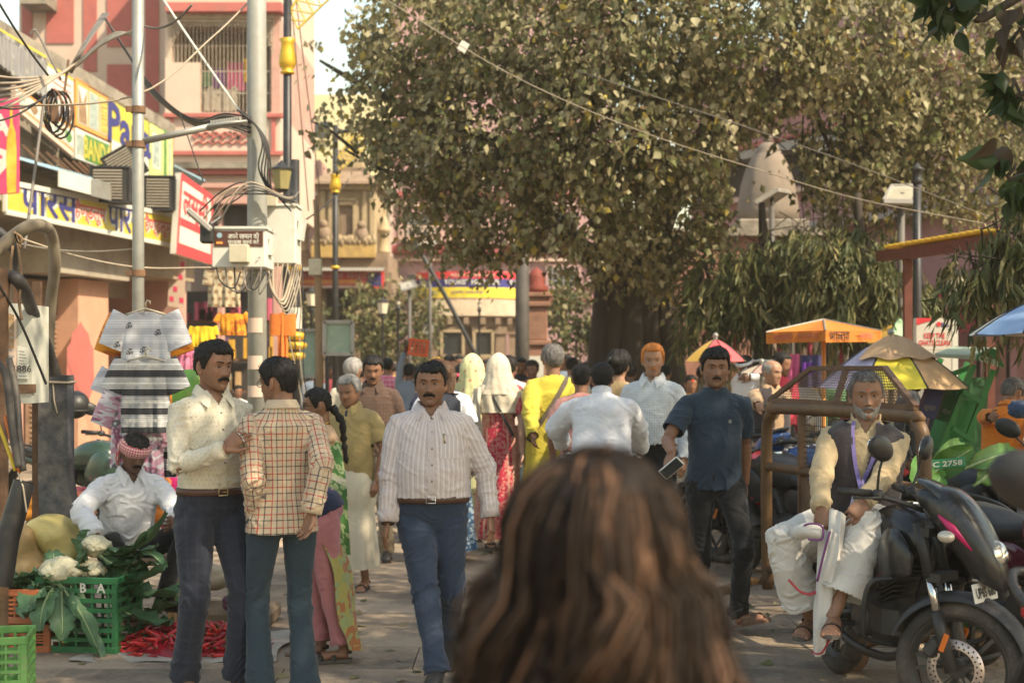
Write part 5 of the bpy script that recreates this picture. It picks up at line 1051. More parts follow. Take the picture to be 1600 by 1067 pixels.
rows=[[W2(1300,826,6.80),W2(1312,838,6.77)],[W2(1292,860,6.78),W2(1310,868,6.75)],[W2(1280,905,6.80),W2(1300,910,6.77)]];f.cloth('scarf_end',rows,F_DHOTI,6,.006,2);
b=MB();b.tube(catmull([W2(1297,830,6.775),W2(1288,862,6.755),W2(1277,908,6.775)],6),.006,6);f.mb_out('scarf_border',b,MATS['violet_border'])
F_WHITE=fabric('pale_blue_white_cotton',(.60,.60,.62),.85,.05);F_GAM=fabric('red_white_check',(.62,.55,.53),lines=[(0,.016,.5,(.42,.03,.05),.75,0),(1,.016,.5,(.42,.03,.05),.75,0)])
ps,yw=(-2.42,9.0),32
f=Figure('person','vegetable seller in a white shirt and red checked headcloth squatting behind cauliflowers',ps,yw,1.66,0,'dark',lean=14,pel=(0,.1,.50),head=(6,16,4),handR=loc(ps,yw,P(150,836,8.55)),elbR=(-1,.3,-.1),hdR=locv(yw,(.4,-.6,-.6)),curlR=.5,handL=loc(ps,yw,P(268,812,8.75)),elbL=(.8,.2,-.6),curlL=.4,footR=loc(ps,yw,P(205,968,8.55)),footL=loc(ps,yw,P(262,952,8.85)),toeR=-15,toeL=25,kneeR=(-.4,-.7,.9),kneeL=(.5,-.4,1),hd=Head(.96),cat='man')
f.shirt(F_WHITE,belly=.2,hem=.0,loose=1.10,fold=1.5,sl_r=1.2);f.collar(F_WHITE,.7);f.trousers(F_BLACKT,loose=1.02,hemr=.058,top=.03)
f.hair(HAIR_B,fh=.062,tt=.020,ts=.004,rough=.005);f.eyes();f.brows(HAIR_B);f.moustache(HAIR_B,.030,.0065,.010);f.footwear('strap',M_LEATHER,M_SOLE)
g=[];pt_=[]
for i in range(9):
 t=i/8;row=[]
 for j in range(48):
  a=j/48*2*math.pi;z=.020+.082*t+.020*math.cos(a-2.6);wv,fv,bv=f.hd.prof(np.array(min(z,.085)));o=1.17+.19*math.sin(math.pi*t)+.015*math.sin(a*5+i*2.2);row.append(f.hl((wv*1.06*o*math.sin(a),(-fv if math.cos(a)>0 else bv)*o*abs(math.cos(a))*(1 if math.cos(a)>0 else 1),z)));pt_.append((a*.10,z,0))
 g.append(row)
b=MB();b.grid(np.array(g),closed=True);f.mb_out('headcloth',b,F_GAM,pat=np.array(pt_))
b=MB();q=f.hl((-.085,.03,.035));b.ball(q,(.032,.030,.036),12,8);b.tube([q,q+(-.02,.02,-.05),q+(-.015,.03,-.12)],[.02,.03,.016],10,flat=.5);n_=sum(len(v)for v in b.V);f.mb_out('headcloth_knot',b,F_GAM,pat=np.concatenate(b.V))
# PEOPLE FURTHER OFF
def person(label,px,d,top,yaw=0,lod=1,skin='brown',cat='man',shirt=None,legs=None,hair=None,lower='trousers',**kw):
 ""
 opt={k:kw.pop(k)for k in('sleeve','belly','hem','loose','flare','collar','hairkw','vn','skirtkw','stache','feetkind','beltm','sl_r','fold')if k in kw}
 h=CH+(HZ-top)*d/F_PX-.02;h=kw.pop('h',h);g=G(px,d);ps=(g[0],g[1])
 for q in('handR','handL'):
  if q in kw and kw[q]is not None and len(kw[q])==3 and kw[q][1]>20:kw[q]=loc(ps,yaw,P(*kw[q]))
 f=Figure('person',label,ps,yaw,h,lod,skin,cat=cat,**kw);bl=opt.get('belly',.3)
 if shirt is not None:
  f.shirt(shirt,sleeve=opt.get('sleeve','long'),belly=bl,hem=opt.get('hem',.05),loose=opt.get('loose',1.05),flare=opt.get('flare',0),vn=opt.get('vn',.06 if opt.get('collar')else.0),sl_r=opt.get('sl_r',1.08),cuff=False,fold=opt.get('fold',1.1))
  if opt.get('collar'):f.collar(shirt,.5)
 if legs is not None and lower=='trousers':f.trousers(legs,belly=bl,loose=1.04,hemr=.066,top=.04)
 if legs is not None and lower=='skirt':f.skirt(legs,**opt['skirtkw'])
 if hair is not None:f.hair(hair,**opt.get('hairkw',{}))
 if opt.get('beltm'):f.belt(opt['beltm'],.055,bl)
 if lod<2:f.brows(HAIR_B if hair in(None,HAIR_B,HAIR_BR)else hair)
 if opt.get('stache'):f.moustache(opt['stache'],.030,.007,.009)
 if lod<2:f.footwear(opt.get('feetkind','strap'),M_LEATHER,M_SOLE)
 return f
F_KHAKI=fabric('khaki_pique',(.30,.225,.095),.9,.1);F_CREAMD=fabric('cream_cotton',(.52,.46,.35),.9,.08,weave=.5);F_BROWNC=fabric('brown_check',(.075,.045,.034),.9,.1,lines=[(0,.03,.12,(.12,.075,.055),.8,0),(1,.03,.12,(.12,.075,.055),.8,0)])
F_TANP=fabric('tan_trouser',(.20,.155,.10),.9,.1);F_GREENS=fabric('green_sari_print',(.075,.19,.05),.85,.1,paisley=[(26,.35,(.42,.46,.24),.8)],lines=[(1,.9,.05,(.6,.55,.42),1,.2)]);F_PINKP=fabric('rose_cotton',(.50,.20,.21),.9,.1)
F_SHAWL=fabric('patterned_shawl',(.42,.36,.10),.9,.15,paisley=[(11,.38,(.40,.14,.06),.9),(19,.3,(.30,.36,.16),.9)]);F_BLUEB=fabric('navy_cotton',(.022,.026,.06),.9);F_NUDE=fabric('nude_blouse',(.42,.27,.16),.9)
f=person('woman in a green printed sari and glasses standing behind the plaid shirt man',500,8.7,600,-66,1,'brown','woman',F_NUDE,None,HAIR_B,sleeve='short',head=(-12,6,0),handR=(498,770,8.6),handL=(470,760,9.0),bulk=1.02,belly=.3,hem=.0,hairkw=dict(fh=.066,tt=.010,ts=.008,zb=-.06),vn=.07)
f.glasses();k=f.k
f.skirt(F_GREENS,'sari_skirt',1.0*k,.06,.140*k,.175*k,folds=11,amp=.014,cx1=(0,.02))
b=MB()
f.cloth('sari_drape',[[(.18,.08,1.34*k),(.15,-.02,1.39*k),(.11,-.11,1.28*k)],[(.23,.09,1.12*k),(.22,-.04,1.14*k),(.13,-.17,1.10*k)],[(.24,.10,.88*k),(.25,.0,.90*k),(.18,-.16,.92*k)],[(.25,.11,.60*k),(.27,.02,.60*k),(.21,-.10,.62*k)]],F_GREENS,7,.008,4)
pl_=[]
for i in range(15):pl_.append(f.hl((-.01+.02*math.sin(i*.5),.105+.025*min(i,4)*.6,-.02-i*.030)))
b=MB();b.tube(pl_,[.026+.007*math.sin(i*2.6)-.0009*i for i in range(15)],8);f.mb_out('braid',b,HAIR_B)
b=MB();c,Rm=f.tf(.535*k);b.tube([c+Rm@np.array([.062*math.sin(a),-.06*math.cos(a),-.012*math.cos(a)])for a in np.linspace(0,2*math.pi,21)],.004,6,cap=False);f.mb_out('necklace',b,M_GOLD)
ps,yw=(G(497,8.05)[0],8.05),-86
f=Figure('person','stooping shopper in a navy top and pink trousers bent over the chillies',ps,yw,1.58,1,'brown',lean=78,pel=(0,.02,.88),head=(0,20,0),handR=loc(ps,yw,P(385,860,8.0)),handL=loc(ps,yw,P(392,850,8.4)),footR=(-.1,-.02,0),footL=(.1,.12,0),cat='woman')
f.shirt(F_BLUEB,sleeve='short',belly=.2,hem=-.06,loose=1.1,cuff=False,vn=0);f.trousers(F_PINKP,loose=1.15,hemr=.075,top=.04,short=.95);f.hair(HAIR_B,tt=.012,ts=.010);f.footwear('strap',M_LEATHER,M_SOLE)
f.cloth('shawl',[[(-.12,-.12,.80),(.02,.02,.84),(.16,-.02,.80)],[(-.17,.06,.55),(.02,.17,.55),(.20,.10,.55)],[(-.18,.08,.28),(.04,.22,.26),(.24,.14,.27)],[(-.14,.10,.10),(.05,.25,.06),(.22,.19,.10)]],F_SHAWL,7,.012,3)
f=person('old grey haired man in a khaki polo shirt and cream dhoti looking down',548,10.6,581,-16,1,'mid','man',F_KHAKI,None,HAIR_G,sleeve='short',belly=.85,hem=-.07,bulk=1.06,head=(-4,16,0),collar=True,hairkw=dict(fh=.072,tt=.020,ts=.016,temple=.01),handR=None,elbL=(.8,.4,0),feetkind='strap',hd=Head(1.04,1.05,1.2,.6))
f.skirt(F_CREAMD,'dhoti',.98*f.k,.17,.185*f.k,.225*f.k,folds=9,amp=.016,sy=.86);f.strip([(0,.50),(.0,.46),(.0,.40)],.02,mat('navy_trim',(.03,.03,.05),.8),'placket',.002);f.eyes()
f=person('man in a dark brown checked shirt and tan trousers behind the khaki polo',583,12.3,551,-4,1,'brown','man',F_BROWNC,F_TANP,HAIR_B,collar=True,belly=.35,hem=-.06,head=(8,14,0),stache=HAIR_B,feetkind='shoe',footL=(.14,-.12,0));f.eyes()
f=person('grey headed man mostly hidden behind the brown checked shirt',551,14.2,556,170,2,'brown','man',F_CREAMD,F_TANP,HAIR_G,hairkw=dict(tt=.02,ts=.018))
F_REDB=fabric('red_block_print',(.42,.028,.055),.88,.1,lines=[(0,.34,.40,(.48,.30,.20),.9,.5),(0,.34,.05,(.52,.35,.25),.9,.20),(0,.34,.05,(.52,.35,.25),.9,.80)],paisley=[(42,.32,(.60,.38,.30),.65),(17,.42,(.40,.03,.06),.35)])
F_ECRU=fabric('ecru_muslin',(.56,.49,.38),.9,.05,weave=.5);F_LIME=fabric('pale_lime_muslin',(.56,.56,.30),.9,.06,dots=(.09,.12,(.5,.16,.12)))
def hood(f,m,r=1.13,low=-.30):
 ""
 g=[];pt=[]
 for i in range(22):
  t=i/21;row=[]
  for j in range(64):
   a=j/64*2*math.pi;back=.5-.5*math.cos(a)
   if t<.5:z=.128-.17*(t/.5)**1.6;q=math.sin(min(1,t/.5*1.0)*math.pi/2);R_=.118*q*r;yy=.104*q*r
   else:u=(t-.5)/.5;z=-.042+(low+.042)*u;R_=(.118+.085*u**1.5)*r;yy=(.104+.02*u)*r
   wob=1+.05*math.sin(a*7+t*9)*t+.03*math.sin(a*13-t*6)*t
   op=max(0,math.cos(a))**3 if t>.2 else 0
   row.append(f.hl((R_*math.sin(a)*wob,-yy*math.cos(a)*wob*(1-.25*op)+.018+.03*t*back,z)));pt.append((a*.1,z,0))
  g.append(row)
 b=MB();b.grid(np.array(g),closed=True);return f.mb_out('headscarf',b,m,pat=np.array(pt))
f=person('woman in a red block printed dress with a long cream headscarf seen from behind',779,12.9,546,176,1,'fair','woman',F_REDB,None,None,sleeve='short',belly=.1,hem=-.02,bulk=.92,handL=(800,690,12.9),handR=(819,742,12.75),elbR=(-.7,.5,0),lower='',hscale=.97,loose=.98,footL=(.05,.2,.03),footR=(-.05,-.05,0))
f.skirt(F_REDB,'skirt',1.06*f.k,.12,.172*f.k,.225*f.k,folds=8,amp=.014,sy=.85,pinch=.1,bell=-.3);hood(f,F_ECRU,1.0,-.26)
k=f.k
f.cloth('scarf_shawl',[[f.tp(.50*k,(x,y,0))for x,y in((-.17,.06),(-.09,.115),(0,.125),(.09,.115),(.17,.06))],[f.tp(.40*k,(x,y,0))for x,y in((-.225,.06),(-.12,.135),(0,.145),(.12,.135),(.225,.06))],[f.tp(.26*k,(x,y,0))for x,y in((-.235,.05),(-.12,.125),(0,.14),(.12,.125),(.235,.05))]],F_ECRU,6,.007,5)
f.cloth('scarf_end',[[(.16,.14,1.42*k),(.22,.12,1.40*k)],[(.15,.19,1.24*k),(.26,.16,1.22*k)],[(.13,.17,1.06*k),(.22,.16,1.08*k)],[(.15,.16,.98*k),(.24,.14,1.0*k)]],F_ECRU,8,.014,3)
f.cloth('scarf_end',[[(-.20,.10,1.40*k),(-.25,.06,1.38*k)],[(-.24,.13,1.2*k),(-.32,.05,1.2*k)],[(-.25,.10,1.0*k),(-.33,.02,1.0*k)],[(-.25,.05,.80*k),(-.31,.0,.86*k)]],F_ECRU,8,.014,3)
b=MB();b.grid([[f.tp(.46*k,(.10,.13,0)),f.tp(.46*k,(.07,.13,0))],[f.tp(.26*k,(-.02,.15,0)),f.tp(.26*k,(-.05,.15,0))],[f.tp(.06*k,(-.13,.13,0)),f.tp(.06*k,(-.16,.12,0))]]);f.mb_out('bag_strap',b,M_LEATHER)
f=person('woman with a pale lime dotted headscarf beside the red dress',738,13.6,548,172,1,'brown','woman',F_LIME,None,None,sleeve='short',belly=.2,hem=-.1,bulk=.96,lower='')
f.skirt(F_LIME,'kurta_skirt',1.0*f.k,.30,.16*f.k,.20*f.k,folds=7);hood(f,F_LIME,1.02,-.40)
f=person('dark haired woman in pale yellow with a pink flower in her braid',722,14.4,566,190,1,'brown','woman',F_LIME,None,HAIR_B,hem=-.1,lower='',bulk=.92,hairkw=dict(tt=.018,ts=.02,zb=-.12));f.skirt(F_LIME,'skirt',1.*f.k,.2,.15,.2)
b=MB();b.tube([f.hl((0,.10,-.03)),f.hl((.0,.13,-.12)),f.hl((.01,.15,-.25)),f.hl((.015,.15,-.40)),f.hl((.01,.15,-.52))],[.035,.038,.034,.028,.012],10);f.mb_out('braid',b,HAIR_B);b=MB();b.ball(f.hl((.06,.10,.01)),.022,8,6);f.mb_out('hair_flower',b,mat('flower_pink',(.65,.05,.12),.7))
F_TEE=fabric('white_jersey',(.66,.67,.70),.9,.04);F_BLUEP=fabric('blue_paisley',(.05,.11,.20),.9,.1,paisley=[(34,.32,(.42,.50,.55),.9)])
f=person('young woman in a white T-shirt and blue paisley skirt with a dark backpack',694,12.2,560,184,1,'fair','woman',F_TEE,None,HAIR_BR,sleeve='short',belly=.2,hem=-.02,bulk=1.0,lower='',handR=(742,740,12.2),hairkw=dict(tt=.016,ts=.018,zb=-.16,rough=.005),sl_r=1.25)
f.skirt(F_BLUEP,'skirt',1.0*f.k,.10,.16*f.k,.30*f.k,folds=10,amp=.02)
b=MB();b.tube(catmull([f.hl((-.07,.07,.02)),f.hl((-.05,.10,-.1)),f.hl((-.03,.12,-.22)),f.hl((0,.13,-.3))],3),[.05]*6+[.045,.04,.03,.02],10,flat=.6);f.mb_out('hair_length',b,HAIR_BR)
k=f.k;b=MB();c=f.tp(.30*k,(.02,.20,0));b.box(c,(.31,.16,.42),bev=.07);o_=f.mb_out('backpack',b,mat('backpack_navy',(.022,.026,.04),.8,.2));b=MB()
for sg in(-1,1):b.tube(catmull([c+(sg*.10,-.06,.20),f.tp(.50*k,(sg*.11,.02,0)),f.tp(.46*k,(sg*.12,-.11,0)),f.tp(.25*k,(sg*.14,-.08,0)),c+(sg*.13,-.05,-.18)],5),.022,6,flat=.35)
f.mb_out('backpack_strap',b,MATS['backpack_navy'],parent=o_)
f=person('brown haired tourist with a yellow hairband behind the backpack girl',683,13.4,557,180,1,'fair','woman',F_BLUEB,F_TANP,HAIR_BR,bulk=.92,hairkw=dict(tt=.022,ts=.022,zb=-.2,rough=.006))
b=MB();b.tube([f.hl((.098*math.sin(a),.02,.03+.105*math.cos(a)))for a in np.linspace(-1.4,1.4,13)],.010,6);f.mb_out('hairband',b,mat('band_yellow',(.7,.45,.03),.6))
f=person('brown haired child tourist in white lace top ahead of the lime scarf',709,15.5,562,178,1,'fair','child',F_TEE,F_BLUEP,HAIR_BR,bulk=.9,hairkw=dict(tt=.016,ts=.016,zb=-.11))
F_YELK=fabric('yellow_kurta_cotton',(.50,.41,.05),.88,.06,weave=.4);F_YELP=fabric('yellow_pyjama',(.46,.36,.05),.9)
f=person('broad man in a bright yellow kurta with a black strap across his back',864,12.8,536,186,1,'brown','man',F_YELK,F_YELP,HAIR_S,belly=.6,hem=-.40,flare=.35,bulk=1.14,loose=1.06,sleeve='long',hairkw=dict(fh=.066,tt=.026,ts=.020,zb=-.07,rough=.005),handL=(833,700,12.3),elbL=(.9,.3,-.2),handR=(905,700,12.4),sl_r=1.2,vn=0,hd=Head(1.02))
k=f.k;b=MB();b.grid([[f.tp(z*k,(x-.024,y,0)),f.tp(z*k,(x+.024,y,0))]for z,x,y in((.52,-.11,.07),(.47,-.09,.130),(.36,-.02,.152),(.24,.06,.150),(.14,.13,.135),(.08,.18,.11))]);f.mb_out('bag_strap',b,fabric('strap_black',(.02,.018,.017),lines=[(0,.024,.3,(.14,.11,.08),.8,.5)]));b=MB();b.box(f.tp(.05*k,(.21,.07,0)),(.07,.16,.14),bev=.02);f.mb_out('shoulder_bag',b,M_LEATHER)
F_WKUR=fabric('white_kurta_cotton',(.62,.61,.63),.86,.05,weave=.5)
ps,yw=(G(940,10.2)[0],10.2),176
f=Figure('person','man in a loose white kurta riding a bicycle away from us',ps,yw,1.72,1,'brown',lean=26,pel=(0,.02,.97),head=(4,-6,0),handR=loc(ps,yw,P(1000,700,10.75)),handL=loc(ps,yw,P(880,694,10.75)),elbR=(-.9,.25,-.1),elbL=(.9,.25,-.1),footR=(-.13,-.2,.42),footL=(.13,-.12,.12),cat='man',bulk=1.12)
f.shirt(F_WKUR,belly=.5,hem=-.18,flare=.3,loose=1.12,fold=1.5,sl_r=1.35,cuff=False,vn=0);f.collar(F_WKUR,.2,.04,band=True,name='band_collar');f.trousers(F_CREAMD,loose=1.2,hemr=.08);f.hair(HAIR_B,fh=.06,tt=.016,ts=.012,zb=-.075,bald=.2,rough=.002);f.footwear('strap',M_LEATHER,M_SOLE)
BIKE_AT=(ps[0],ps[1]-.05)
F_ROSEP=fabric('washed_pink_jersey',(.52,.25,.22),.9,.08);F_OLIVE=fabric('olive_beige_cotton',(.34,.245,.13),.9)
f=person('person in a washed pink T-shirt between the yellow kurta and the cyclist',908,12.0,566,178,1,'brown','man',F_ROSEP,F_BLACKT,HAIR_B,sleeve='short',belly=.3,hem=-.08,sl_r=1.2)
f=person('woman in an olive beige top with her dark hair pinned up beyond the cyclist',966,12.4,546,168,1,'tan','woman',F_OLIVE,F_BLACKT,HAIR_B,sleeve='short',belly=.3,hem=-.08,bulk=1.02,hairkw=dict(fh=.068,tt=.034,ts=.028,zb=-.09,rough=.008))
b=MB();b.ball(f.hl((.02,.11,.045)),np.array([.055,.05,.055])*f.k,12,8);f.mb_out('hair_bun',b,HAIR_B);b=MB();b.tube([f.hl((.05,.14,.08)),f.hl((.075,.13,.02))],.012,6);f.mb_out('hair_clip',b,M_BLACKM)
f=person('man with hennaed orange hair in a pale checked shirt looking aside',1020,11.2,533,-18,1,'tan','man',fabric('pale_check',(.56,.57,.58),.88,.04,lines=[(0,.02,.18,(.30,.36,.42),.6,0),(1,.02,.18,(.30,.36,.42),.6,0)]),F_BLACKT,HAIR_O,collar=True,belly=.45,hem=.045,head=(14,4,0),hairkw=dict(fh=.070,tt=.018,ts=.012,temple=.008),stache=HAIR_O,beltm=M_BELTB,feetkind='shoe',hd=Head(.94,.95,1.2));f.eyes()
f=person('woman with red vermilion parting in a mustard blouse behind the navy T-shirt man',1079,17.5,583,8,2,'brown','woman',fabric('mustard_blouse',(.40,.22,.06),.9),F_BLUEB,HAIR_B,bulk=.95,head=(0,8,0));
b=MB();b.ball(f.hl((0,-.088,.062)),(.016,.01,.022),8,6);f.mb_out('vermilion_mark',b,mat('vermilion',(.62,.06,.02),.7))
f=person('man in a white shirt with a white cloth tied round his head reading his phone',1168,17.6,552,-35,1,'dark','man',F_WHITE,F_BLACKT,HAIR_B,collar=True,head=(-14,22,0),handR=(1163,588,17.2),handL=(1172,590,17.2),belly=.2,hem=-.08)
b=MB();b.tube([f.hl((.088*math.sin(a),-.10*math.cos(a)if math.cos(a)>0 else-.11*math.cos(a),.045))for a in np.linspace(0,2*math.pi,25)],.022,8,cap=False);b.tube([f.hl((.085,.04,.045)),f.hl((.2,.08,.05)),f.hl((.3,.1,.03))],[.025,.035,.02],8,flat=.4);f.mb_out('headcloth',b,F_WHITE)
f=person('balding grey man in an open dark waistcoat leaning on the barricade',1204,13.4,558,24,1,'tan','man',fabric('buff_kurta',(.38,.25,.15),.9),F_TANP,HAIR_G,bulk=1.05,belly=.4,hem=-.2,collar=True,handR=(1186,640,12.6),handL=(1222,632,12.8),head=(16,6,0),hairkw=dict(fh=.085,tt=.006,ts=.007,temple=.02,bald=.6))
b=MB();f.torso_rings(b,[(z,w_+.012,ff+.014,bb+.014)for z,w_,ff,bb in((-.16,.19,.14,.135),(.1,.178,.138,.115),(.3,.18,.134,.12),(.435,.188,.11,.12),(.475,.174,.096,.106),(.508,.13,.086,.096),(.54,.086,.074,.082))]);c0,R0=f.tf(-.16);c1,R1=f.tf(.54)
def vcut2(C,N):L=(C-f.P)@f.Rt;return(L[:,1]<-.03)&(np.abs(L[:,0])<.05)
f.garment('waistcoat',b,F_VEST,[(c0,c1,.16,(0,-1,0),0)],[(c0,-R0[:,2],.35),(c1,R1[:,2],.12)],.003,cut=vcut2)
f=person('man in a crimson shirt standing behind the waistcoat man',1218,15.2,547,30,2,'brown','man',fabric('crimson_cotton',(.42,.03,.06),.9),F_BLACKT,HAIR_B,head=(25,10,0))
f=person('bearded man in a charcoal and grey raglan shirt seen side on',1421,12.6,563,62,1,'mid','man',fabric('charcoal_raglan',(.075,.075,.08),.9,.3),F_BLACKT,HAIR_B,head=(6,14,0),belly=.2,hem=-.1);f.beard(HAIR_B,.010)
F_ORNG=fabric('orange_kurta_cotton',(.66,.20,.025),.9,.08,weave=.5);F_LUNGI=fabric('white_check_lungi',(.58,.53,.48),.9,.05,lines=[(0,.05,.12,(.3,.1,.1),.7,0),(1,.05,.12,(.3,.1,.1),.7,0)])
f=person('grey haired man in an orange kurta and checked lungi stooping at the right edge',1568,10.6,566,150,1,'mid','man',F_ORNG,None,HAIR_S,lean=20,pel=(0,-.05,None),h=1.62,belly=.4,hem=-.20,flare=.3,bulk=1.1,collar=True,handL=(1549,652,10.35),elbL=(.9,.5,0),handR=(1583,700,10.7),head=(-30,20,0),lower='',hairkw=dict(tt=.016,ts=.016))
f.skirt(F_LUNGI,'lungi',.80,.12,.20,.22,folds=6,cx0=(0,.05))
f=person('person in a blue shirt cut by the right edge of the picture',1672,9.4,560,190,1,'brown','man',fabric('denim_blue_shirt',(.03,.06,.13),.9),F_BLACKT,HAIR_B,elbL=(1,.2,.1),handL=(1615,640,9.0))
CR=[fabric('crowd_%s'%n,c,.9)for n,c in(('pink_check',(.60,.16,.24)),('white',(.6,.58,.55)),('black',(.03,.03,.034)),('maroon',(.22,.04,.05)),('steel',(.18,.22,.28)),('sand',(.42,.33,.22)),('green',(.07,.16,.08)),('orange',(.6,.22,.04)),('sky',(.28,.38,.48)),('yellow',(.6,.46,.08)))]
MATS['crowd_pink_check']=None
F_PCHK=fabric('pink_plaid',(.58,.12,.22),.9,.08,lines=[(0,.07,.25,(.75,.42,.48),.8,0),(1,.07,.25,(.75,.42,.48),.8,0)])
person('man in a pink plaid shirt walking away near the wooden pole',605,21.5,557,178,2,'brown','man',F_PCHK,F_TEAL,HAIR_B,belly=.3,hem=-.1,bulk=1.08)
person('man in grey blue carrying an orange crate on his shoulder',640,20.5,566,170,2,'dark','man',CR[4],F_TANP,HAIR_B,handL=(634,543,20.4),elbL=(1,0,-.2))
person('person in dark green beside the pink plaid shirt',627,23,572,182,2,'brown','man',CR[6],F_BLACKT,HAIR_B)
f=person('man with a white cap among the heads before the porch',702,22,552,175,2,'brown','man',CR[1],F_TANP,HAIR_B);b=MB();b.ball(f.hl((0,.0,.06)),np.array([.095,.11,.075]),12,8);f.mb_out('cap',b,CR[1])
person('dark haired man beside the white cap before the porch',716,24,553,5,2,'brown','man',CR[9],F_BLACKT,HAIR_B)
person('man in a pale pink shirt just beyond the cream headscarf',795,15.6,553,185,2,'brown','man',fabric('petal_print',(.58,.46,.42),.9,.2),F_TEAL,HAIR_B,bulk=1.08,hairkw=dict(tt=.02,ts=.016))
CRW=[(803,26,560,-20,3,'man in maroon with a dark cap among the far walkers'),(813,22,556,20,2,'man in black near the sandstone pillar'),(822,25,562,-10,7,'man with an orange scarf near the sandstone pillar'),(893,20,556,175,1,'man in white right behind the yellow kurta'),(884,24,552,20,4,'man in grey blue with a pink scarf beyond the yellow kurta'),(903,26,560,-30,3,'man in maroon far beyond the cyclist'),(917,28,563,190,6,'person in dark green far beyond the cyclist'),(985,19,566,180,2,'dark haired person in black beside the hennaed man'),(760,27,560,10,8,'man in sky blue in front of the porch column'),(667,26,566,20,9,'person in mustard in front of the leaning pole'),(655,24,567,190,5,'person in sand colour under the orange crate'),(842,30,562,0,2,'man in black standing under the sandstone pillar'),(933,30,566,10,1,'person in white by the tree roots'),(1012,24,572,-20,5,'person in sand colour sitting near the pink cloth'),(575,27,570,5,1,'person in white by the green board'),(490,26,572,190,4,'person in grey blue beyond the sari woman'),(1345,16,590,20,3,'person in maroon under the yellow umbrella'),(1475,18,555,-10,2,'man in black in the shade behind the ghat sign'),(562,18,566,185,8,'person in sky blue walking beyond the brown checked shirt'),(590,24,562,10,3,'person in maroon seen over the brown checked shirt'),(615,30,566,190,9,'person in mustard far off by the orange crate'),(688,30,563,5,2,'person in black far off left of the white cap'),(733,28,562,-10,4,'person in steel blue before the porch windows'),(748,32,566,12,7,'person in orange far off under the porch'),(778,22,558,178,5,'person in sand colour beyond the cream headscarf'),(790,33,566,15,0,'person in pink far off left of the steel column'),(832,19,560,-15,3,'person in maroon close beyond the yellow kurta shoulder'),(858,32,563,20,9,'person in mustard far off at the stone pillar'),(872,28,564,0,2,'person in black beyond the yellow kurta head'),(925,22,562,-20,8,'person in sky blue beyond the cyclist head'),(948,26,568,30,7,'person in orange near the tree roots'),(998,28,570,15,3,'person in maroon beside the tree trunk'),(1040,20,566,200,2,'person in black beyond the hennaed man shoulder'),(1096,22,570,10,4,'person in steel blue under the small umbrella'),(1142,23,566,-30,5,'person in sand colour by the picket fence'),(1252,18,572,-15,1,'person in white beside the pink fence cloth'),(1310,19,568,20,6,'person in dark green under the orange canopy'),(545,30,566,0,2,'person in black far off before the arcade'),(520,28,570,20,3,'person in maroon under the sea green board'),(437,24,580,10,1,'person in white beyond the plaid shirt head')]
for(px,d,top,yw,ci,lb)in CRW:person(lb,px,d,top,yw,2,('brown','dark','mid')[px%3],'person',CR[ci],(F_BLACKT,F_TANP,F_TEAL)[px%3],HAIR_B,head=((px*7)%40-20,8,0),hairkw=dict(tt=.018,ts=.014),footL=(.1,.15,0),footR=(-.1,-.12,0))
f=Figure('person','child in white sitting on a parked motorbike behind the street pole',(G(372,19)[0],19),20,1.25,2,'brown',pel=(0,0,.85),footR=(-.15,-.1,.45),footL=(.15,-.1,.45),cat='child');f.shirt(CR[1],sleeve='short',cuff=False,vn=0);f.trousers(F_BLUEB);f.hair(HAIR_B)
ps,yw=(.10,1.60),180
HAIR_N=bpy.data.materials.new('hair_chestnut');HAIR_N.use_nodes=True;nt=HAIR_N.node_tree;at=nt.nodes.new('ShaderNodeAttribute');at.attribute_name='pat';cr=nt.nodes.new('ShaderNodeValToRGB');sp=nt.nodes.new('ShaderNodeSeparateXYZ');nt.links.new(at.outputs['Vector'],sp.inputs[0]);nt.links.new(sp.outputs[0],cr.inputs[0]);nt.links.new(cr.outputs[0],nt.nodes['Principled BSDF'].inputs['Base Color']);nt.nodes['Principled BSDF'].inputs['Roughness'].default_value=.62;nt.nodes['Principled BSDF'].inputs['Specular IOR Level'].default_value=.15
for i,(p_,c_)in enumerate(((0,(.013,.009,.007)),(.5,(.028,.017,.011)),(.8,(.070,.038,.023)),(1,(.155,.084,.052)))):el=cr.color_ramp.elements[i]if i<2 else cr.color_ramp.elements.new(p_);el.position=p_;el.color=(*c_,1)
f=Figure('person','woman with long brown wavy hair close before us, seen from behind and blurred',ps,yw,1.548,1,'fair',cat='woman',bulk=.92,head=(4,4,0))
f.shirt(fabric('dusty_blush_top',(.20,.12,.10),.9),sleeve='long',belly=.1,hem=-.08,vn=0,cuff=False);f.trousers(F_BLACKT);f.hair(HAIR_N,fh=.07,tt=.022,ts=.018,zb=-.12,rough=.006)
st=MB();rs=np.random.default_rng(4);pv=[]
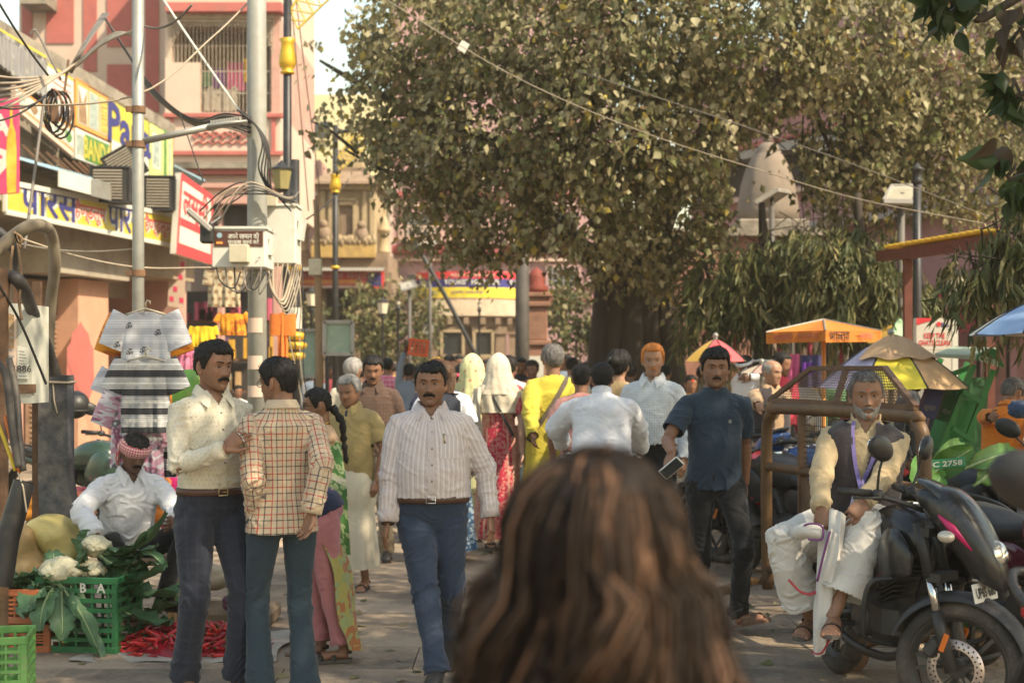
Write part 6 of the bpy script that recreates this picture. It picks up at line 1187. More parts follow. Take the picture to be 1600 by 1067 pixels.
for lock in range(70):
 a_l=(rs.random()*1.8-.9)*math.pi+math.pi;wv=rs.random()*6;am_l=.014+.032*rs.random();fq=6+6*rs.random();L_l=.40+.30*rs.random();lay_l=.90+.26*rs.random();tone=rs.random()**1.6;s_l=np.array([.016*rs.normal(),.012*rs.normal(),.124+.01*rs.random()])
 for i in range(24):
  a=a_l+rs.normal()*.13;lay=lay_l+rs.normal()*.05;am=am_l*(1+.4*rs.normal());L=L_l+rs.normal()*.03;sx_,cy_=math.sin(a),-math.cos(a);pts=[s_l+rs.normal(size=3)*.006];ph=wv+rs.normal()*.35;fly=.035*rs.normal()*(rs.random()<.35)
  for j in range(1,17):
   t=j/16
   if t<.32:u=t/.32;q=math.sin(u*math.pi/2);rr=np.array([(.100*q*sx_)*lay+am*.35*math.sin(ph+u*3),(.118*cy_ if cy_>0 else.085*cy_)*q*lay,.13*math.cos(u*math.pi/2*.98)+.008*math.sin(ph+u*5)])
   else:u=(t-.32)/.68;w=am*math.sin(u*fq+ph)*(.35+u);rr=np.array([sx_*lay*(.106+.105*u**.8)+w+fly*u,(cy_*lay*(.116 if cy_>0 else.08))+.03*u+am*math.cos(u*fq*.9+ph)*(.3+u),-L*u])
   pts.append(rr)
  st.tube([f.HC+p*f.hk for p in pts],np.array([.0030]*5+[.0036]*7+[.003,.0026,.002,.0014,.0008])*(.6+.7*rs.random()),3,cap=False);pv.append(np.tile([min(1,max(0,.75*tone+.20*rs.normal())),0,0],(17*3,1)))
o_=f.mb_out('long_hair',st,HAIR_N,pat=np.concatenate(pv));o_['kind']='stuff'
# STREET POLES, CABLES, LAMPS
def wire(label,pts,r,m,group=None,name='overhead_cable',sag=None,cat='cable'):
 pts=[np.asarray(p,float)for p in pts]
 if sag:a,c=pts;pts=[a+(c-a)*t-np.array([0,0,sag*4*t*(1-t)])for t in np.linspace(0,1,15)]
 else:pts=catmull(pts,6)
 b=MB();b.tube(pts,r,5);return tag(b.build(name,m,None,True),label,cat,group)
g=G(216,10.9);pa=empty('street_pole',g,0,'slim grey steel street pole rising behind the hanging printed shirts','pole')
b=MB();b.tube([(0,0,0),(0,0,5.6)],[.048,.042],16);b.build('pole_shaft',M_GALV,pa,True)
for y in(427,226,172):z=P(216,y,10.9)[2];b=MB();b.lathe([(.046,z-.025),(.056,z-.025),(.056,z+.025),(.046,z+.025)],n=16);b.box((-.06,-.03,z),(.05,.03,.04));b.build('pole_clamp',M_RUST,pa)
b=MB();a0,a1=P(220,222,10.9)-g,P(330,198,10.9)-g;b.tube([a0,a1],.026,12);b.build('lamp_arm',M_GALV,pa,True);b=MB();a2=P(386,190,10.9)-g
b.tube([a1-(a2-a1)*.1,a1,(a1+a2)/2,a2],[.03,.05,.055,.028],12,flat=.45);lh=b.build('lamp_head',M_GALV,pa,True);b=MB()
for k in range(12):p=a1+(a2-a1)*(k+.3)/14;b.box(p+(0,0,.028),(.012,.05,.03))
b.build('cooling_fin',M_GREY,lh)
d=12.6;g=G(402,d);pb=empty('street_pole',g,0,'thick pale grey street pole carrying the white meter boxes','pole');b=MB();b.tube([(0,0,0),(0,0,2.7),(0,0,2.75),(-.01,0,7)],[.088,.082,.088,.080],22);b.build('pole_shaft',mat('grey_pole_paint',(.255,.25,.22),.55,.12,6,dirt=(.22,.19,.14),dscale=2.2,damt=.5,bump=.1),pb,True)
for(y,w,h_)in((620,.11,.10),(520,.09,.13),(577,.12,.12)):z=P(402,y,d)[2];b=MB();A_=np.linspace(-1.0,.7,9);b.grid([[(.0905*math.sin(a),-.0905*math.cos(a),zz)for a in A_]for zz in(z,z+h_)]);b.build('torn_notice',M_CREAMP,pb,True)
M_BOX=mat('box_paint',(.60,.585,.52),.5,.07,4,dirt=(.36,.31,.23),dscale=2.2,damt=.45);M_BOXS=mat('box_tan',(.50,.45,.33),.55,.08,dirt=(.3,.25,.17),damt=.4)
def cabinet(label,x0,y0,x1,y1,d,dep,xs,ang=0):
 ""
 a=P(x0,y1,d);c=P(x1,y1,d);h=(y1-y0)*d/F_PX;w=c[0]-a[0];e=empty('meter_box',(a+c)/2,ang,label,'meter box','meter boxes on the street pole');b=MB();b.box((0,dep/2,h/2),(w,dep,h),bev=.008);b.build('box_body',M_BOX,e);b=MB();b.box((0,dep/2,h+.012),(w+.03,dep+.03,.022));b.build('box_lid',M_BOX,e);return e,w,h
d=12.3;e,w,h=cabinet('white meter box with a brown Hindi notice on the thick street pole',331,358,415,418,d,.42,440,.0)
b=MB();b.box((.0,-.003,h*.745),(.42,.006,.135));nt_=b.build('notice_plate',mat('notice_brown',(.085,.032,.022),.5),e);q=[np.array(e.location)+np.array(v)for v in((-.21,-.007,h*.745-.068),(.21,-.007,h*.745-.068),(.21,-.007,h*.745+.068),(-.21,-.007,h*.745+.068))]
letter('lettering','अपने सामान की',.058,*q,(.60,.70),M_WHITE,e,bold=.012,fit=.27);letter('lettering','सुरक्षा स्वयं करें',.058,*q,(.60,.28),M_WHITE,e,bold=.012,fit=.27);b=MB();b.lathe([(.0,0),(.024,.001)],(-.165,-.008,h*.745+.03),14,axis=(0,-1,0));b.build('notice_emblem',M_BLUEM,e);b=MB();b.box((-.165,-.008,h*.745-.035),(.055,.003,.02));b.build('notice_emblem',M_ORANGE,e)
b=MB();b.box((.015,-.05,.115),(.165,.10,.155),bev=.006);b.build('small_meter',M_BOXS,e);b=MB();b.box((w/2+.022,.2,h*.6),(.04,.16,.16),rot=(0,.18,0));b.build('side_hood',M_BOX,e)
b=MB();b.lathe([(.006,0),(.006,.012)],(.18,-.012,h*.25),8,axis=(0,-1,0));b.build('lock',M_BLACKM,e)
e,w,h=cabinet('taller white meter box behind the notice box, right of the pole',412,322,462,412,12.85,.34,470);b=MB();b.box((w/2+.03,.16,h*.62),(.05,.16,.20),rot=(0,.15,0));b.build('side_hood',M_BOX,e);b=MB();b.box((-.12,-.03,h+.04),(.2,.12,.09));b.build('junction_box',M_BOXS,e)
cl=e
e=empty('floodlight',P(312,352,12.2),0,'tilted black floodlight hanging left of the notice box','floodlight');b=MB();b.box((0,0,.04),(.26,.16,.05),rot=(0,.72,.2),bev=.01);b.build('lamp_body',M_GREY,e);b=MB();b.box((.06,.02,-.07),(.11,.11,.17),bev=.015);b.tube([(.08,0,.0),(.16,.1,.08)],.014,6);b.build('driver_box',M_BLACKM,e)
def lamp_post(px,d,label,top,vases,bands,truss,arm=None):
 g=G(px,d);e=empty('lamp_post',g,0,label,'lamp post','black lamp posts with gold vases');zt_=P(px,top,d)[2];b=MB();b.tube([(0,0,0),(0,0,zt_*.5),(0,0,zt_)],[.062,.056,.048],14);b.build('post',M_BLACKM,e,True)
 for(y0,y1)in vases:z0,z1=P(px,y1,d)[2],P(px,y0,d)[2];H_=z1-z0;b=MB();b.lathe([(.05,z0),(.085,z0+.03*H_),(.085,z0+.08*H_),(.06,z0+.12*H_),(.09,z0+.2*H_),(.105,z0+.32*H_),(.09,z0+.6*H_),(.075,z0+.85*H_),(.10,z0+.97*H_),(.05,z1)],n=18,wob=lambda a,z:1+.04*np.cos(a*10));b.build('gold_vase',M_GOLD,e,True)
 for y in bands:z=P(px,y,d)[2];b=MB();b.lathe([(.06,z-.03),(.085,z-.02),(.085,z+.02),(.06,z+.03)],n=16);b.build('gold_band',M_GOLD,e,True)
 for(p0,p1,w0,w1)in truss:
  A_,B_=P(*p0,d)-g,P(*p1,d)-g;dv=nrm(B_-A_);s_=np.cross(dv,[0,1,0]);n=7;b=MB();b.tube([A_+s_*w0,B_+s_*w1],.014,5);b.tube([A_-s_*w0,B_-s_*w1],.014,5)
  for k in range(n):
   t,t2=k/n,(k+1)/n;w=lambda q:w0+(w1-w0)*q;b.tube([A_+(B_-A_)*t+s_*w(t),A_+(B_-A_)*t2-s_*w(t2)],.009,4);b.tube([A_+(B_-A_)*t-s_*w(t),A_+(B_-A_)*t2+s_*w(t2)],.009,4)
  b.build('truss_arm',mat('yellow_truss',(.55,.40,.06),.5,.15),e)
 if arm:b=MB();b.tube([P(*q,d)-g for q in arm],.035,8);e2=b.build('lamp_arm',M_BLACKM,e);b=MB();p=P(*arm[-1],d)-g;b.box(p+(.15,0,0),(.7,.25,.10),bev=.03,rot=(0,-.1,0));b.build('lamp_head',M_GREY,e)
 return e
lamp_post(449,17.5,'black lamp post with a gold vase and yellow lattice arm beside the balcony building',-60,[(60,117)],[508],[((455,38),(530,-55),.10,.22)])
lamp_post(524,26,'black lamp post with gold vase and two yellow lattice arms before the sandstone gate',196,[(272,302)],[418],[((526,262),(560,222),.08,.16),((526,210),(560,224),.06,.12),((560,222),(585,200),.12,.08)],[(524,207),(560,203),(620,192)])
d=16.2;g=G(461,d);e=empty('lamp_post',g,0,'black lamp post wrapped in loose cables with gold rings at its foot','lamp post');b=MB();z1=P(461,250,d)[2];b.tube([(0,0,0),(0,0,z1)],[.07,.05],14);b.build('post',M_BLACKM,e,True)
for y,r_ in((525,.11),(540,.13),(556,.11),(418,.085)):z=P(461,y,d)[2];b=MB();b.lathe([(.06,z-.05),(r_,z-.03),(r_*1.05,z),(r_,z+.03),(.06,z+.05)],n=16);b.build('gold_band',M_GOLD,e,True)
z=P(461,500,d)[2];b=MB();b.lathe([(.074,z-.1),(.078,z-.1),(.078,z+.14),(.074,z+.14)],n=14);b.build('paper_wrap',M_WHITE,e)
def lantern(px,py,d,w,h,label,post=True,m=None):
 g=G(px,d)if post else P(px,py,d);e=empty('lantern',g,0,label,'lantern');z=(P(px,py,d)-g)[2];b=MB();b.lathe([(w*.34,z),(w*.5,z+h*.78),(w*.34,z+h*.80)],n=8);b.build('lamp_glass',m or mat('lantern_glass',(.62,.57,.42),.35,.08),e);b=MB();b.lathe([(w*.56,z+h*.78),(w*.56,z+h*.84),(w*.3,z+h*.95),(w*.12,z+h*1.1),(0,z+h*1.2)],n=8);b.lathe([(w*.2,z-h*.12),(w*.38,z)],n=8);b.build('lamp_cap',M_BLACKM,e)
 if post:b=MB();b.lathe([(.09,0),(.08,.3),(.035,.4),(.03,z-.15),(.06,z-.1),(.05,z-.02)],n=10);b.build('post',M_BLACKM,e,True)
 return e
lantern(440,296,15.6,.22,.27,'yellowish lantern hanging on the lamp post beside the balcony',False,mat('lantern_yellow',(.26,.22,.09),.5))
lantern(487,478,30,.26,.34,'small lantern on a thin post left of the wooden pole');lantern(598,490,34,.28,.34,'small white lantern on a post before the stone arch');lantern(622,476,31,.10,.1,'thin black lamp post without glass left of the porch')
lantern(749,480,40,.12,.14,'slim black post standing before the help desk porch');lantern(1494,465,22,.34,.40,'lantern on a post before the crimson shop sign')
d=20;e=empty('wooden_pole',G(498,d),0,'crooked wooden pole with a tan box fixed on it','pole');b=MB();g=G(498,d);b.tube([P(x,y,d)-g for x,y in((500,656+60),(499,560),(497,430),(494,330),(492,312))],[.06,.058,.05,.035,.03],9);b.build('pole_shaft',mat('old_timber',(.25,.17,.10),.9,.25,6,bump=.5,stretch=(1,1,.2)),e,True);b=MB();b.box(P(494,418,d)-g+(0,-.08,0),(.18,.10,.23),bev=.01);b.build('fuse_box',M_BOXS,e)
for(x0,y0,x1,y1,d,lb)in((507,503,551,553,19.5,'faded sea green notice board on posts right of the wooden pole'),(462,516,497,588,20.5,'pale grey green notice board left of the wooden pole')):
 e=empty('notice_board',G((x0+x1)/2,d),0,lb,'notice board','painted notice boards');g=G((x0+x1)/2,d);b=MB();b.slab(P(x0,y1,d),P(x1,y1,d),P(x1,y0,d),P(x0,y0,d),.03);b.build('board_panel',mat('seagreen_board',(.24,.32,.25),.7,.12,3,dirt=(.42,.42,.34),dscale=3,damt=.5),e,world=True);b=MB()
 for q in(((x0,y0),(x1,y0)),((x0,y1),(x1,y1)),((x0,y0),(x0,y1)),((x1,y0),(x1,y1))):b.bar(P(*q[0],d-.01),P(*q[1],d-.01),.05,.05)
 b.build('board_frame',M_GREY,e,world=True)
 for x in(x0+4,x1-4):b=MB();p=P(x,y1,d+.02);b.bar((p[0],p[1],0),p,.05,.05);b.build('post',M_BLACKM,e,world=True)
d=36;b=MB();b.tube([P(x,y,d)for x,y in((644,372),(672,420),(700,470),(746,560),(770,620))],.055,8);tag(b.build('leaning_pole',M_BLACKM,None,True),'long dark pole leaning diagonally across the porch front','pole')
def solar(px,d,quad,pole,label,boxes=()):
 g=G(px,d);e=empty('solar_lamp',g,0,label,'solar lamp','solar lamps on poles');q=[P(x,y,dd)for x,y,dd in quad];b=MB();b.slab(*q,.035);b.slab(*[p-nrm(np.cross(q[1]-q[0],q[3]-q[0]))*.04 for p in q],.01);b.build('solar_panel',mat('solar_glass',(.36,.33,.26),.22,.1,3,spec=.6),e,world=True);f_=MB()
 for i in range(4):f_.bar(q[i],q[(i+1)%4],.03,.05)
 f_.build('panel_frame',M_GREY,e,world=True);c=sum(q)/4;b=MB();b.tube([(px_*0+P(px,HZ,d)[0],d,0),(P(px,HZ,d)[0],d,P(px,pole,d)[2])],.045,10);b.tube([P(px,pole+3,d),c],.03,8);b.build('post',pole_m,e,True,world=True)
 for(x0,y0,x1,y1)in boxes:b=MB();b.box((P((x0+x1)/2,(y0+y1)/2,d-.12)),((x1-x0)*d/F_PX,.12,(y1-y0)*d/F_PX),bev=.01);b.build('battery_box',M_BOX,e,world=True)
pole_m=mat('lamp_pole_grey',(.10,.09,.08),.6);px_=0
solar(1306,20.5,((1276,245,20.2),(1331,244,20.2),(1346,221,20.9),(1291,222,20.9)),248,'solar lamp with a wide dark panel above the weeping tree',((1290,321,1309,341),))
solar(1408,17,((1381,314,16.8),(1428,315,16.8),(1438,290,17.3),(1394,291,17.3)),318,'solar lamp with a bright cream panel beside the black lamp post')
solar(1206,22,((1181,318,21.8),(1200,322,22.2),(1233,300,22.2),(1214,297,21.8)),322,'solar lamp seen edge on in front of the spire')
solar(672,38,((641,390,37.8),(670,388,37.8),(684,376,38.4),(655,378,38.4)),392,'yellowish solar lamp above the red banner')
solar(640,37,((628,454,36.8),(651,447,36.8),(644,439,37.3),(625,443,37.3)),452,'small pale solar lamp left of the porch')
solar(672,39.5,((662,520,39.5),(676,520,39.5),(676,508,39.5),(662,508,39.5)),430,'pole with a small sign panel left of the help desk porch')
d=16.2;g=G(1433,d);e=empty('lamp_post',g,0,'plain black lamp post with a finial behind the yellow edged roof','lamp post');b=MB();zt_=P(1433,288,d)[2];b.lathe([(.09,0),(.085,.6),(.055,.7),(.05,zt_*.6),(.045,zt_)],n=14);b.build('post',M_BLACKM,e,True);b=MB();b.lathe([(.05,zt_),(.07,zt_+.03),(.05,zt_+.06),(.055,zt_+.14),(.09,zt_+.17),(.05,zt_+.19),(.02,zt_+.24),(0,zt_+.25)],n=12);b.build('finial',M_BLACKM,e,True)
d=30;e=empty('stone_pillar',G(838,d),0,'square red sandstone pillar with a stepped capital and a small red idol','pillar');b=MB();hz_=lambda y:P(838,y,d)[2]
for(z0,z1,w)in((0,.5,.75),(.5,.7,.62),(.7,hz_(540),.5),(hz_(540),hz_(532),.62),(hz_(532),hz_(480),.46),(hz_(480),hz_(472),.60),(hz_(472),hz_(465),.52),(hz_(465),hz_(458),.66)):b.box((0,0,(z0+z1)/2),(w,w,z1-z0),bev=.02)
b.build('pillar_shaft',mat('red_sandstone',(.27,.14,.09),.88,.18,5,bump=.4,dirt=(.15,.085,.06),damt=.4),e);b=MB();z=hz_(458);b.lathe([(.22,z),(.26,z+.1),(.16,z+.22),(.2,z+.34),(.12,z+.46),(.0,z+.55)],n=12);b.build('idol',mat('vermilion_stone',(.20,.04,.025),.7,.2),e,True);b=MB();b.box((0,-.262,hz_(575)),(.3,.02,.5));b.build('pasted_notice',M_WHITE,e)
d=28;b=MB();g=G(816,d);b.tube([(g[0],d,0),(g[0],d,P(816,350,d)[2])],[.15,.13],14);tag(b.build('steel_column',mat('grey_column',(.06,.052,.045),.7,.2,4,dirt=(.10,.085,.07)),None,True),'dark grey column left of the red sandstone pillar','column')
gB='cables sagging from the shop corner to the street poles'
J=P(107,112,12.5);hub=P(160,22,14)
for k in range(6):wire('pale cable of the slack bundle crossing the grey hoarding at upper left',[P(-20,118+k*12,9.5+.2*k),P(40,122+k*6,11),J+(.01*k,0,.012*k),P(160+k*3,70-k*3,11.8),P(214,46+2*k,10.95)],.009+.002*(k%3),M_WIREB,gB)
for k in range(5):wire('grey cable of the bundle rising to the peak above the hoardings',[J+(0,.02*k,0),P(130+k*2,70-k,12.6),hub+(.015*k,0,0)],.010,M_WIREG,gB)
for k in range(8):wire('dark cable of the swag from the peak down to the thick pole',[hub,P(190+k*2,70+k*3,13.6),P(228+k,124+k*3,13.2),P(270+k*2,168+k*2.5,12.9),P(310+k*2,188+2.2*k,12.7),P(350,178+3*k,12.6),P(392,184+4*k,12.5)],.008+.0015*(k%3),(M_WIRE,M_WIREG,M_WIRE,M_WIREB)[k%4],gB)
for k in range(5):wire('black cable of the tuft curling down the thick pole above the boxes',[P(370+k*3,172+k,12.5),P(398+k*4,195+k*5,12.45),P(410+k*3,225+k*6,12.4),P(404+k*5,262+k*8,12.4),P(420+k*6,300+k*4,12.45)],.008,M_WIRE,'cables around the meter boxes')
for k in range(7):wire('loose cable looping from the meter boxes to the pole',[P(312+k*5,330+(k%3)*14,12.3),P(345+k*4,300+k*2,12.25),P(380+k*3,285+6*(k%4),12.3),P(420+k*6,296+3*k,12.4),P(455+(k%3)*6,330-k*6,12.6)],.007,(M_WIRE,M_WIREB,M_WIREG)[k%3],'cables around the meter boxes')
for k in range(6):wire('cable drooping in a loop under the meter boxes',[P(338+k*14,418,12.3),P(345+k*12,440+8*(k%3),12.25),P(365+k*9,450+4*(k%2),12.25),P(376+k*10,425,12.3)],.0075,(M_WIRE,M_WIREG)[k%2],'cables around the meter boxes')
for k in range(5):wire('beige conduit hose looped below the tall meter box',[P(418+k*8,412,12.8),P(424+k*4,450+k*6,12.7),P(440+k*3,470+k*5,12.7),P(452+k*4,440,12.9),P(458+k*3,412,12.9)],.013 if k<2 else.006,M_WIREB,'cables around the meter boxes')
for k in range(4):wire('cable hanging along the gold ringed lamp post',[P(448+k*8,412,16),P(470+k*4-8,470,15.9),P(452+k*8,520,16),P(462+k*4,575,16),P(474+k*3,640,16.1)],.007,(M_WIREB,M_WIRE)[k%2],'cables around the meter boxes')
wire('white stay wire slanting across the balcony grille',[P(255,0,13),P(380,182,12.6)],.011,M_WHITE,sag=.01)
wire('thin cable from the pole over the balcony to the top of the picture',[P(222,40,10.95),P(300,8,10.4)],.009,M_WIREG,sag=.08)
wire('pale cable sweeping up from the left edge across the shop row to the thick pole',[P(-10,168,11),P(210,150,11),P(330,60,12),P(400,-8,13)],.008,M_WIREB)
wire('thin dark wire from the left edge up past the pink drink banner',[P(-5,0,9),P(75,118,9.6)],.008,M_WIRE,sag=.02);wire('black wire under the dangling cable bundle to the left edge',[P(-5,190,10),P(68,152,11)],.008,M_WIRE,sag=.03);wire('second black wire under the dangling bundle, lower one',[P(-5,166,10),P(70,152,11)],.008,M_WIRE,sag=.05)
wire('thin wire falling from the swag to the floodlight',[P(280,175,12.8),P(318,285,12.5)],.006,M_WIRE,sag=.0);wire('thin wire crossing below the yellow sign to the slim pole',[P(20,378,12),P(214,388,10.95)],.007,M_WIREB,sag=.05);wire('pale rope crossing the shutters from the left edge to the red board',[P(10,365,11),P(120,400,11.5),P(220,418,12),P(330,418,12.3)],.008,M_WIREB)
wire('grey rod leaning from the hoarding down past the yellow sign',[P(70,150,12),P(38,390,11.2)],.013,M_WIREG,name='leaning_rod',cat='rod',sag=.001);wire('hooked thin rod above the dangling bundle',[P(95,125,12.4),P(60,55,12.6),P(52,48,12.6),P(46,56,12.6)],.010,M_WIREG,name='hooked_rod',cat='rod')
wire('long thin cable slanting over the peepal crown to the right',[P(595,-5,16),P(800,118,15.4),P(1000,205,15),P(1200,270,14.6),P(1345,312,14.2),P(1540,350,13.5)],.0055,M_WIREB);wire('upper thin cable passing behind the peepal crown',[P(900,110,16),P(1300,245,15.4),P(1560,345,14.8)],.006,M_WIREG)
wire('thin wire hanging left of the far lamp post, upper',[P(455,-5,22),P(482,330,24)],.010,M_WIREG);wire('thin wire hanging left of the far lamp post, lower',[P(462,-5,22),P(500,300,24)],.010,M_WIREG)
wire('dark wire slanting from the lamp post to the far gate',[P(462,352,18),P(545,280,30)],.012,M_WIRE,sag=.1)
b=MB();b.slab(P(714,76,15.7),P(726,84,15.7),P(734,70,15.7),P(722,63,15.7),.01);tag(b.build('paper_kite',M_WHITE),'small white paper kite caught on the long cable','kite')
e=empty('cable_coil',J,0,'dark cable coils dangling from the corner bracket before the grey hoarding','cable coil')
for k in range(7):c=P(80+(k%4)*5,162+k*2,12.3)-J;b=MB();b.tube([c+(.05*math.cos(a)*(1+.2*k%3),.015*k,(.13+.012*k)*math.sin(a)-.02)for a in np.linspace(0,2*math.pi,17)],.010,5,cap=False);b.build('coil_loop',(M_WIRE,M_RUST)[k%2],e,True)
b=MB();b.tube([(0,0,.1),P(100,150,12.4)-J,P(80,140,12.3)-J],.012,6);b.box(P(86,178,12.25)-J,(.05,.05,.14));b.build('bracket',M_RUST,e)
d=9.1;g=G(88,d);e=empty('cable_duct',g,0,'battered blue black steel cable duct post with a flared foot at left','cable duct');b=MB();z1,z0=P(88,586,d)[2],P(88,770,d)[2]
b.add([(x*w+o_,y*.07,z)for(w,o_,z)in((.17,.09,-.02),(.125,.045,.50),(.094,0,z0+.1),(.092,0,z1))for x,y in((-1,-1),(1,-1),(1,1),(-1,1))],[(i*4+j,i*4+(j+1)%4,i*4+4+(j+1)%4,i*4+4+j)for i in range(3)for j in range(4)]+[(12,13,14,15)]);b.build('duct_casing',mat('duct_steel',(.050,.055,.066),.55,.35,7,metal=.2,bump=.3,dirt=(.16,.14,.12),dscale=3.5,damt=.6),e)
b=MB();zz=P(88,596,d)[2];b.tube([(-.10,-.08,zz),(.10,-.08,zz-.006),(.10,.08,zz)],.007,5);b.tube([(0,-.07,zz),(.012,-.08,zz-.12),(.03,-.075,zz-.2)],.005,5);b.build('tie_wire',M_WIREB,e)
d=9.2;e=empty('rusty_post',G(58,d),0,'rusty angle iron post just left of the blue black duct','post');b=MB();b.bar((0,0,0),(0,0,P(58,440,d)[2]),.05,.05);b.build('post_shaft',M_RUST,e)
d=7.6;e=empty('rusty_post',G(2,d),0,'rusty post cut by the left edge of the picture','post');b=MB();b.bar((0,0,0),(0,0,P(2,420,d)[2]),.06,.05);b.build('post_shaft',M_RUST,e)
d=8.3;e=empty('poster_cabinet',G(15,d),0,'white feeder cabinet with pasted papers at the left edge','cabinet');b=MB();b.slab(P(-40,602,d),P(50,602,d),P(50,476,d),P(-40,470,d),.3);b.build('cabinet_body',mat('cabinet_white',(.50,.49,.42),.6,.1,4,dirt=(.28,.22,.14),dscale=3,damt=.5),e,world=True);b=MB();b.slab(P(-40,632,d),P(50,630,d),P(50,602,d),P(-40,602,d),.3);b.build('cabinet_base',MATS['cabinet_white'],e,world=True);b=MB();b.slab(P(-40,615,d-.015),P(52,614,d-.015),P(52,600,d-.015),P(-40,601,d-.015),.05);b.build('rusty_band',M_RUST,e,world=True)
for(x0,y0,x1,y1,m)in((4,490,26,596,M_CREAMP),(27,540,45,592,M_WHITE),(8,488,22,545,M_BROWNP)):
 q=(P(x0,y1,d-.012-(.004 if m is M_BROWNP else 0)),P(x1,y1,d-.012),P(x1,y0+4,d-.012),P(x0,y0,d-.012-(.004 if m is M_BROWNP else 0)));b=MB();b.slab(*q,.003);b.build('pasted_paper',m,e,world=True)
 if m is not M_BROWNP:
  b=MB()
  for k in range(9):v=.08+k*.095;b.quad(bil(*q,.15,v)+(0,-.002,0),bil(*q,.82-.1*(k%3),v)+(0,-.002,0),bil(*q,.82-.1*(k%3),v+.03)+(0,-.002,0),bil(*q,.15,v+.03)+(0,-.002,0))
  b.build('printed_line',M_GREY,e,world=True)
q=[P(x,y,d-.014)for x,y in((4,582),(26,582),(26,570),(4,570))];letter('lettering','011261886',.04,*q,(.5,.5),M_BLACKM,e)
M_CAB=mat('power_cable',(.040,.036,.034),.6,.2,10,dirt=(.15,.125,.10),dscale=3,damt=.5);M_CABD=mat('dusty_cable',(.21,.17,.12),.8,.2,8,dirt=(.09,.075,.06),damt=.4)
def fat(label,pts,r,m):b=MB();b.tube(catmull([P(*q)for q in pts],7),r,12);return tag(b.build('power_cable',m,None,True),label,'cable','thick power cables at the left edge')
fat('thick dusty power cable arching over the cabinet to the duct, outer loop',[(-20,405,7.7),(18,372,7.75),(52,352,7.8),(78,362,8.6),(86,410,8.8),(80,470,9.0),(76,540,9.1),(82,600,9.1)],.036,M_CABD)
fat('thick power cable bending in a lower arch to the duct, inner loop',[(-20,438,7.6),(14,432,7.65),(34,446,7.7),(52,490,8.4),(72,540,8.9),(90,596,9.1)],.036,M_CAB)
fat('short dusty cable stub above the cabinet at the edge',[(-20,350,7.9),(10,372,7.9),(24,400,7.95),(30,440,8.0)],.026,M_CAB)
fat('black sheathed cable hanging before the cabinet',[(-10,560,7.4),(8,585,7.4),(16,640,7.38),(22,690,7.36),(30,730,7.35)],.020,M_CAB);fat('black cable beside it dropping into the split pipe',[(14,560,7.5),(26,620,7.45),(30,680,7.4),(36,735,7.36)],.018,M_CAB)
fat('yellow sheathed core running into the split pipe',[(-8,650,7.42),(8,690,7.4),(24,735,7.37)],.010,mat('core_yellow',(.55,.40,.03),.5));fat('orange sheathed core running into the split pipe',[(8,650,7.40),(18,690,7.38),(30,738,7.36)],.010,mat('core_orange',(.5,.14,.03),.5));fat('thin dark cable from the post down to the duct',[(-5,440,7.5),(30,500,7.7),(60,570,7.8),(72,600,7.85)],.007,M_WIRE)
e=empty('split_pipe',G(18,7.35),0,'black plastic pipe with cable cores stuffed in its open top','pipe');b=MB();g=G(18,7.35);pts=[P(0,915,7.30)-g,P(12,840,7.33)-g,P(38,752,7.36)-g];b.tube(pts,[.062,.060,.055],18,cap=False);b.tube(pts[::-1],[.047,.052,.054],18,cap=False);b.build('pipe_body',M_BLACKM,e,True);b=MB();b.tube([P(28,738,7.34)-g,P(36,760,7.30)-g,P(42,800,7.29)-g],.005,5);b.build('tie_wire',M_WIREB,e)
e=empty('cloth_rope',P(32,360,7.7),0,'frayed brown rope knotted round the arched power cable','rope')
for pts in([(22,362),(30,380),(34,372),(24,366),(32,388)],[(28,380),(33,430),(30,470),(34,500)],[(20,384),(14,440),(12,480)]):b=MB();b.tube(catmull([P(x,y,7.66)-np.array(e.location)for x,y in pts],4),.008,5);b.build('rope_end',mat('jute',(.22,.14,.08),.95,.3),e,True)
# STALLS, UMBRELLAS, SIGNS ON THE RIGHT
def umbrella(px,py,d,w,h,cols,label,n=8,sy=1.0,val=.0,tilt=0.0,lean=0.0,patch_=None):
 ""
 top=P(px,py,d);e=empty('sun_umbrella',(top[0],d,0),0,label,'sun umbrella','sun umbrellas over the stalls');k=d/F_PX;r=w*k/2;H_=h*k;nseg=6
 for i in range(n):
  a0,a1=2*math.pi*i/n+.2,2*math.pi*(i+1)/n+.2;g=[]
  for j in range(9):
   t=j/8;row=[]
   for q in range(nseg+1):
    u=q/nseg;a=a0+(a1-a0)*u;sc_=1-.07*math.sin(math.pi*u)*t;z=-H_*(t**1.45)-.02*r*math.sin(math.pi*u)*t;row.append((r*t*sc_*math.sin(a),-r*t*sc_*math.cos(a)*sy,top[2]+z+tilt*r*t*math.sin(a)+lean*r*t*math.cos(a)))
   g.append(row)
  if val:g.append([(x,y,z-val)for x,y,z in g[-1]])
  b=MB();b.grid(np.array(g)[:,::-1]);b.build('canopy_gore',cols[i%len(cols)],e,True);b=MB();b.tube([g[j][0]if j else g[0][0]for j in range(0,9,2)],.008,5);b.build('rib',M_BLACKM,e)
 if patch_:a0,a1,tm,pm=patch_;b=MB();b.grid(np.array([[(r*t*math.sin(a),-r*t*math.cos(a),top[2]+.02-H_*t**1.45+.012*math.sin(a*9+t*12))for a in np.linspace(a1,a0,30)]for t in np.linspace(0,1,9)*tm]));b.build('cloth_patch',pm,e,True)
 b=MB();b.tube([(0,0,0),(0,0,top[2]+.03)],.022,8);b.ball((0,0,top[2]+.04),.03,8,6);b.build('pole',M_GALV,e);return e
def cl(n,c):return mat('umbrella_'+n,c,.75,.08,4,dirt=tuple(.6*x+.06 for x in c),dscale=2,damt=.3)
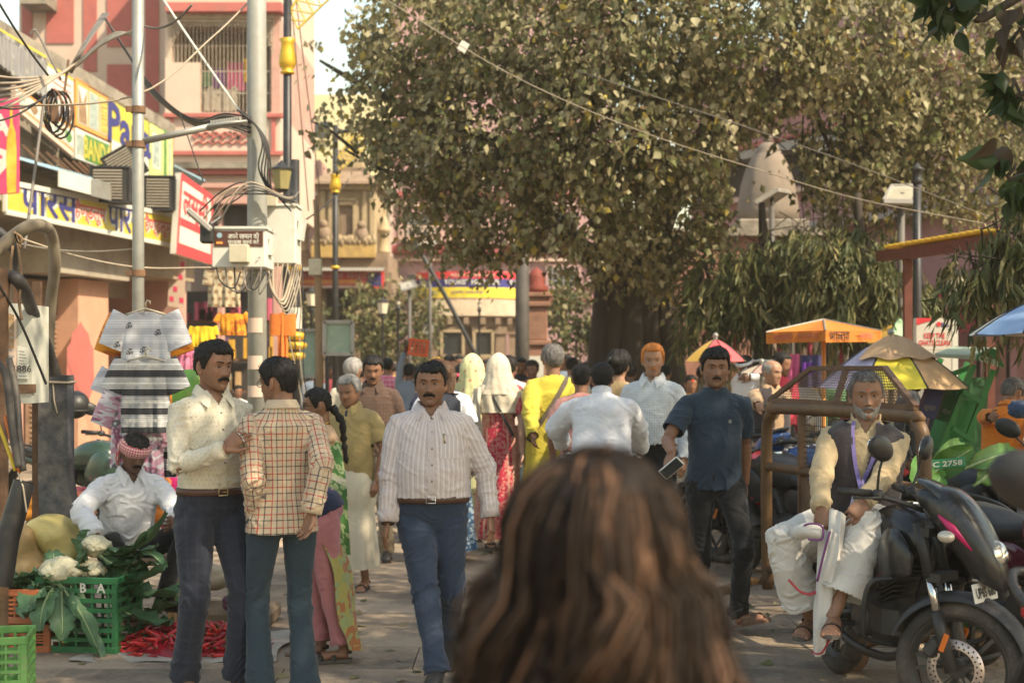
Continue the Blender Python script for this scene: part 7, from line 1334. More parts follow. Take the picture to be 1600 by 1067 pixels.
umbrella(1392,527,11.6,240,78,[cl('tan',(.50,.32,.17)),cl('salmon',(.55,.26,.17)),cl('rust',(.42,.20,.12)),cl('red',(.55,.07,.06)),cl('rust',(.42,.20,.12)),cl('mauve',(.30,.27,.40)),cl('lilac',(.34,.31,.42)),cl('lemon',(.66,.54,.05))],'big sun umbrella of tan, yellow, lilac and red gores behind the barricade',patch_=(-1.0,2.6,.60,cl('faded_tan',(.46,.29,.16))))
umbrella(1118,530,15,100,34,[cl('pink_red',(.60,.09,.10)),cl('mint',(.34,.50,.30)),cl('green',(.14,.34,.12)),cl('red',(.55,.07,.06)),cl('navy',(.05,.05,.17)),cl('navy',(.05,.05,.17)),cl('gold',(.5,.3,.06)),cl('pink_red',(.60,.09,.10))],'small red, green and navy umbrella behind the navy T-shirt man')
umbrella(1628,468,10.2,226,54,[cl('sky',(.26,.38,.60)),cl('ivory',(.62,.58,.48)),cl('sky',(.26,.38,.60)),cl('ivory',(.62,.58,.48))],'blue and ivory striped umbrella at the right edge')
umbrella(1405,496,17,110,40,[cl('green',(.14,.34,.12)),cl('lime',(.42,.5,.12)),cl('gold',(.5,.3,.06)),cl('mint',(.34,.50,.30))],'green and yellow umbrella left of the ghat sign')
umbrella(1190,570,15.8,70,12,[cl('beige',(.45,.37,.28)),cl('rose',(.5,.25,.22))],'flat faded beige umbrella above the headcloth man')
d=14.2;e=empty('market_canopy',(P(1286,500,d)[0],d,0),0,'rectangular orange political canopy with a printed valance over a stall','canopy','sun umbrellas over the stalls');L_=np.array(e.location);M_ORC=mat('canopy_orange',(.52,.155,.02),.8,.08,3,dirt=(.5,.18,.03));ap=P(1287,499,d+.2);cs=[P(1197,519,d-.35),P(1290,516,d-.75),P(1377,517,d-.1),P(1300,512,d+.9)]
b=MB()
for i in range(4):a_,c_=cs[i],cs[(i+1)%4];b.grid(np.array([[ap+(p-ap)*t+np.array([0,0,-.05*math.sin(math.pi*u)*t])for u in np.linspace(0,1,7)for p in[a_+(c_-a_)*u]]for t in np.linspace(0,1,5)])[:,::-1])
b.build('canopy_top',M_ORC,e,True,world=True);VQ=[]
for i in(0,1):
 a_,c_=cs[i],cs[(i+1)%4];q=(a_+(0,0,-.115),c_+(0,0,-.105),c_,a_);VQ.append(q);b=MB();b.grid([[bil(*q,u,v)+np.array([0,-.012*math.sin(u*19),0])for u in np.linspace(0,1,20)]for v in(1,.5,0)]);b.build('valance',M_ORC,e,True,world=True)
letter('lettering','भाजपा',.085,*VQ[1],(.22,.52),M_BLACKM,e,bold=.01,off=.02);letter('lettering','भाजपा',.06,*VQ[1],(.70,.52),M_REDP,e,off=.02);letter('lettering','भाजपा',.055,*VQ[0],(.3,.5),M_REDP,e,off=.02);letter('lettering','भाजपा',.055,*VQ[0],(.72,.5),M_REDP,e,off=.02)
b=MB();b.tube([(ap[0],ap[1],0),ap],.022,8);b.build('pole',M_ORANGE,e,True,world=True);b=MB()
for c_ in cs:b.tube([ap,c_],.010,5)
b.build('rib',M_GALV,e,world=True)
M_FEN=mat('fence_timber',(.22,.16,.10),.85,.25,6,stretch=(1,1,.2));e=empty('picket_fence',G(1180,19.5),0,'low brown picket fence under the weeping trees','fence')
for k in range(46):x=1075+k*7.2;b=MB();p=P(x,592,19.5);b.box((p[0],19.5,p[2]/2+.2),(.042,.03,p[2]-.4+.12*(k%2)*.3));b.build('picket',M_FEN,e,world=True)
for y in(598,640):b=MB();b.bar(P(1070,y,19.53),P(1410,y,19.53),.05,.03);b.build('fence_rail',M_FEN,e,world=True)
for i,(x0,x1,y0,y1,d,c,lb)in enumerate(((1228,1250,553,600,17,(.50,.10,.22),'pink cloth hung on the fence under the orange canopy'),(1252,1290,555,605,17,(.05,.045,.12),'dark indigo cloth hung on the fence under the orange canopy'),(1254,1270,566,586,16.9,(.18,.05,.35),'small violet cloth over the indigo one'),(1046,1062,528,585,22,(.55,.05,.16),'crimson cloth hanging by the big trunk'),(1062,1072,530,560,22,(.06,.2,.04),'green cloth strip hanging by the big trunk'),(1146,1152,516,555,21,(.55,.06,.08),'red pennant hanging under the weeping tree'))):
 b=MB();g=np.array([[P(x0+(x1-x0)*u,y0+(y1-y0)*v,d)+np.array([0,.03*math.sin(u*14+i),0])for u in np.linspace(0,1,9)]for v in np.linspace(0,1,5)]);b.grid(g[::-1]);b.grid(g+(0,.01,0));tag(b.build('hanging_cloth',mat('hung_cloth_%d'%i,c,.9,.15,8),None,True),lb,'cloth','cloths hung near the trunk and fence')
sh_=empty('clothes_stall',G(1290,21.5),0,'dim stall of hanging pale garments seen under the orange canopy','stall')
for k in range(24):x=1180+k*9.5;b=MB();c=rng.random();b.box(P(x,545,21.5+.1*(k%3)),(.075,.06,.72+.1*(k%4)),bev=.02);b.build('hanging_garment',(M_BEIGE,M_CREAMP,M_GREY,mat('cloth_maroon',(.22,.03,.05),.9),M_DARK)[(k*7)%5],sh_,True,world=True)
b=MB();b.bar(P(1175,508,21.5),P(1410,508,21.5),.04,.04);b.bar(G(1178,21.5),P(1178,505,21.5),.05,.05);b.bar(G(1408,21.5),P(1408,505,21.5),.05,.05);b.build('stall_frame',M_GALV,sh_,world=True)
d=12.8;sg=empty('light_box_sign',G(1465,d),0,'white light box sign lettered KEEP THE GHATS CLEAN with red corner','sign');q=[P(x,y,d)for x,y in((1432,590),(1488,590),(1488,497),(1432,497))];b=MB();b.slab(*q,.10);b.build('sign_box',mat('sign_cream',(.56,.50,.42),.5,.05),sg,world=True);b=MB();b.slab(*[P(x,y,d-.004)for x,y in((1488,590),(1497,588),(1497,499),(1488,497))],.12);b.build('sign_side',M_WHITE,sg,world=True)
qq=tuple(P(x,y,d)for x,y in((1432,552),(1488,552),(1488,497),(1432,497)));b=MB();b.add([bil(*qq,u,v)+(0,-.004,0)for u,v in((0,1),(.62,1),(0,.80))],[(0,2,1)]);b.build('red_corner',M_REDPRT,sg,world=True)
letter('lettering','KEEP THE',.050,*qq,(.5,.50),M_REDPRT,sg,bold=.02,fit=.19);letter('lettering','GHATS CLEAN',.050,*qq,(.5,.30),M_REDPRT,sg,bold=.02,fit=.285);letter('lettering','ILS',.042,*qq,(.80,.81),M_NAVY,sg,bold=.02,fit=.07);b=MB();p=bil(*qq,.62,.83)+(0,-.005,0);b.lathe([(.0,0),(.022,.001)],p,12,axis=(0,-1,0));b.build('emblem',M_REDPRT,sg,world=True)
for v in(.10,.02):letter('lettering','leading multispeciality',.018,*qq,(.5,v),M_GREY,sg,fit=.26)
b=MB()
for x in(1438,1490):p=P(x,590,d+.05);b.bar((p[0],p[1],0),p,.05,.05)
b.build('post',M_GREY,sg,world=True)
d=12.0;e=empty('pergola',G(1480,14.6),0,'rust red posts carrying a slanting roof edged with yellow tiles','pergola');M_RR=mat('rust_red_paint',(.12,.035,.022),.7,.2,6);
for(x,dd,yt)in((1418,15.5,392),(1546,13.8,378)):b=MB();p=P(x,yt,dd);b.bar((p[0],p[1],0),p,.085,.085);b.build('post',M_RR,e,world=True)
a_,c_=P(1407,398,15.6),P(1552,376,13.7);b=MB();b.bar(a_,c_,.09,.12);b.bar(a_+(.0,.9,.05),c_+(.0,.9,.05),.09,.12);b.build('beam',M_RR,e,world=True)
for k in range(28):t=k/27;b=MB();p=a_+(c_-a_)*t+(0,0,.075+.008*(k%2));b.box(p+(0,.12,.02),(.085,.34,.035),rot=(.06,0,.55),bev=.01);b.build('roof_tile',mat('yellow_tile',(.60,.36,.03),.5,.15),e,world=True)
M_CG=mat('cart_green',(.035,.21,.055),.45,.12,4,dirt=(.07,.14,.06),dscale=2.5,damt=.4);M_CGD=mat('cart_green_dark',(.025,.10,.035),.5,.15,4,dirt=(.10,.12,.06));M_CTOP=mat('cart_roof',(.36,.42,.30),.55,.1,3,dirt=(.22,.24,.16),damt=.4)
def cart(px,py,d,label,mirror=1,letters=True):
 ""
 g=G(px,d);e=empty('hand_cart',g,0,label,'hand cart','green hand carts parked on the right');k=d/F_PX;X=lambda x,y,z=0:P(x,y,d+z)-g
 for(a_,c_,z)in(((1470,560),(1420,690),.6),((1521,570),(1463,720),-.15),((1552,578),(1500,715),-.15),((1512,566),(1480,640),.6)):
  b=MB();b.bar(X(*a_,z),X(*c_,z),.045,.045);b.build('post',M_CG,e)
 for(a_,c_,z)in(((1503,612),(1532,628),-.17),((1488,668),(1522,690),-.17),((1468,592),(1520,572),.2)):b=MB();b.bar(X(*a_,z),X(*c_,z),.04,.04);b.build('rail',M_CG,e)
 b=MB();r0,r1,r2=X(1461,552,.7),X(1527,545,-.2),X(1570,575,-.2);r3,r4=X(1500,545,.8),X(1462,547,.3)
 b.add([X(1460,552,-.05),X(1527,556,-.25),X(1556,543,.1),X(1490,541,.35),X(1460,558,-.05),X(1527,562,-.25),X(1556,549,.1),X(1490,547,.35)],[(0,1,2,3),(7,6,5,4),(0,4,5,1),(1,5,6,2),(2,6,7,3),(3,7,4,0)]);b.build('roof',M_CTOP,e)
 gq_=[X(1526,562,-.26),X(1570,574,-.24),X(1557,547,-.22),X(1550,543,-.22),X(1527,555,-.26)];b=MB();b.prism([(0,0),(1,0)],(0,0,0),(0,0,0),(0,0,0),(0,0,0),0)if False else None
 b.add(gq_+[p+np.array([0,.05,0])for p in gq_],[(0,1,2,3,4),(9,8,7,6,5)]+[(i,(i+1)%5,5+(i+1)%5,5+i)[::-1]for i in range(5)]);b.build('gable',M_CG,e)
 if letters:
  Q4=[X(1528,564,-.275)+g,X(1564,575,-.275)+g,X(1562,563,-.275)+g,X(1529,553,-.275)+g];letter('lettering','CGEPL',.052,*Q4,(.5,.48),M_WHITE,e,bold=.03,fit=.19,off=.006)
 b=MB();b.slab(X(1466,700,0),X(1512,708,0),X(1535,630,0),X(1498,622,0),.4);b.build('cart_bin',M_CG,e);b=MB();b.slab(X(1500,704,.25),X(1540,700,.25),X(1545,590,.25),X(1515,590,.25),.06);b.build('cart_panel',M_CGD,e)
 b=MB();b.slab(X(1436,650,-.1),X(1462,655,-.1),X(1477,603,-.1),X(1454,600,-.1),.12);o=b.build('waste_bin',mat('bin_blue',(.04,.05,.16),.5,.12),e);letter('lettering','सूखा',.05,*[X(*q,-.105)+g for q in((1438,648),(1460,652),(1466,628),(1444,626))],(.5,.5),M_GREY,e,fit=.10)
 b=MB();b.slab(X(1466,655,-.05),X(1486,660,-.05),X(1502,606,-.05),X(1480,602,-.05),.12);b.build('waste_bin',M_CGD,e);letter('lettering','गीला',.05,*[X(*q,-.056)+g for q in((1468,652),(1486,656),(1492,634),(1474,630))],(.5,.5),M_GREY,e,fit=.09)
 for(x,z)in((1480,-.2),(1530,.5)):
  p=X(x,700,z);p[2]=.22;b=MB();b.tube([p+(.0,.0,0)+np.array([.20*math.cos(a),0,.20*math.sin(a)])for a in np.linspace(0,2*math.pi,25)],.025,8,cap=False);w_=b.build('wheel',M_BLACKM,e,True);b=MB()
  for a in np.linspace(0,math.pi,5)[:-1]:b.tube([p-np.array([.2*math.cos(a),0,.2*math.sin(a)]),p+np.array([.2*math.cos(a),0,.2*math.sin(a)])],.008,4)
  b.build('spoke',M_GALV,w_)
 b=MB();b.bar(X(1450,705,0),X(1540,705,0),.06,.06);b.tube([X(1465,705,0),(X(1465,705)[0],0,.2)],.03,6);b.build('chassis',M_CGD,e);return e
cart(1505,700,11.9,'tilted green hand cart with a pale roof lettered CGEPL on its gable')
c2=cart(1640,700,13.4,'second green cart farther right behind the orange kurta',letters=False);c2 .location.x+=0
# VEGETABLE STALL AND HANGING CLOTHES
M_CRG=mat('crate_green',(.030,.15,.055),.42,.15,5,dirt=(.10,.12,.07),dscale=4,damt=.35);M_CRL=mat('crate_light_green',(.13,.30,.08),.45,.15,5,dirt=(.25,.25,.14),dscale=4,damt=.35);M_CRO=mat('crate_orange',(.42,.12,.045),.45,.15,5,dirt=(.3,.17,.1),dscale=4,damt=.4);M_CRR=mat('crate_vermilion',(.62,.09,.03),.45,.1)
def crate(label,pos,dim,m,rot=(0,0,0),ny=4,nx=7,group='plastic crates at the stall',lets=None,open_top=True):
 ""
 w,d,h=dim;e=empty('crate',pos,0,label,'crate',group);e.rotation_euler=rot;t=.014;b=MB()
 for sx in(-1,1):
  for sy in(-1,1):b.box((sx*(w/2-t),sy*(d/2-t),h/2),(t*2.4,t*2.4,h),bev=.004)
 for z in((.02,h-.02)):
  for sy in(-1,1):b.box((0,sy*d/2,z),(w,t,.04),bev=.004)
  for sx in(-1,1):b.box((sx*w/2,0,z),(t,d,.04),bev=.004)
 b.box((0,0,.012),(w-.02,d-.02,.012));b.build('crate_frame',m,e)
 hs=MB();hs.box((0,0,0),(w,t*.8,h*.055));mh=mesh_from(np.concatenate(hs.V),hs.F,smooth=False);mh.materials.append(m);hd=MB();hd.box((0,0,0),(t*.8,d,h*.055));mhd=mesh_from(np.concatenate(hd.V),hd.F,smooth=False);mhd.materials.append(m);vs_=MB();vs_.box((0,0,0),(.013,t*.7,h-.05));mv=mesh_from(np.concatenate(vs_.V),vs_.F,smooth=False);mv.materials.append(m)
 def put(me,l):o=bpy.data.objects.new('slat',me);COL.objects.link(o);o.parent=e;o.location=l;return o
 for i in range(ny):
  z=.05+(h-.10)*(i+.5)/ny
  for sg in(-1,1):put(mh,(0,sg*(d/2-.002),z));put(mhd,(sg*(w/2-.002),0,z))
 for i in range(nx):
  x=-w/2+w*(i+.5)/nx
  for sg in(-1,1):put(mv,(x,sg*(d/2-.006),h/2))
 for i in range(max(3,nx-2)):
  y=-d/2+d*(i+.5)/max(3,nx-2)
  for sg in(-1,1):o=put(mv,(sg*(w/2-.006),y,h/2));o.rotation_euler=(0,0,math.pi/2)
 if lets:
  for(tx,x,z,r_)in lets:
   me=text_mesh(tx,.055,bold=.03);V=np.zeros(len(me.vertices)*3);me.vertices.foreach_get('co',V);V=V.reshape(-1,3)@ry(r_).T+np.array([x,-d/2-.009,z]);me.vertices.foreach_set('co',V.ravel());me.update();me.materials.append(M_WHITE);o=bpy.data.objects.new('lettering',me);COL.objects.link(o);o.parent=e
 return e
c0=G(132,8.25);crate('big dark green crate stood on end under the cauliflowers with pale letters',(c0[0]-.02,8.42,0),(.50,.36,.44),M_CRG,(0,0,-.16),6,5,lets=(('A',.16,.38,0),('B',.05,.38,0),('R',.14,.06,math.pi/2),('L',-.12,.06,math.pi/2)))
crate('light green crate cut by the bottom left corner',(G(8,7.25)[0]-.12,7.28,0),(.46,.34,.30),M_CRL,(0,0,.20));crate('orange crate holding greens, upper one at the left edge',(G(20,8.35)[0],8.4,.17),(.40,.32,.20),M_CRO,(0,0,-.05));crate('orange crate underneath, mostly hidden by paper',(G(22,8.3)[0],8.42,0),(.44,.34,.165),M_CRO,(0,0,.02));
pc_=P(652,543,20.35);crate('vermilion crate carried on a shoulder in the crowd',(pc_[0],pc_[1],pc_[2]-.12),(.28,.24,.24),M_CRR,(.0,.12,.1),3,5)
M_CURD=mat('cauliflower_curd',(.56,.51,.35),.85,.10,14,bump=1.0,bscale=70);M_CLEAF=mat('cauliflower_leaf',(.075,.15,.07),.5,.30,7,bump=.4,bscale=30,dirt=(.11,.17,.09),dscale=5,damt=.4);M_CRIB=mat('leaf_rib',(.26,.34,.17),.6,.15)
def big_leaf(parent,base,tip,w,sag=.1,up=(0,0,1),seed=0,name='leaf',m=None):
 base,tip=np.asarray(base,float),np.asarray(tip,float);ax=tip-base;x,y,t=frame_of(ax,up);L=np.linalg.norm(ax);r_=np.random.default_rng(seed);g=[]
 for i in range(12):
  u=i/11;c=base+ax*u+y*(sag*math.sin(math.pi*u)*L)*1.0;ww=w*(.16+.9*math.sin(math.pi*min(1,u*.92+.04))**.8)*(1 if u>.16 else.42)*(1+.15*math.sin(u*31+seed)*(m is None));row=[]
  for j in range(9):s=(j-4)/4;row.append(c+x*s*ww/2+y*(abs(s)**1.5*.16*w+(.10 if m is None else.03)*w*math.sin(u*17+s*3+seed)*abs(s)+.05*w*math.sin(u*37+s*8+seed*2)*abs(s)))
  g.append(row)
 g=np.array(g);b=MB();b.grid(g);b.grid(g[:,::-1]-y*.002);o=b.build(name,m or M_CLEAF,parent,True);b=MB();b.tube([base+ax*u+y*(sag*math.sin(math.pi*u)*L+.003)for u in np.linspace(0,.93,9)],np.linspace(.011,.002,9),6);b.build('rib',M_CRIB,o,True);return o
def cauliflower(label,p,r_,leaves,seed):
 e=empty('cauliflower',p,0,label,'cauliflower','cauliflowers on the green crate');q=np.random.default_rng(seed);b=MB();b.ball((0,0,0),(r_*.92,r_*.92,r_*.8),18,12)
 for k in range(70):
  v=q.normal(size=3);v/=np.linalg.norm(v);v[2]=abs(v[2])*.9-.15;v[1]=-abs(v[1])if q.random()<.65 else v[1];b.ball(v*np.array([r_,r_,r_*.85])*.93,r_*(.17+.11*q.random()),8,6)
 V,F,N=remesh(b,r_*.055,1,.4);N2=vnoise(V/r_*9+seed)*r_*.035;me=mesh_from(V+N*N2[:,None],F);me.materials.append(M_CURD);o=bpy.data.objects.new('curd',me);COL.objects.link(o);o.parent=e
 for i,(ba,ti,w,sg)in enumerate(leaves):big_leaf(e,np.array(ba)*r_,ti,w,sg,seed=seed*7+i)
 return e
L1=P(96,893,8.35);cauliflower('large open cauliflower on the left of the crate, blue green leaves hanging down',L1,.115,[((-.3,-.5,-.7),(-.15,-.20,-.24),.21,.16),((.2,-.6,-.7),(.08,-.24,-.36),.16,.14),((-.1,-.6,-.7),(-.04,-.26,-.30),.15,.2),((.5,-.4,-.6),(.24,-.20,-.34),.17,-.08),((-.8,.2,-.3),(-.24,-.02,-.08),.16,.2),((.7,.2,-.4),(.14,.05,.12),.10,.1),((-.5,.5,0),(-.10,.15,.10),.11,.1),((.1,-.8,-.5),(.30,-.24,-.46),.12,.06)],1)
L2=P(142,892,8.45);cauliflower('small cauliflower in the middle of the crate beside the large one',L2,.085,[((.4,-.4,-.4),(.46,-.10,.02),.20,-.12),((.5,.0,-.5),(.52,-.02,-.14),.24,-.1),((-.6,-.2,0),(-.10,-.06,.20),.10,.1),((.3,.3,.2),(.38,.1,.14),.16,-.1),((.5,-.5,-.5),(.50,-.14,-.30),.20,-.14),((-.2,-.7,-.4),(-.05,-.16,.05),.10,.1)],2)
L3=P(150,853,8.5);cauliflower('cauliflower with upright stems held in the seller hand',L3,.085,[((-.5,-.4,-.6),(-.14,-.08,-.16),.10,.1),((.5,-.3,-.5),(.36,-.06,.10),.17,-.16),((.6,-.3,-.4),(.44,-.05,.20),.16,-.2),((-.7,.0,-.2),(-.07,.0,.10),.12,.1),((.4,-.6,-.6),(.26,-.14,-.08),.12,-.14)],3)
L4=P(222,965,8.75);cauliflower('low cauliflower among leaves between the crate and the chillies',L4,.09,[((-.4,-.5,-.3),(-.18,-.14,.12),.17,.1),((.5,-.4,-.3),(.26,-.10,.10),.22,.1),((.2,-.7,-.4),(.22,-.22,-.04),.18,.1),((-.5,-.2,0),(-.25,.0,.02),.16,.1),((.4,.4,0),(.32,.1,.22),.16,.1)],4)
e=empty('leafy_greens',P(18,925,8.35),0,'dark leafy greens piled in the upper orange crate','greens')
for i in range(9):big_leaf(e,(-.05+.03*i,.05,-.02),(-.22+.06*i,-.12-.02*(i%3),.06+.05*(i%3)-.05),.15,.2,seed=40+i)
e=empty('leafy_greens',P(196,900,8.6),0,'ragged dark cauliflower leaves heaped over the right side of the big crate','greens')
for i in range(9):q=np.random.default_rng(i+5).random(5);big_leaf(e,(-.18+.30*q[0],-.05+.2*q[1],-.02+.06*q[2]),(-.05+.42*q[3],-.14-.1*q[1],-.14+.28*q[4]),.10+.08*q[2],.2,seed=80+i)
def sack(label,pts,m,name='sack',seed=0,amp=.05):
 b=MB();c=np.mean([p for p,r in pts],0)
 for p,r in pts:b.ball(np.asarray(p)-c,r,14,10)
 V,F,N=remesh(b,.016,6,.5);n=vnoise(V*11+seed)+.6*(1-2*np.abs(vnoise(V*7+seed+3)));V=V+N*(n*amp)[:,None];me=mesh_from(V,F);me.materials.append(m);o=bpy.data.objects.new(name,me);COL.objects.link(o);o.location=tuple(float(x)for x in c);return tag(o,label,'sack','sacks beside the seller')
M_YSK=mat('yellow_poly_sack',(.46,.37,.13),.5,.15,6,bump=.3,dirt=(.30,.23,.10),dscale=4,damt=.3);M_TSK=mat('tan_poly_sack',(.32,.21,.085),.55,.15,6,bump=.3,dirt=(.2,.13,.06),damt=.4)
sack('crumpled yellow plastic sack slumped behind the cauliflowers',[(P(78,840,8.75),(.18,.15,.13)),(P(100,858,8.75),(.15,.14,.13)),(P(100,890,8.8),(.16,.14,.2)),(P(60,835,8.7),(.12,.1,.08))],M_YSK,seed=1,amp=.026)
sack('tan plastic sack leaning at the foot of the black pipe',[(P(40,910,8.6),(.16,.15,.2)),(P(32,870,8.6),(.10,.12,.2)),(P(50,945,8.6),(.18,.16,.16))],M_TSK,seed=5,amp=.022)
sack('pale folded jute sack under the seller feet',[(P(300,890,9.3),(.22,.16,.05)),(P(320,905,9.3),(.16,.14,.07)),(P(285,925,9.3),(.14,.12,.14))],mat('jute_sack',(.36,.30,.22),.95,.15,9,bump=.5),seed=9,amp=.015)
e=empty('plank_seat',G(232,9.05),0,'low wooden box on which the seller squats','stool');b=MB();b.box((0,.05,.36),(.44,.36,.04),bev=.008);b.V[-1][:,2]+=.07;b.build('seat_board',mat('old_timber',(.25,.17,.10),.9,.25,6),e);b=MB()
for sx in(-1,1):
 for sy in(-1,1):b.bar((sx*.17,sy*.13+.05,0),(sx*.17,sy*.13+.05,.41),.05,.05)
b.build('leg',MATS['old_timber'],e)
b=MB();a=np.linspace(0,2*math.pi,40);pts=[(G(280,8.7)+np.array([.62*math.cos(q)*(1+.08*math.sin(5*q))+.0,.50*math.sin(q)*(1+.06*math.sin(4*q+1)),0]))for q in a];cc=G(284,8.42)
rows=[[cc+np.array([x*(1+.03*math.sin(y*9)),y,.006+.02*max(0,abs(x)-.42)*3+.008*math.sin(x*14+y*9)])for x in np.linspace(-.52,.62,22)]for y in np.linspace(-.46,.50,18)];b.grid(np.array(rows));b.grid(np.array(rows)[:,::-1]-(0,0,.003));tag(b.build('ground_sheet',mat('dirty_poly_sheet',(.40,.35,.29),.7,.12,5,bump=.3,dirt=(.2,.16,.12),damt=.4),None,True),'crumpled dirty white sheet spread under the red chillies','sheet')
M_CHI=[mat('chilli_%s'%n,c,.28,.15,9,spec=.5)for n,c in(('red',(.40,.012,.022)),('deep_red',(.26,.008,.018)),('bright_red',(.52,.025,.025)))];M_STEM=mat('chilli_stem',(.10,.16,.04),.6);cm=[]
for k in range(6):
 b=MB();L=.085+.012*(k%3);pts=[np.array([L*(t-.5),.012*math.sin(t*3+k)+.010*(k%3-1)*t*t,.004*math.cos(t*4)])for t in np.linspace(0,1,7)];b.tube(pts,[.006,.0105,.0112,.010,.008,.005,.0015],7);b.tube([pts[0]-(.014,0,-.004),pts[0]-(.006,0,-.001),pts[0]],[.0022,.0025,.006],5,m=1);me=mesh_from(np.concatenate(b.V),b.F,b.M);me.materials.append(M_CHI[k%3]);me.materials.append(M_STEM);cm.append(me)
rc=np.random.default_rng(21);n=0
while n<300:
 u,v=rc.random()*2-1,rc.random()*2-1
 if u*u+v*v>1:continue
 q=(1-u*u-v*v);x=cc[0]+.08+u*.46;y=cc[1]-.02+v*.36;o=bpy.data.objects.new('chilli',cm[rc.integers(6)]);COL.objects.link(o);o.location=(x,y,.016+.13*q**.7*rc.random()**.35);o.rotation_euler=(rc.normal()*.3,rc.normal()*.35,rc.random()*6.28);o.scale=(1.05,1.05,1.05);tag(o,'glossy red chilli in the heap on the dirty white sheet','chilli','red chillies heaped on the sheet');n+=1
b=MB();b.ball(cc+(.08,-.02,0),(.40,.31,.085),20,10);tag(b.build('chilli_heap',M_CHI[1],None,True),'packed red chillies filling the middle of the heap','chillies',None,'stuff')
M_GRD=mat('gourd_green',(.17,.28,.07),.4,.15,6)
for i,(px,py,d,lb)in enumerate(((274,925,9.35,'pale green bottle gourd standing left behind the chillies'),(288,910,9.5,'pale green bottle gourd lying higher behind the seller foot'),(268,905,9.6,'pale green bottle gourd half hidden by the seller knee'))):b=MB();b.lathe([(0,-.15),(.04,-.145),(.062,-.09),(.066,-.02),(.05,.07),(.03,.12),(.01,.15),(0,.152)],n=16);o=b.build('bottle_gourd',M_GRD,None,True);o.location=tuple(P(px,py,d));o.rotation_euler=(.25,.2-.2*i,0);tag(o,lb,'gourd','bottle gourds behind the chillies')
M_RAD=mat('radish_white',(.62,.60,.50),.45,.06);M_ONI=mat('aubergine_purple',(.10,.04,.07),.4,.3,6);M_PUM=mat('melon_yellow',(.62,.40,.03),.45,.15)
for i in range(16):b=MB();b.lathe([(0,-.03),(.022,-.02),(.028,0),(.02,.02),(.008,.035),(.005,.09)],n=10);o=b.build('turnip',M_RAD,None,True);x=P(362+(i%5)*5,905+(i//5)*8,9.25-.1*(i//5));o.location=tuple(x);o.rotation_euler=(rc.normal()*.6,rc.normal()*.6,rc.random()*6);tag(o,'small white turnip in the pile seen between the two talking men','turnip','white turnips between the two talking men')
for i in range(8):b=MB();b.ball((0,0,0),(.045,.04,.035),10,7);o=b.build('aubergine',M_ONI,None,True);o.location=tuple(P(358+(i%4)*8,938+(i//4)*7,8.95));tag(o,'small dull purple aubergine below the white turnips','aubergine','aubergines below the white turnips')
b=MB();b.lathe([(0,-.06),(.05,-.05),(.07,0),(.05,.05),(0,.06)],n=16,wob=lambda a,z:1+.04*np.cos(a*8));o=b.build('melon',M_PUM,None,True);o.location=tuple(P(384,925,8.9));tag(o,'yellow melon beside the turnips by the plaid man leg','melon')
b=MB();b.box(G(372,9.2)+(0,0,.06),(.5,.4,.12),bev=.03);tag(b.build('veg_board',mat('board_brown',(.20,.14,.09),.9,.2),None),'low brown board carrying the turnips and aubergines','board')
for i,(x0,x1,y0,y1,d,c,lb)in enumerate(((40,62,760,812,9.8,(.62,.24,.03),'yellow orange printed cloth stack behind the rusty post'),(100,138,770,800,9.9,(.52,.10,.03),'orange and dark printed cloth roll right of the duct'),(108,145,797,835,9.7,(.60,.22,.03),'bright orange printed cloth stack low by the seller arm'),(236,262,745,815,10.2,(.58,.18,.03),'orange printed cloth hanging below the white printed ones'),(255,284,742,830,10.4,(.48,.02,.15),'magenta cloth hanging behind the seller'),(60,130,762,775,10.4,(.40,.04,.06),'crimson cloth heap lying behind the duct'))):
 a_,c_=P(x0,y1,d),P(x1,y0,d);b=MB();n=3 if y1-y0>25 else 2
 for k in range(n):b.box(((a_[0]+c_[0])/2,d+.02*k,a_[2]+(k+.5)*(c_[2]-a_[2])/n),(c_[0]-a_[0]+.02*(k%2),.24,(c_[2]-a_[2])/n*1.02),bev=.028)
 V,F,N=remesh(b,.014,3,.5);V=V+N*(.012*vnoise(V*16))[:,None];me=mesh_from(V,F);me.materials.append(fabric('bundle_cloth_%d'%i,c,.9,.25,coords='Object'));o=bpy.data.objects.new('cloth_bundle',me);COL.objects.link(o);tag(o,lb,'cloth','printed cloths around the seller')
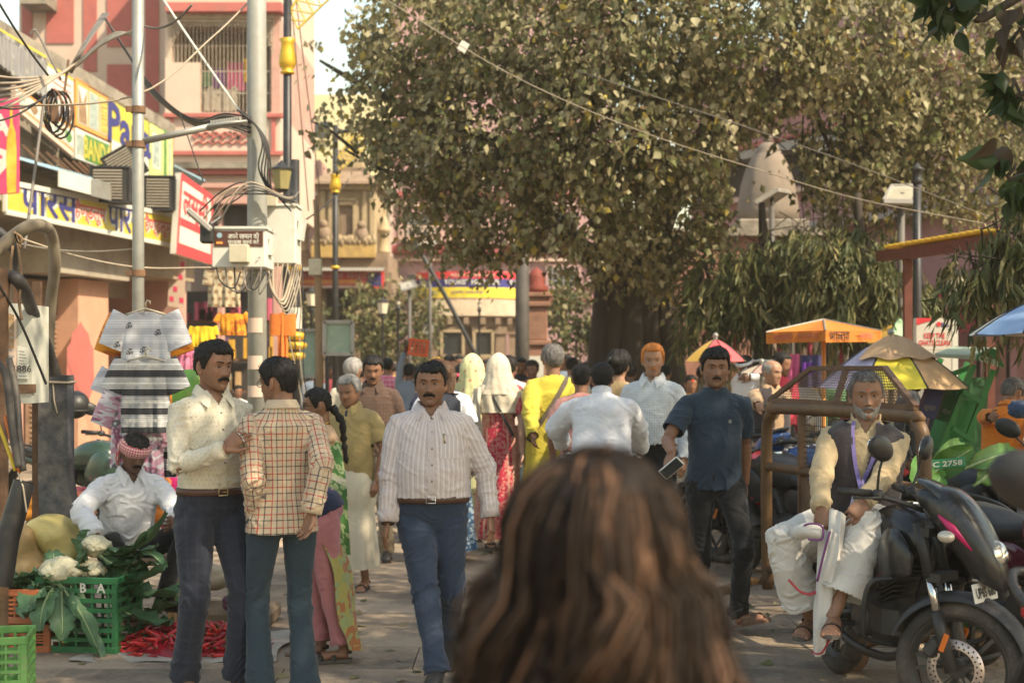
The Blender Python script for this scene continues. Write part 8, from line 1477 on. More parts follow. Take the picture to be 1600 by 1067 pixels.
def tee(label,cx,cy,d,w,h,m,seed,sl=.30,neck=True,drop=1.25,group='printed shirts hanging on the pole',yaw=0.0,name='hanging_shirt',thick=.05,kurta=False):
 ""
 o0=P(cx,cy,d);e=empty(name,o0,yaw,label,'shirt',group);k=d/F_PX;W,H=w*k/2,h*k;nu,nv=26,26
 def lay(sgn):
  g=[];pt=[]
  for i in range(nv):
   v=i/(nv-1);row=[];half=W*(.60 if not kurta else.58)*(1+.10*v);
   for j in range(nu):
    u=(j/(nu-1))*2-1;x=u*half;z=-H*(.03+.97*v)-(.15*H*(abs(u)**1.6)*.55)*(1-v)-(.055*H*max(0,1-(u/.30)**2)*(1-v)**5 if sgn<0 else 0);fold=.016*math.sin(u*8+seed+v*1.4)*v+.010*math.sin(u*17+seed*2-v*3)*v+.012*vnoise(np.array([[u*3,v*3,seed]]))[0];y=sgn*thick*(1-u*u)**.5*(.6+.4*v)+fold*1.0;row.append((x,y,z));pt.append((x,-z,seed))
   g.append(row)
  return g,pt
 g1_,p1=lay(-1);g2_,p2=lay(1);b=MB();b.grid(np.array(g1_)[::-1]);b.grid(np.array(g2_));pats=[np.array(p1).reshape(nv,nu,3)[::-1].reshape(-1,3),np.array(p2)]
 for sg in(-1,1):
  s0=np.array([sg*W*.52,0,-H*.075]);s1=np.array([sg*W*(.60+sl*.95),-.01,-H*(.075+.30*drop)]);pts=catmull([s0,(s0+s1)/2+(0,0,.012),s1],5);b.tube(pts,np.linspace(H*.155,H*.145,len(pts)),14,cap=False,flat=.34,up=(0,1,0)if True else None);V=b.V[-1];pats.append(np.stack([V[:,0]*.5+V[:,2],-V[:,2],V[:,0]*0+seed],1))
 me=mesh_from(np.concatenate(b.V),b.F);set_vec(me,'pat',np.concatenate(pats));me.materials.append(m);o=bpy.data.objects.new('garment',me);COL.objects.link(o);o.parent=e
 if neck:b=MB();b.tube([(0,.0,.0),(.0,-.01,.035),(.012,-.01,.055),(.03,-.01,.05),(.032,-.01,.03)],.006,6);b.tube([(-W*.5,0,-H*.07),(0,0,.0),(W*.5,0,-H*.07)],.008,6);b.build('hanger',mat('hanger_cream',(.55,.48,.34),.4),e,True)
 return e,W,H
F_OMW=fabric('white_om_print',(.60,.60,.62),.9,.04,lines=[(1,.105,.42,(.42,.42,.46),.8,.0),(1,.0175,.35,(.34,.33,.38),.55,.2),(0,.06,.05,(.62,.6,.64),.6,0)]);F_OMB=fabric('black_white_print',(.56,.55,.54),.9,.06,lines=[(1,.128,.36,(.018,.018,.020),1,.55),(1,.013,.4,(.10,.10,.11),.75,.1),(1,.128,.08,(.6,.6,.6),1,.05)]);F_FEA=fabric('white_feather_print',(.60,.57,.59),.9,.05,paisley=[(16,.30,(.08,.07,.09),.85),(23,.40,(.45,.06,.18),.55)]);F_ORS=fabric('orange_saffron_print',(.68,.26,.02),.9,.12,paisley=[(14,.35,(.40,.10,.02),.8)])
tee('orange saffron shirt half hidden behind the white printed one',226,486,10.1,132,150,F_ORS,9,neck=False)
e,W,H=tee('white shirt printed with grey rows and Om signs on a cream hanger',228,482,9.95,124,135,F_OMW,3)
for(u,v)in((-.36,.20),(-.34,.50),(-.35,.80),(.36,.28),(.30,.62),(.0,.48),(-.66,.42),(.05,.84)):b=text_mesh('ॐ',.046,bold=.02);V=np.zeros(len(b.vertices)*3);b.vertices.foreach_get('co',V);V=V.reshape(-1,3)+np.array([u*W,-.078,-H*v]);b.vertices.foreach_set('co',V.ravel());b.update();b.materials.append(M_BLACKM if v<.8 else M_REDPRT);o=bpy.data.objects.new('printed_sign',b);COL.objects.link(o);o.parent=e
e,W,H=tee('black and white banded shirt with rows of Hindi print below the Om shirt',228,556,9.7,118,120,F_OMB,5,sl=.34)
for i in range(5):
 for j in range(2):b=text_mesh('महाकाल',.026,bold=.02,fit=.11);V=np.zeros(len(b.vertices)*3);b.vertices.foreach_get('co',V);V=V.reshape(-1,3)+np.array([(-.28+.58*j)*W,-.082,-.065-.128*i*.98]);b.vertices.foreach_set('co',V.ravel());b.update();b.materials.append(M_WHITE);o=bpy.data.objects.new('printed_sign',b);COL.objects.link(o);o.parent=e
tee('long white shirt with feather print hanging lowest left of the stack',205,610,9.9,100,120,F_FEA,11,neck=False,sl=.36);tee('long white feather print kurta hanging behind the seller head',232,655,9.8,74,95,F_FEA,13,neck=False,sl=.1);tee('dark banded shirt end hanging beside the feather print',262,655,10.0,46,90,F_OMB,15,neck=False,sl=.1);tee('white shirt with grey rows hanging behind on the left',196,572,10.05,96,90,F_OMW,17,neck=False)
tee('orange printed child shirt hanging by the thick pole',364,488,14.0,64,36,F_ORS,19,neck=False,group='clothes hung at the dark shop',sl=.25);tee('beige checked skirt cloth hanging from the meter box side',350,418,14.2,80,62,fabric('beige_ikat',(.42,.34,.22),.9,.1,dots=(.07,.3,(.22,.14,.08))),21,neck=False,sl=.05,group='clothes hung at the dark shop');tee('yellow skirt hanging in the dark shop above the speckled shirt man',318,508,16,62,34,fabric('marigold_cloth',(.66,.42,.02),.9),23,neck=False,sl=.05,group='clothes hung at the dark shop');tee('pink blouse hanging in the dark shop at the left',288,522,17,40,34,fabric('rose_cloth',(.55,.12,.22),.9),25,neck=False,group='clothes hung at the dark shop');tee('small pink shirt below the pink blouse in the dark shop',290,548,17,36,30,fabric('rose_cloth2',(.5,.16,.25),.9),27,neck=False,group='clothes hung at the dark shop');tee('long orange scarf hanging right of the thick pole',442,484,15,26,90,fabric('orange_scarf',(.62,.17,.03),.9),29,neck=False,sl=.02,group='clothes hung at the dark shop')
b=MB();b.tube([P(170,500,10.15),P(280,500,10.15)],.010,6);tag(b.build('hanging_rail',M_RUST,None,True),'thin rusty rail from which the printed shirts hang','rail')
b=MB();b.box(P(292,608,13.2),(.34,.2,.36),bev=.08);V,F,N=remesh(b,.016,4,.5);me=mesh_from(V+N*(.03*vnoise(V*9))[:,None],F);me.materials.append(mat('green_bag',(.16,.36,.06),.6,.3,4,dirt=(.45,.33,.18),dscale=3,damt=.5));o=bpy.data.objects.new('carrier_bag',me);COL.objects.link(o);tag(o,'lime green and brown bag just left of the speckled shirt man','bag')
M_BAN=mat('banana_leaf',(.060,.155,.022),.4,.25,5,bump=.2,dirt=(.16,.22,.05),dscale=3,damt=.4);e=empty('banana_leaf_heap',G(1490,8.8),0,'bright green banana leaves heaped behind the old man and the motorcycles','banana leaves');g=G(1490,8.8)
for i,(p0,p1,w)in enumerate((((1455,745,8.7),(1520,700,8.6),.16),((1440,760,8.6),(1500,690,8.9),.14),((1500,735,8.8),(1590,712,9.2),.14),((1430,790,8.2),(1470,745,8.3),.16),((1435,820,8.2),(1450,760,8.2),.14),((1420,800,8.1),(1500,790,8.2),.16),((1520,760,8.8),(1560,730,9.0),.14),((1450,830,8.2),(1480,780,8.3),.15),((1425,770,8.2),(1440,715,8.4),.14))):big_leaf(e,P(*p0)-g,P(*p1)-g,w,.15,(.3,-1,.6),60+i,m=M_BAN)
b=MB();b.box((0,.3,.35),(.9,.5,.7),bev=.15);b.build('leaf_bundle',M_BAN,e,True)
# MOTORCYCLES, BICYCLE, BARRICADE
M_TYRE=mat('tyre_rubber',(.040,.035,.031),.85,.2,12,dirt=(.13,.105,.082),dscale=5,damt=.8,bump=.3,bscale=90);M_CHROME=mat('chrome',(.60,.59,.57),.14,.08,9,metal=1.0);M_ALLOY=mat('black_alloy',(.06,.055,.05),.4,.2,dirt=(.14,.11,.09),damt=.4);M_ENG=mat('engine_casting',(.075,.070,.066),.5,.3,14,metal=.5,dirt=(.16,.13,.10),damt=.5)
M_SEAT=mat('seat_vinyl',(.022,.020,.020),.55,.2,20,bump=.2);M_GLOSSK=mat('gloss_black',(.012,.012,.014),.30,.2,5,coat=.25,dirt=(.085,.072,.06),dscale=7,damt=.4);M_LENS=mat('headlight_lens',(.55,.54,.50),.08,.15,20,metal=.75);M_AMBER=mat('amber_lens',(.65,.16,.02),.3,.1);M_MAG=mat('magenta_decal',(.50,.02,.12),.35,.1);M_PLATE=mat('plate_white',(.62,.6,.55),.5,.06);M_TAIL=mat('tail_red',(.42,.01,.015),.25)
def rings(b,secs,n=22,e=2.4,m=0):
 V=[]
 for(x,y,z,w,h)in secs:a=np.arange(n)*2*math.pi/n;s,c=np.sin(a),np.cos(a);V.append(np.stack([x+w*np.sign(s)*np.abs(s)**(2/e),0*a+y,z+h*np.sign(c)*np.abs(c)**(2/e)],1))
 V=np.array(V);V=np.array([catmull(V[:,j],4)for j in range(n)]).transpose(1,0,2);closed_grid(b,V,m);return b
def wheel(root,c,r,tw,disc=True,T=None,name='front_wheel',spokes=5,side=-1):
 T=T or(lambda V:V);c=np.asarray(c,float)
 def fin(b,nm,m,par,sm_=True):b.V=[T(np.concatenate(b.V))];return b.build(nm,m,par,sm_)
 b=MB();rt=r-tw;b.lathe([(rt+tw*math.cos(a)*(1.0 if math.cos(a)>0 else.55),tw*.92*math.sin(a))for a in np.linspace(-math.pi,math.pi,17)],c,48,axis=(1,0,0));ty=fin(b,name,M_TYRE,root)
 b=MB();q=rt-tw*.42;b.lathe([(q,-.035),(q+.012,-.037),(q+.012,.037),(q,.035),(q-.022,.012),(q-.022,-.012),(q,-.035)],c,40,axis=(1,0,0));b.lathe([(.001,-.05),(.045,-.05),(.05,0),(.045,.05),(.001,.05)],c,18,axis=(1,0,0))
 for k in range(spokes):
  for dl in(-.16,.16):a=2*math.pi*k/spokes;b.bar(c+np.array([0,.04*math.cos(a),.04*math.sin(a)]),c+np.array([0,(q-.01)*math.cos(a+dl),(q-.01)*math.sin(a+dl)]),.022,.016)
 fin(b,'rim',M_ALLOY,ty,False)
 if disc:
  x=side*.062;b=MB();b.lathe([(.088,x-.002),(.132,x-.002),(.132,x+.002),(.088,x+.002),(.088,x-.002)],c,44,axis=(1,0,0));dk=fin(b,'brake_disc',mat('disc_steel',(.55,.44,.38),.35,.1,metal=.7),ty)
  b=MB()
  for k in range(26):
   for rr in(.100,.119):a=2*math.pi*(k+(.5 if rr>.11 else 0))/26;b.lathe([(0,x+side*.0027),(.0052,x+side*.0026)],c+np.array([0,rr*math.cos(a),rr*math.sin(a)]),6,axis=(1,0,0))
  for k in range(5):a=2*math.pi*k/5;b.bar(c+np.array([x,.035*math.cos(a),.035*math.sin(a)]),c+np.array([x,.09*math.cos(a+.3),.09*math.sin(a+.3)]),.012,.005)
  fin(b,'disc_carrier',M_BLACKM,ty,False);b=MB();b.box(c+np.array([x-.0,.105,.085]),(.05,.06,.10),bev=.012,rot=(.6,0,0));fin(b,'brake_caliper',M_ENG,ty,False)
 return ty
def motorcycle(label,pos,yaw,steer=0.0,col=None,detail=True,fairing=True,lean=0.0,decal=None,plate=None,mirrors=True,guard=True,reach=0.0):
 col=col or M_GLOSSK;e=empty('motorcycle',(pos[0],pos[1],0),R(yaw),label,'motorcycle','motorcycles parked along the square');e.rotation_euler=(0,R(lean),R(yaw));fa=np.array([0,-.66,.30]);S_=rz(R(steer))
 def T(V):V=np.asarray(V,float);o=np.array([0,-.60,0]);return(V-o)@S_.T+o
 def F(b,nm,m,par=None,smo=True):b.V=[T(np.concatenate(b.V))];return b.build(nm,m,par or e,smo)
 wheel(e,fa,.30,.050,detail,T);wheel(e,(0,.66,.30),.30,.062,False,None,'rear_wheel')
 for sg in(-1,1):
  b=MB();x=sg*.098;b.tube([(x,-.655,.29),(x,-.60,.46),(x,-.575,.545)],[.030,.029,.027],12);fk=F(b,'fork_leg',mat('fork_dusty',(.035,.032,.031),.45,.2,dirt=(.2,.16,.13),damt=.5));b=MB();b.tube([(x,-.58,.53),(x,-.535,.70)],.0205,12);F(b,'fork_tube',M_CHROME,fk);b=MB();b.tube([(x,-.535,.70),(x,-.47,.94)],.026,10);F(b,'fork_sleeve',M_BLACKM,fk)
  b=MB();b.box((x+sg*.030,-.625,.42),(.008,.025,.085),rot=(.3,0,0),bev=.003);F(b,'reflector',M_AMBER,fk,False)
 b=MB();g=[]
 for i in range(19):
  a=math.radians(-58+i*9.2);rr=.335;g.append([(.062*math.sin(u)*1.0,-.66-(rr+.012*math.cos(u)-.02*(1-math.cos(u)))*math.cos(a+.9),.30+(rr+.012*math.cos(u)-.03*(1-math.cos(u)))*math.sin(a+.9))for u in np.linspace(-1.5,1.5,9)])
 g=np.array(g);b.grid(g);b.grid(g[:,::-1]-(0,0,.006));F(b,'mudguard',mat('mudguard_grey',(.038,.037,.038),.42,.2,dirt=(.2,.16,.13),dscale=4,damt=.5))
 b=MB();b.bar((-.12,-.50,.90),(.12,-.50,.90),.06,.04);b.bar((-.12,-.56,.70),(.12,-.56,.70),.06,.04);F(b,'fork_yoke',M_BLACKM,None,False)
 hb=[(-.31,-.20,1.065),(-.23,-.27,1.06),(-.12,-.42,1.02),(0,-.46,.99),(.12,-.42,1.02),(.23,-.27,1.06),(.31,-.20,1.065)];b=MB();b.tube(catmull(hb,4),.012,8);hbar=F(b,'handlebar',M_BLACKM)
 for sg in(-1,1):
  b=MB();b.tube([(sg*.215,-.285,1.06),(sg*.335,-.18,1.066)],[.019,.018],10);F(b,'grip',M_SEAT,hbar);b=MB();b.tube(catmull([(sg*.18,-.33,1.05),(sg*.24,-.33,1.045),(sg*.33,-.25,1.04)],4),.006,6);b.box((sg*.205,-.315,1.055),(.05,.05,.05),bev=.01);F(b,'lever',M_BLACKM,hbar)
  if mirrors:b=MB();b.tube(catmull([(sg*.20,-.31,1.06),(sg*.24,-.33,1.16),(sg*(.30+reach),-.34,1.22)],4),.006,6);c=np.array([sg*(.345+reach),-.35,1.27]);b.ball(c,(.088,.030,.056),16,10,rot=(.1,sg*-.35,sg*.2));mr=F(b,'mirror',M_BLACKM);b=MB();b.ball(c+(0,.024,0),(.076,.008,.046),14,8,rot=(.1,sg*-.35,sg*.2));F(b,'mirror_glass',M_CHROME,mr)
  b=MB();b.tube([(sg*.10,-.62,.90),(sg*.19,-.64,.90)],.010,6);ind=F(b,'indicator',M_BLACKM);b=MB();b.ball((sg*.205,-.64,.90),(.03,.040,.028),12,8);F(b,'indicator_lens',mat('clear_lens',(.55,.50,.42),.12,.1,metal=.4),ind)
 if fairing:
  b=rings(MB(),[(0,-.44,1.06,.07,.03),(0,-.52,1.02,.105,.09),(0,-.62,.96,.128,.14),(0,-.72,.86,.125,.145),(0,-.80,.775,.098,.105),(0,-.845,.72,.05,.06)],26,2.6);cw=F(b,'headlight_cowl',col);b=MB();b.ball((0,-.765,.80),(.088,.075,.098),18,12,rot=(.55,0,0));F(b,'headlight',M_LENS,cw);b=MB();b.ball((0,-.815,.80),(.050,.03,.055),14,8,rot=(.55,0,0));F(b,'bulb_reflector',M_CHROME,cw)
  b=rings(MB(),[(0,-.43,1.13,.05,.012),(0,-.50,1.10,.085,.03),(0,-.58,1.045,.11,.045),(0,-.66,.98,.11,.03)],18);F(b,'fly_screen',M_GLASS,cw)
  for sg in(-1,1):
   for(dy,dz)in((0,0),):
    b=MB();b.tube([(sg*.122,-.57,.985),(sg*.132,-.64,.93),(sg*.128,-.73,.845)],[.006,.020,.004],6,flat=.25,up=(1,0,0));F(b,'decal',decal or M_MAG,cw)
 else:b=MB();b.ball((0,-.68,.88),(.095,.08,.10),18,12);cw=F(b,'headlight_shell',col);b=MB();b.ball((0,-.735,.88),(.082,.03,.085),16,8);F(b,'headlight',M_LENS,cw);b=MB();b.box((0,-.58,.99),(.2,.08,.08),bev=.03);F(b,'instrument_pod',M_BLACKM,cw)
 if plate:b=MB();b.box((0,-.755,.655),(.30,.006,.085),rot=(-.25,0,0),bev=.002);pl=F(b,'number_plate',M_PLATE,None,False);me=text_mesh(plate,.048,bold=.02,fit=.25);V=np.zeros(len(me.vertices)*3);me.vertices.foreach_get('co',V);V=T(V.reshape(-1,3)@rx(-.25).T+np.array([0,-.7605,.655]));me.vertices.foreach_set('co',V.ravel());me.update();me.materials.append(M_BLACKM);o=bpy.data.objects.new('lettering',me);COL.objects.link(o);o.parent=pl
 b=rings(MB(),[(0,-.42,.80,.05,.04),(0,-.36,.84,.13,.10),(0,-.22,.865,.165,.13),(0,-.06,.855,.165,.125),(0,.08,.815,.13,.10),(0,.16,.79,.08,.05)],26,2.5);tk=b.build('fuel_tank',col,e,True);b=MB();b.lathe([(0,.02),(.035,.018),(.04,0)],(0,-.15,.985),14);b.build('filler_cap',M_CHROME,tk)
 for sg in(-1,1):b=rings(MB(),[(sg*.15,-.50,.74,.012,.05),(sg*.185,-.40,.77,.03,.12),(sg*.175,-.26,.74,.03,.13),(sg*.14,-.14,.70,.02,.06)],16);b.build('tank_shroud',col,tk,True);b=MB();b.tube([(sg*.212,-.40,.72),(sg*.208,-.33,.685),(sg*.195,-.24,.645)],[.004,.014,.003],6,flat=.3,up=(1,0,0));b.build('decal',decal or M_MAG,tk,True);b=rings(MB(),[(sg*.11,.04,.66,.01,.04),(sg*.125,.14,.65,.025,.09),(sg*.125,.30,.67,.025,.07),(sg*.10,.42,.72,.01,.03)],14);b.build('side_panel',col,e,True)
 b=rings(MB(),[(0,.06,.80,.07,.03),(0,.14,.80,.12,.05),(0,.32,.785,.145,.055),(0,.50,.83,.135,.055),(0,.70,.86,.10,.05),(0,.80,.87,.05,.02)],22,2.8);b.build('seat',M_SEAT,e,True)
 b=rings(MB(),[(0,.40,.74,.11,.06),(0,.62,.79,.10,.06),(0,.82,.84,.06,.04),(0,.90,.86,.02,.02)],18);tl=b.build('tail_fairing',col,e,True);b=MB();b.box((0,.90,.83),(.11,.05,.06),bev=.02);b.build('tail_light',M_TAIL,tl);b=MB()
 for sg in(-1,1):b.tube(catmull([(sg*.11,.45,.84),(sg*.13,.7,.90),(sg*.07,.92,.93),(0,.94,.93)],4),.012,8)
 b.build('grab_rail',M_BLACKM,tl,True);b=MB();b.tube([(0,.80,.78),(0,.96,.60),(0,1.02,.45)],[.07,.075,.08],10,flat=.15,up=(0,1,0));b.build('rear_mudguard',M_BLACKM,e,True)
 b=MB();b.box((0,-.02,.42),(.26,.40,.24),bev=.06);b.tube([(.02,-.12,.50),(0,-.20,.70)],[.085,.08],16);b.lathe([(0,-.15),(.085,-.15),(.095,-.13),(.095,.13),(.085,.15),(0,.15)],(0,.08,.40),22,axis=(1,0,0));en=b.build('engine',M_ENG,e,auto=35)
 for k in range(7):b=MB();b.box((0,-.135-.012*k,.52+.026*k),(.23,.20,.008),rot=(-.37,0,0),bev=.003);b.build('cylinder_fin',M_ENG,en)
 b=MB();b.tube(catmull([(.0,-.28,.58),(-.03,-.36,.46),(-.08,-.24,.27),(-.12,.1,.24),(-.15,.4,.30)],4),.022,10);b.tube([(-.16,.38,.30),(-.165,.5,.33),(-.17,.92,.42),(-.17,.95,.43)],[.03,.05,.055,.03],14);b.build('exhaust',mat('exhaust_black',(.05,.045,.042),.45,.2,metal=.5,dirt=(.2,.15,.11),damt=.4),e,True)
 b=MB()
 for sg in(-1,1):b.tube([(sg*.06,.18,.42),(sg*.10,.66,.30)],.024,8);b.tube([(sg*.11,.58,.38),(sg*.12,.46,.70)],.028,10)
 for pts in([(0,-.46,.86),(0,-.30,.60),(0,-.22,.30)],[(0,-.44,.80),(0,.1,.72),(0,.6,.76)],[(0,.1,.72),(0,.2,.42)]):b.tube(pts,.02,8)
 b.build('frame',M_BLACKM,e,True)
 for sg in(-1,1):b=MB();b.tube([(sg*.10,.12,.36),(sg*.27,.14,.36)],.013,8);b.box((sg*.24,.14,.362),(.09,.035,.025),bev=.008);b.build('foot_peg',M_SEAT,e)
 if guard:
  b=MB()
  for sg in(-1,1):b.tube(catmull([(sg*.04,-.36,.66),(sg*.20,-.40,.66),(sg*.30,-.38,.62),(sg*.31,-.36,.42),(sg*.26,-.33,.36),(sg*.05,-.26,.32)],5),.0125,8)
  b.build('crash_guard',M_BLACKM,e,True)
 b=MB();b.tube([(.10,.02,.33),(.22,.10,.03)],.012,6);b.box((.225,.11,.015),(.05,.06,.01));b.build('side_stand',M_BLACKM,e);return e
mk=motorcycle('dusty black motorcycle with magenta flashes in front, its wheel turned aside',(1.87,7.06),9,44,plate='UP65 680',lean=3,reach=-.07)
M_WINE=mat('wine_paint',(.10,.010,.025),.2,.15,coat=.5,dirt=(.13,.09,.08),damt=.3)
motorcycle('wine red motorcycle with a chrome guard cut by the right edge beside the black one',(2.72,7.25),14,12,M_WINE,True,False,3)
M_SILV=mat('silver_paint',(.42,.42,.43),.3,.06,metal=.4);M_REDM=mat('red_paint',(.46,.02,.035),.25,.1,coat=.4,dirt=(.3,.1,.09),damt=.2);M_BLUEP=mat('blue_paint',(.03,.09,.28),.25,.1,coat=.4)
motorcycle('white and violet motorcycle behind the wine red one at the right edge',(3.35,8.9),-20,-10,M_SILV,False,True,3,decal=mat('violet_decal',(.06,.04,.35),.4))
for(px,d,yw,st,m,fr,lb)in((1188,11.6,-150,10,M_REDM,False,'red motorcycle parked behind the barricade nearest its left post'),(1246,11.0,-152,-14,M_BLACKM,False,'black motorcycle with chrome forks parked behind the barricade'),(1292,12.0,-148,5,M_BLUEP,True,'blue motorcycle parked deeper behind the barricade mesh'),(1196,13.6,20,10,M_BLACKM,False,'dark motorcycle under the hands of the waistcoat man'),(1058,12.6,28,25,M_SILV,False,'silver motorcycle rolling behind the navy T-shirt man'),(1468,9.5,35,20,M_BLACKM,True,'black motorcycle with a pale visor beside the bearded man'),(128,13.0,62,-20,mat('dark_green_paint',(.025,.05,.035),.3,.2,coat=.3),False,'dark green motorcycle with a helmet on its mirror by the pink pillar'),(372,19.2,70,10,M_BLACKM,False,'black motorcycle carrying the child behind the thick street pole'),(428,20.5,80,0,M_BLUEP,False,'blue motorcycle behind the plaid shirt man before the dark shop'),(330,20.5,100,0,M_REDM,False,'red motorcycle by the dark shop left of the speckled shirt man')):
 g=G(px,d);motorcycle(lb,g,yw,st,m,False,fr,4,mirrors=d>12)
p=P(118,632,12.75);e=empty('helmet',p,0,'black dome of a helmet hung on the dark green motorcycle','helmet');b=MB();b.ball((0,0,0),(.125,.14,.125),20,14,rot=(.3,0,.4));b.build('shell',M_BLACKM,e,True);b=MB();b.lathe([(.118,-.055),(.132,-.05),(.132,-.035)],(0,0,-.01),20);b.build('rim',M_SEAT,e,True)
o=motorcycle('motorcycle close by on the right, only its blurred dark mirror in view',(1.57,3.2),0,0,M_SILV,False,False,0,reach=.13);o.scale=(1.12,1.12,1.12)
e=empty('number_plate_board',P(1476,724,8.3),0,'green number plate propped among banana leaves behind the old man','number plate');b=MB();b.box((0,0,0),(.24,.012,.055),rot=(0,-.10,0),bev=.004);b.build('plate',mat('plate_green',(.02,.20,.09),.45),e);q=[np.array(e.location)+np.array(v)for v in((-.11,-.009,-.035),(.11,-.009,-.013),(.11,-.009,.035),(-.11,-.009,.013))];letter('lettering','FC 2758',.032,*q,(.5,.5),M_WHITE,e,bold=.02,fit=.2)
bx,by=BIKE_AT;e=empty('bicycle',(bx,by+.25,0),R(176),'plain dark roadster bicycle under the man in the white kurta','bicycle')
for y in(-.53,.53):
 b=MB();c=np.array([0,y,.34]);b.tube([c+np.array([0,.33*math.cos(a),.33*math.sin(a)])for a in np.linspace(0,2*math.pi,37)],.018,8,cap=False);w_=b.build('wheel',M_TYRE,e,True);b=MB()
 for k in range(14):a=2*math.pi*k/14;b.tube([c,c+np.array([0,.32*math.cos(a),.32*math.sin(a)])],.003,4)
 b.build('spoke',M_CHROME,w_)
b=MB()
for pts in([(0,-.53,.34),(0,-.40,.92)],[(0,-.42,.82),(0,.15,.86)],[(0,-.43,.76),(0,.08,.34)],[(0,.08,.34),(0,.17,.92)],[(0,.53,.34),(0,.08,.34)],[(0,.53,.34),(0,.15,.84)]):b.tube(pts,.015,8)
b.build('frame',M_BLACKM,e,True);b=MB();b.tube(catmull([(-.29,-.20,.98),(-.24,-.36,1.0),(0,-.42,.98),(.24,-.36,1.0),(.29,-.20,.98)],5),.012,8);b.build('handlebar',M_CHROME,e,True);b=rings(MB(),[(0,.02,.94,.03,.02),(0,.12,.94,.07,.03),(0,.26,.95,.10,.035),(0,.30,.95,.06,.02)],14);b.build('saddle',M_SEAT,e,True);b=MB();b.lathe([(0,-.02),(.09,-.02),(.09,.02),(0,.02)],(.04,.08,.34),20,axis=(1,0,0));b.bar((-.12,.08,.34),(.12,.08,.34),.02,.02);b.build('crank',M_BLACKM,e)
M_BAR=mat('barricade_ochre',(.135,.070,.026),.5,.35,8,dirt=(.10,.055,.03),dscale=3,damt=.6,bump=.15);M_BARB=mat('barricade_brown',(.115,.058,.030),.6,.25,6,dirt=(.2,.12,.07),dscale=4,damt=.5)
A0,A1=G(1198,9.75),G(1444,7.85);e=empty('barricade',(A0+A1)/2,0,'rusty ochre tube barricade on small wheels with a raised wire mesh hood','barricade');U=nrm(A1-A0);Ln=np.linalg.norm(A1-A0);pt=lambda s,z,o=0.0:A0+U*s+np.array([0,0,z])+np.array([-U[1],U[0],0])*o
tp_=1.38;b=MB();b.tube(catmull([pt(.02,.14),pt(.0,.5),pt(0,1.18),pt(.07,1.34),pt(.22,tp_),pt(Ln-.22,tp_),pt(Ln-.07,1.34),pt(Ln,1.18),pt(Ln,.5),pt(Ln-.02,.14)],6),.040,14);b.build('tube_frame',M_BAR,e,True,world=True)
b=MB();b.tube([pt(0,.98),pt(Ln,.98)],.030,10);b.tube([pt(.0,.28),pt(Ln,.28)],.026,10);b.build('cross_tube',M_BAR,e,True,world=True)
for s in(.52,1.35,Ln-.55):b=MB();b.bar(pt(s,.25),pt(s,tp_-.03),.05,.05);b.build('upright',M_BARB,e,world=True)
b=MB();b.slab(pt(.50,.33,-.02),pt(1.38,.33,-.02),pt(1.38,.93,-.02),pt(.50,.93,-.02),.01);b.build('sheet_panel',M_BARB,e,world=True);q=(pt(.50,.33,-.022),pt(1.38,.33,-.022),pt(1.38,.93,-.022),pt(.50,.93,-.022));letter('lettering','सावधानी',.14,*q,(.42,.55),mat('faded_ochre_letters',(.30,.19,.10),.7),e,fit=.42)
b=MB()
for i in range(34):s=.52+.83*i/33;b.tube([pt(s,.99),pt(s,tp_-.03)],.0028,3,cap=False)
for i in range(9):z=1.0+.035*i;b.tube([pt(.52,z),pt(1.36,z)],.0028,3,cap=False)
o=b.build('wire_mesh',M_BLACKM,e,world=True);o['kind']='stuff'
h0,h1,h2,h3=pt(.05,tp_+.05),pt(Ln-.08,tp_+.05),pt(Ln-.62,tp_+.27,.12),pt(.42,tp_+.27,.12)
for(a_,c_)in((h0,h1),(h1,h2),(h2,h3),(h3,h0),((h0+h1)/2,(h2+h3)/2)):b=MB();b.bar(a_,c_,.032,.028);b.build('hood_frame',M_BARB,e,world=True)
b=MB()
for i in range(1,44):t=i/44;b.tube([bil(h0,h1,h2,h3,t,0),bil(h0,h1,h2,h3,min(1,t+.12),1)],.0024,3,cap=False)
for i in range(1,14):b.tube([bil(h0,h1,h2,h3,0,i/14),bil(h0,h1,h2,h3,1,i/14)],.0024,3,cap=False)
o=b.build('hood_mesh',M_BARB,e,world=True);o['kind']='stuff'
for s in(.02,Ln-.02):
 b=MB();b.tube([pt(s,.13,-.42),pt(s,.20,-.1),pt(s,.20,.1),pt(s,.13,.42)],.028,10);b.build('foot_tube',M_BAR,e,True,world=True)
 for o_ in(-.42,.42):b=MB();b.lathe([(0,-.025),(.075,-.025),(.085,-.015),(.085,.015),(.075,.025),(0,.025)],pt(s,.085,o_),18,axis=U);b.build('wheel',M_RUST,e,True,world=True)
b=MB();b.tube(catmull([pt(.02,.20,-.1),pt(.35,.22,-.35),pt(.62,.24,-.62)],5),.030,10);b.build('brace_tube',M_BAR,e,True,world=True)
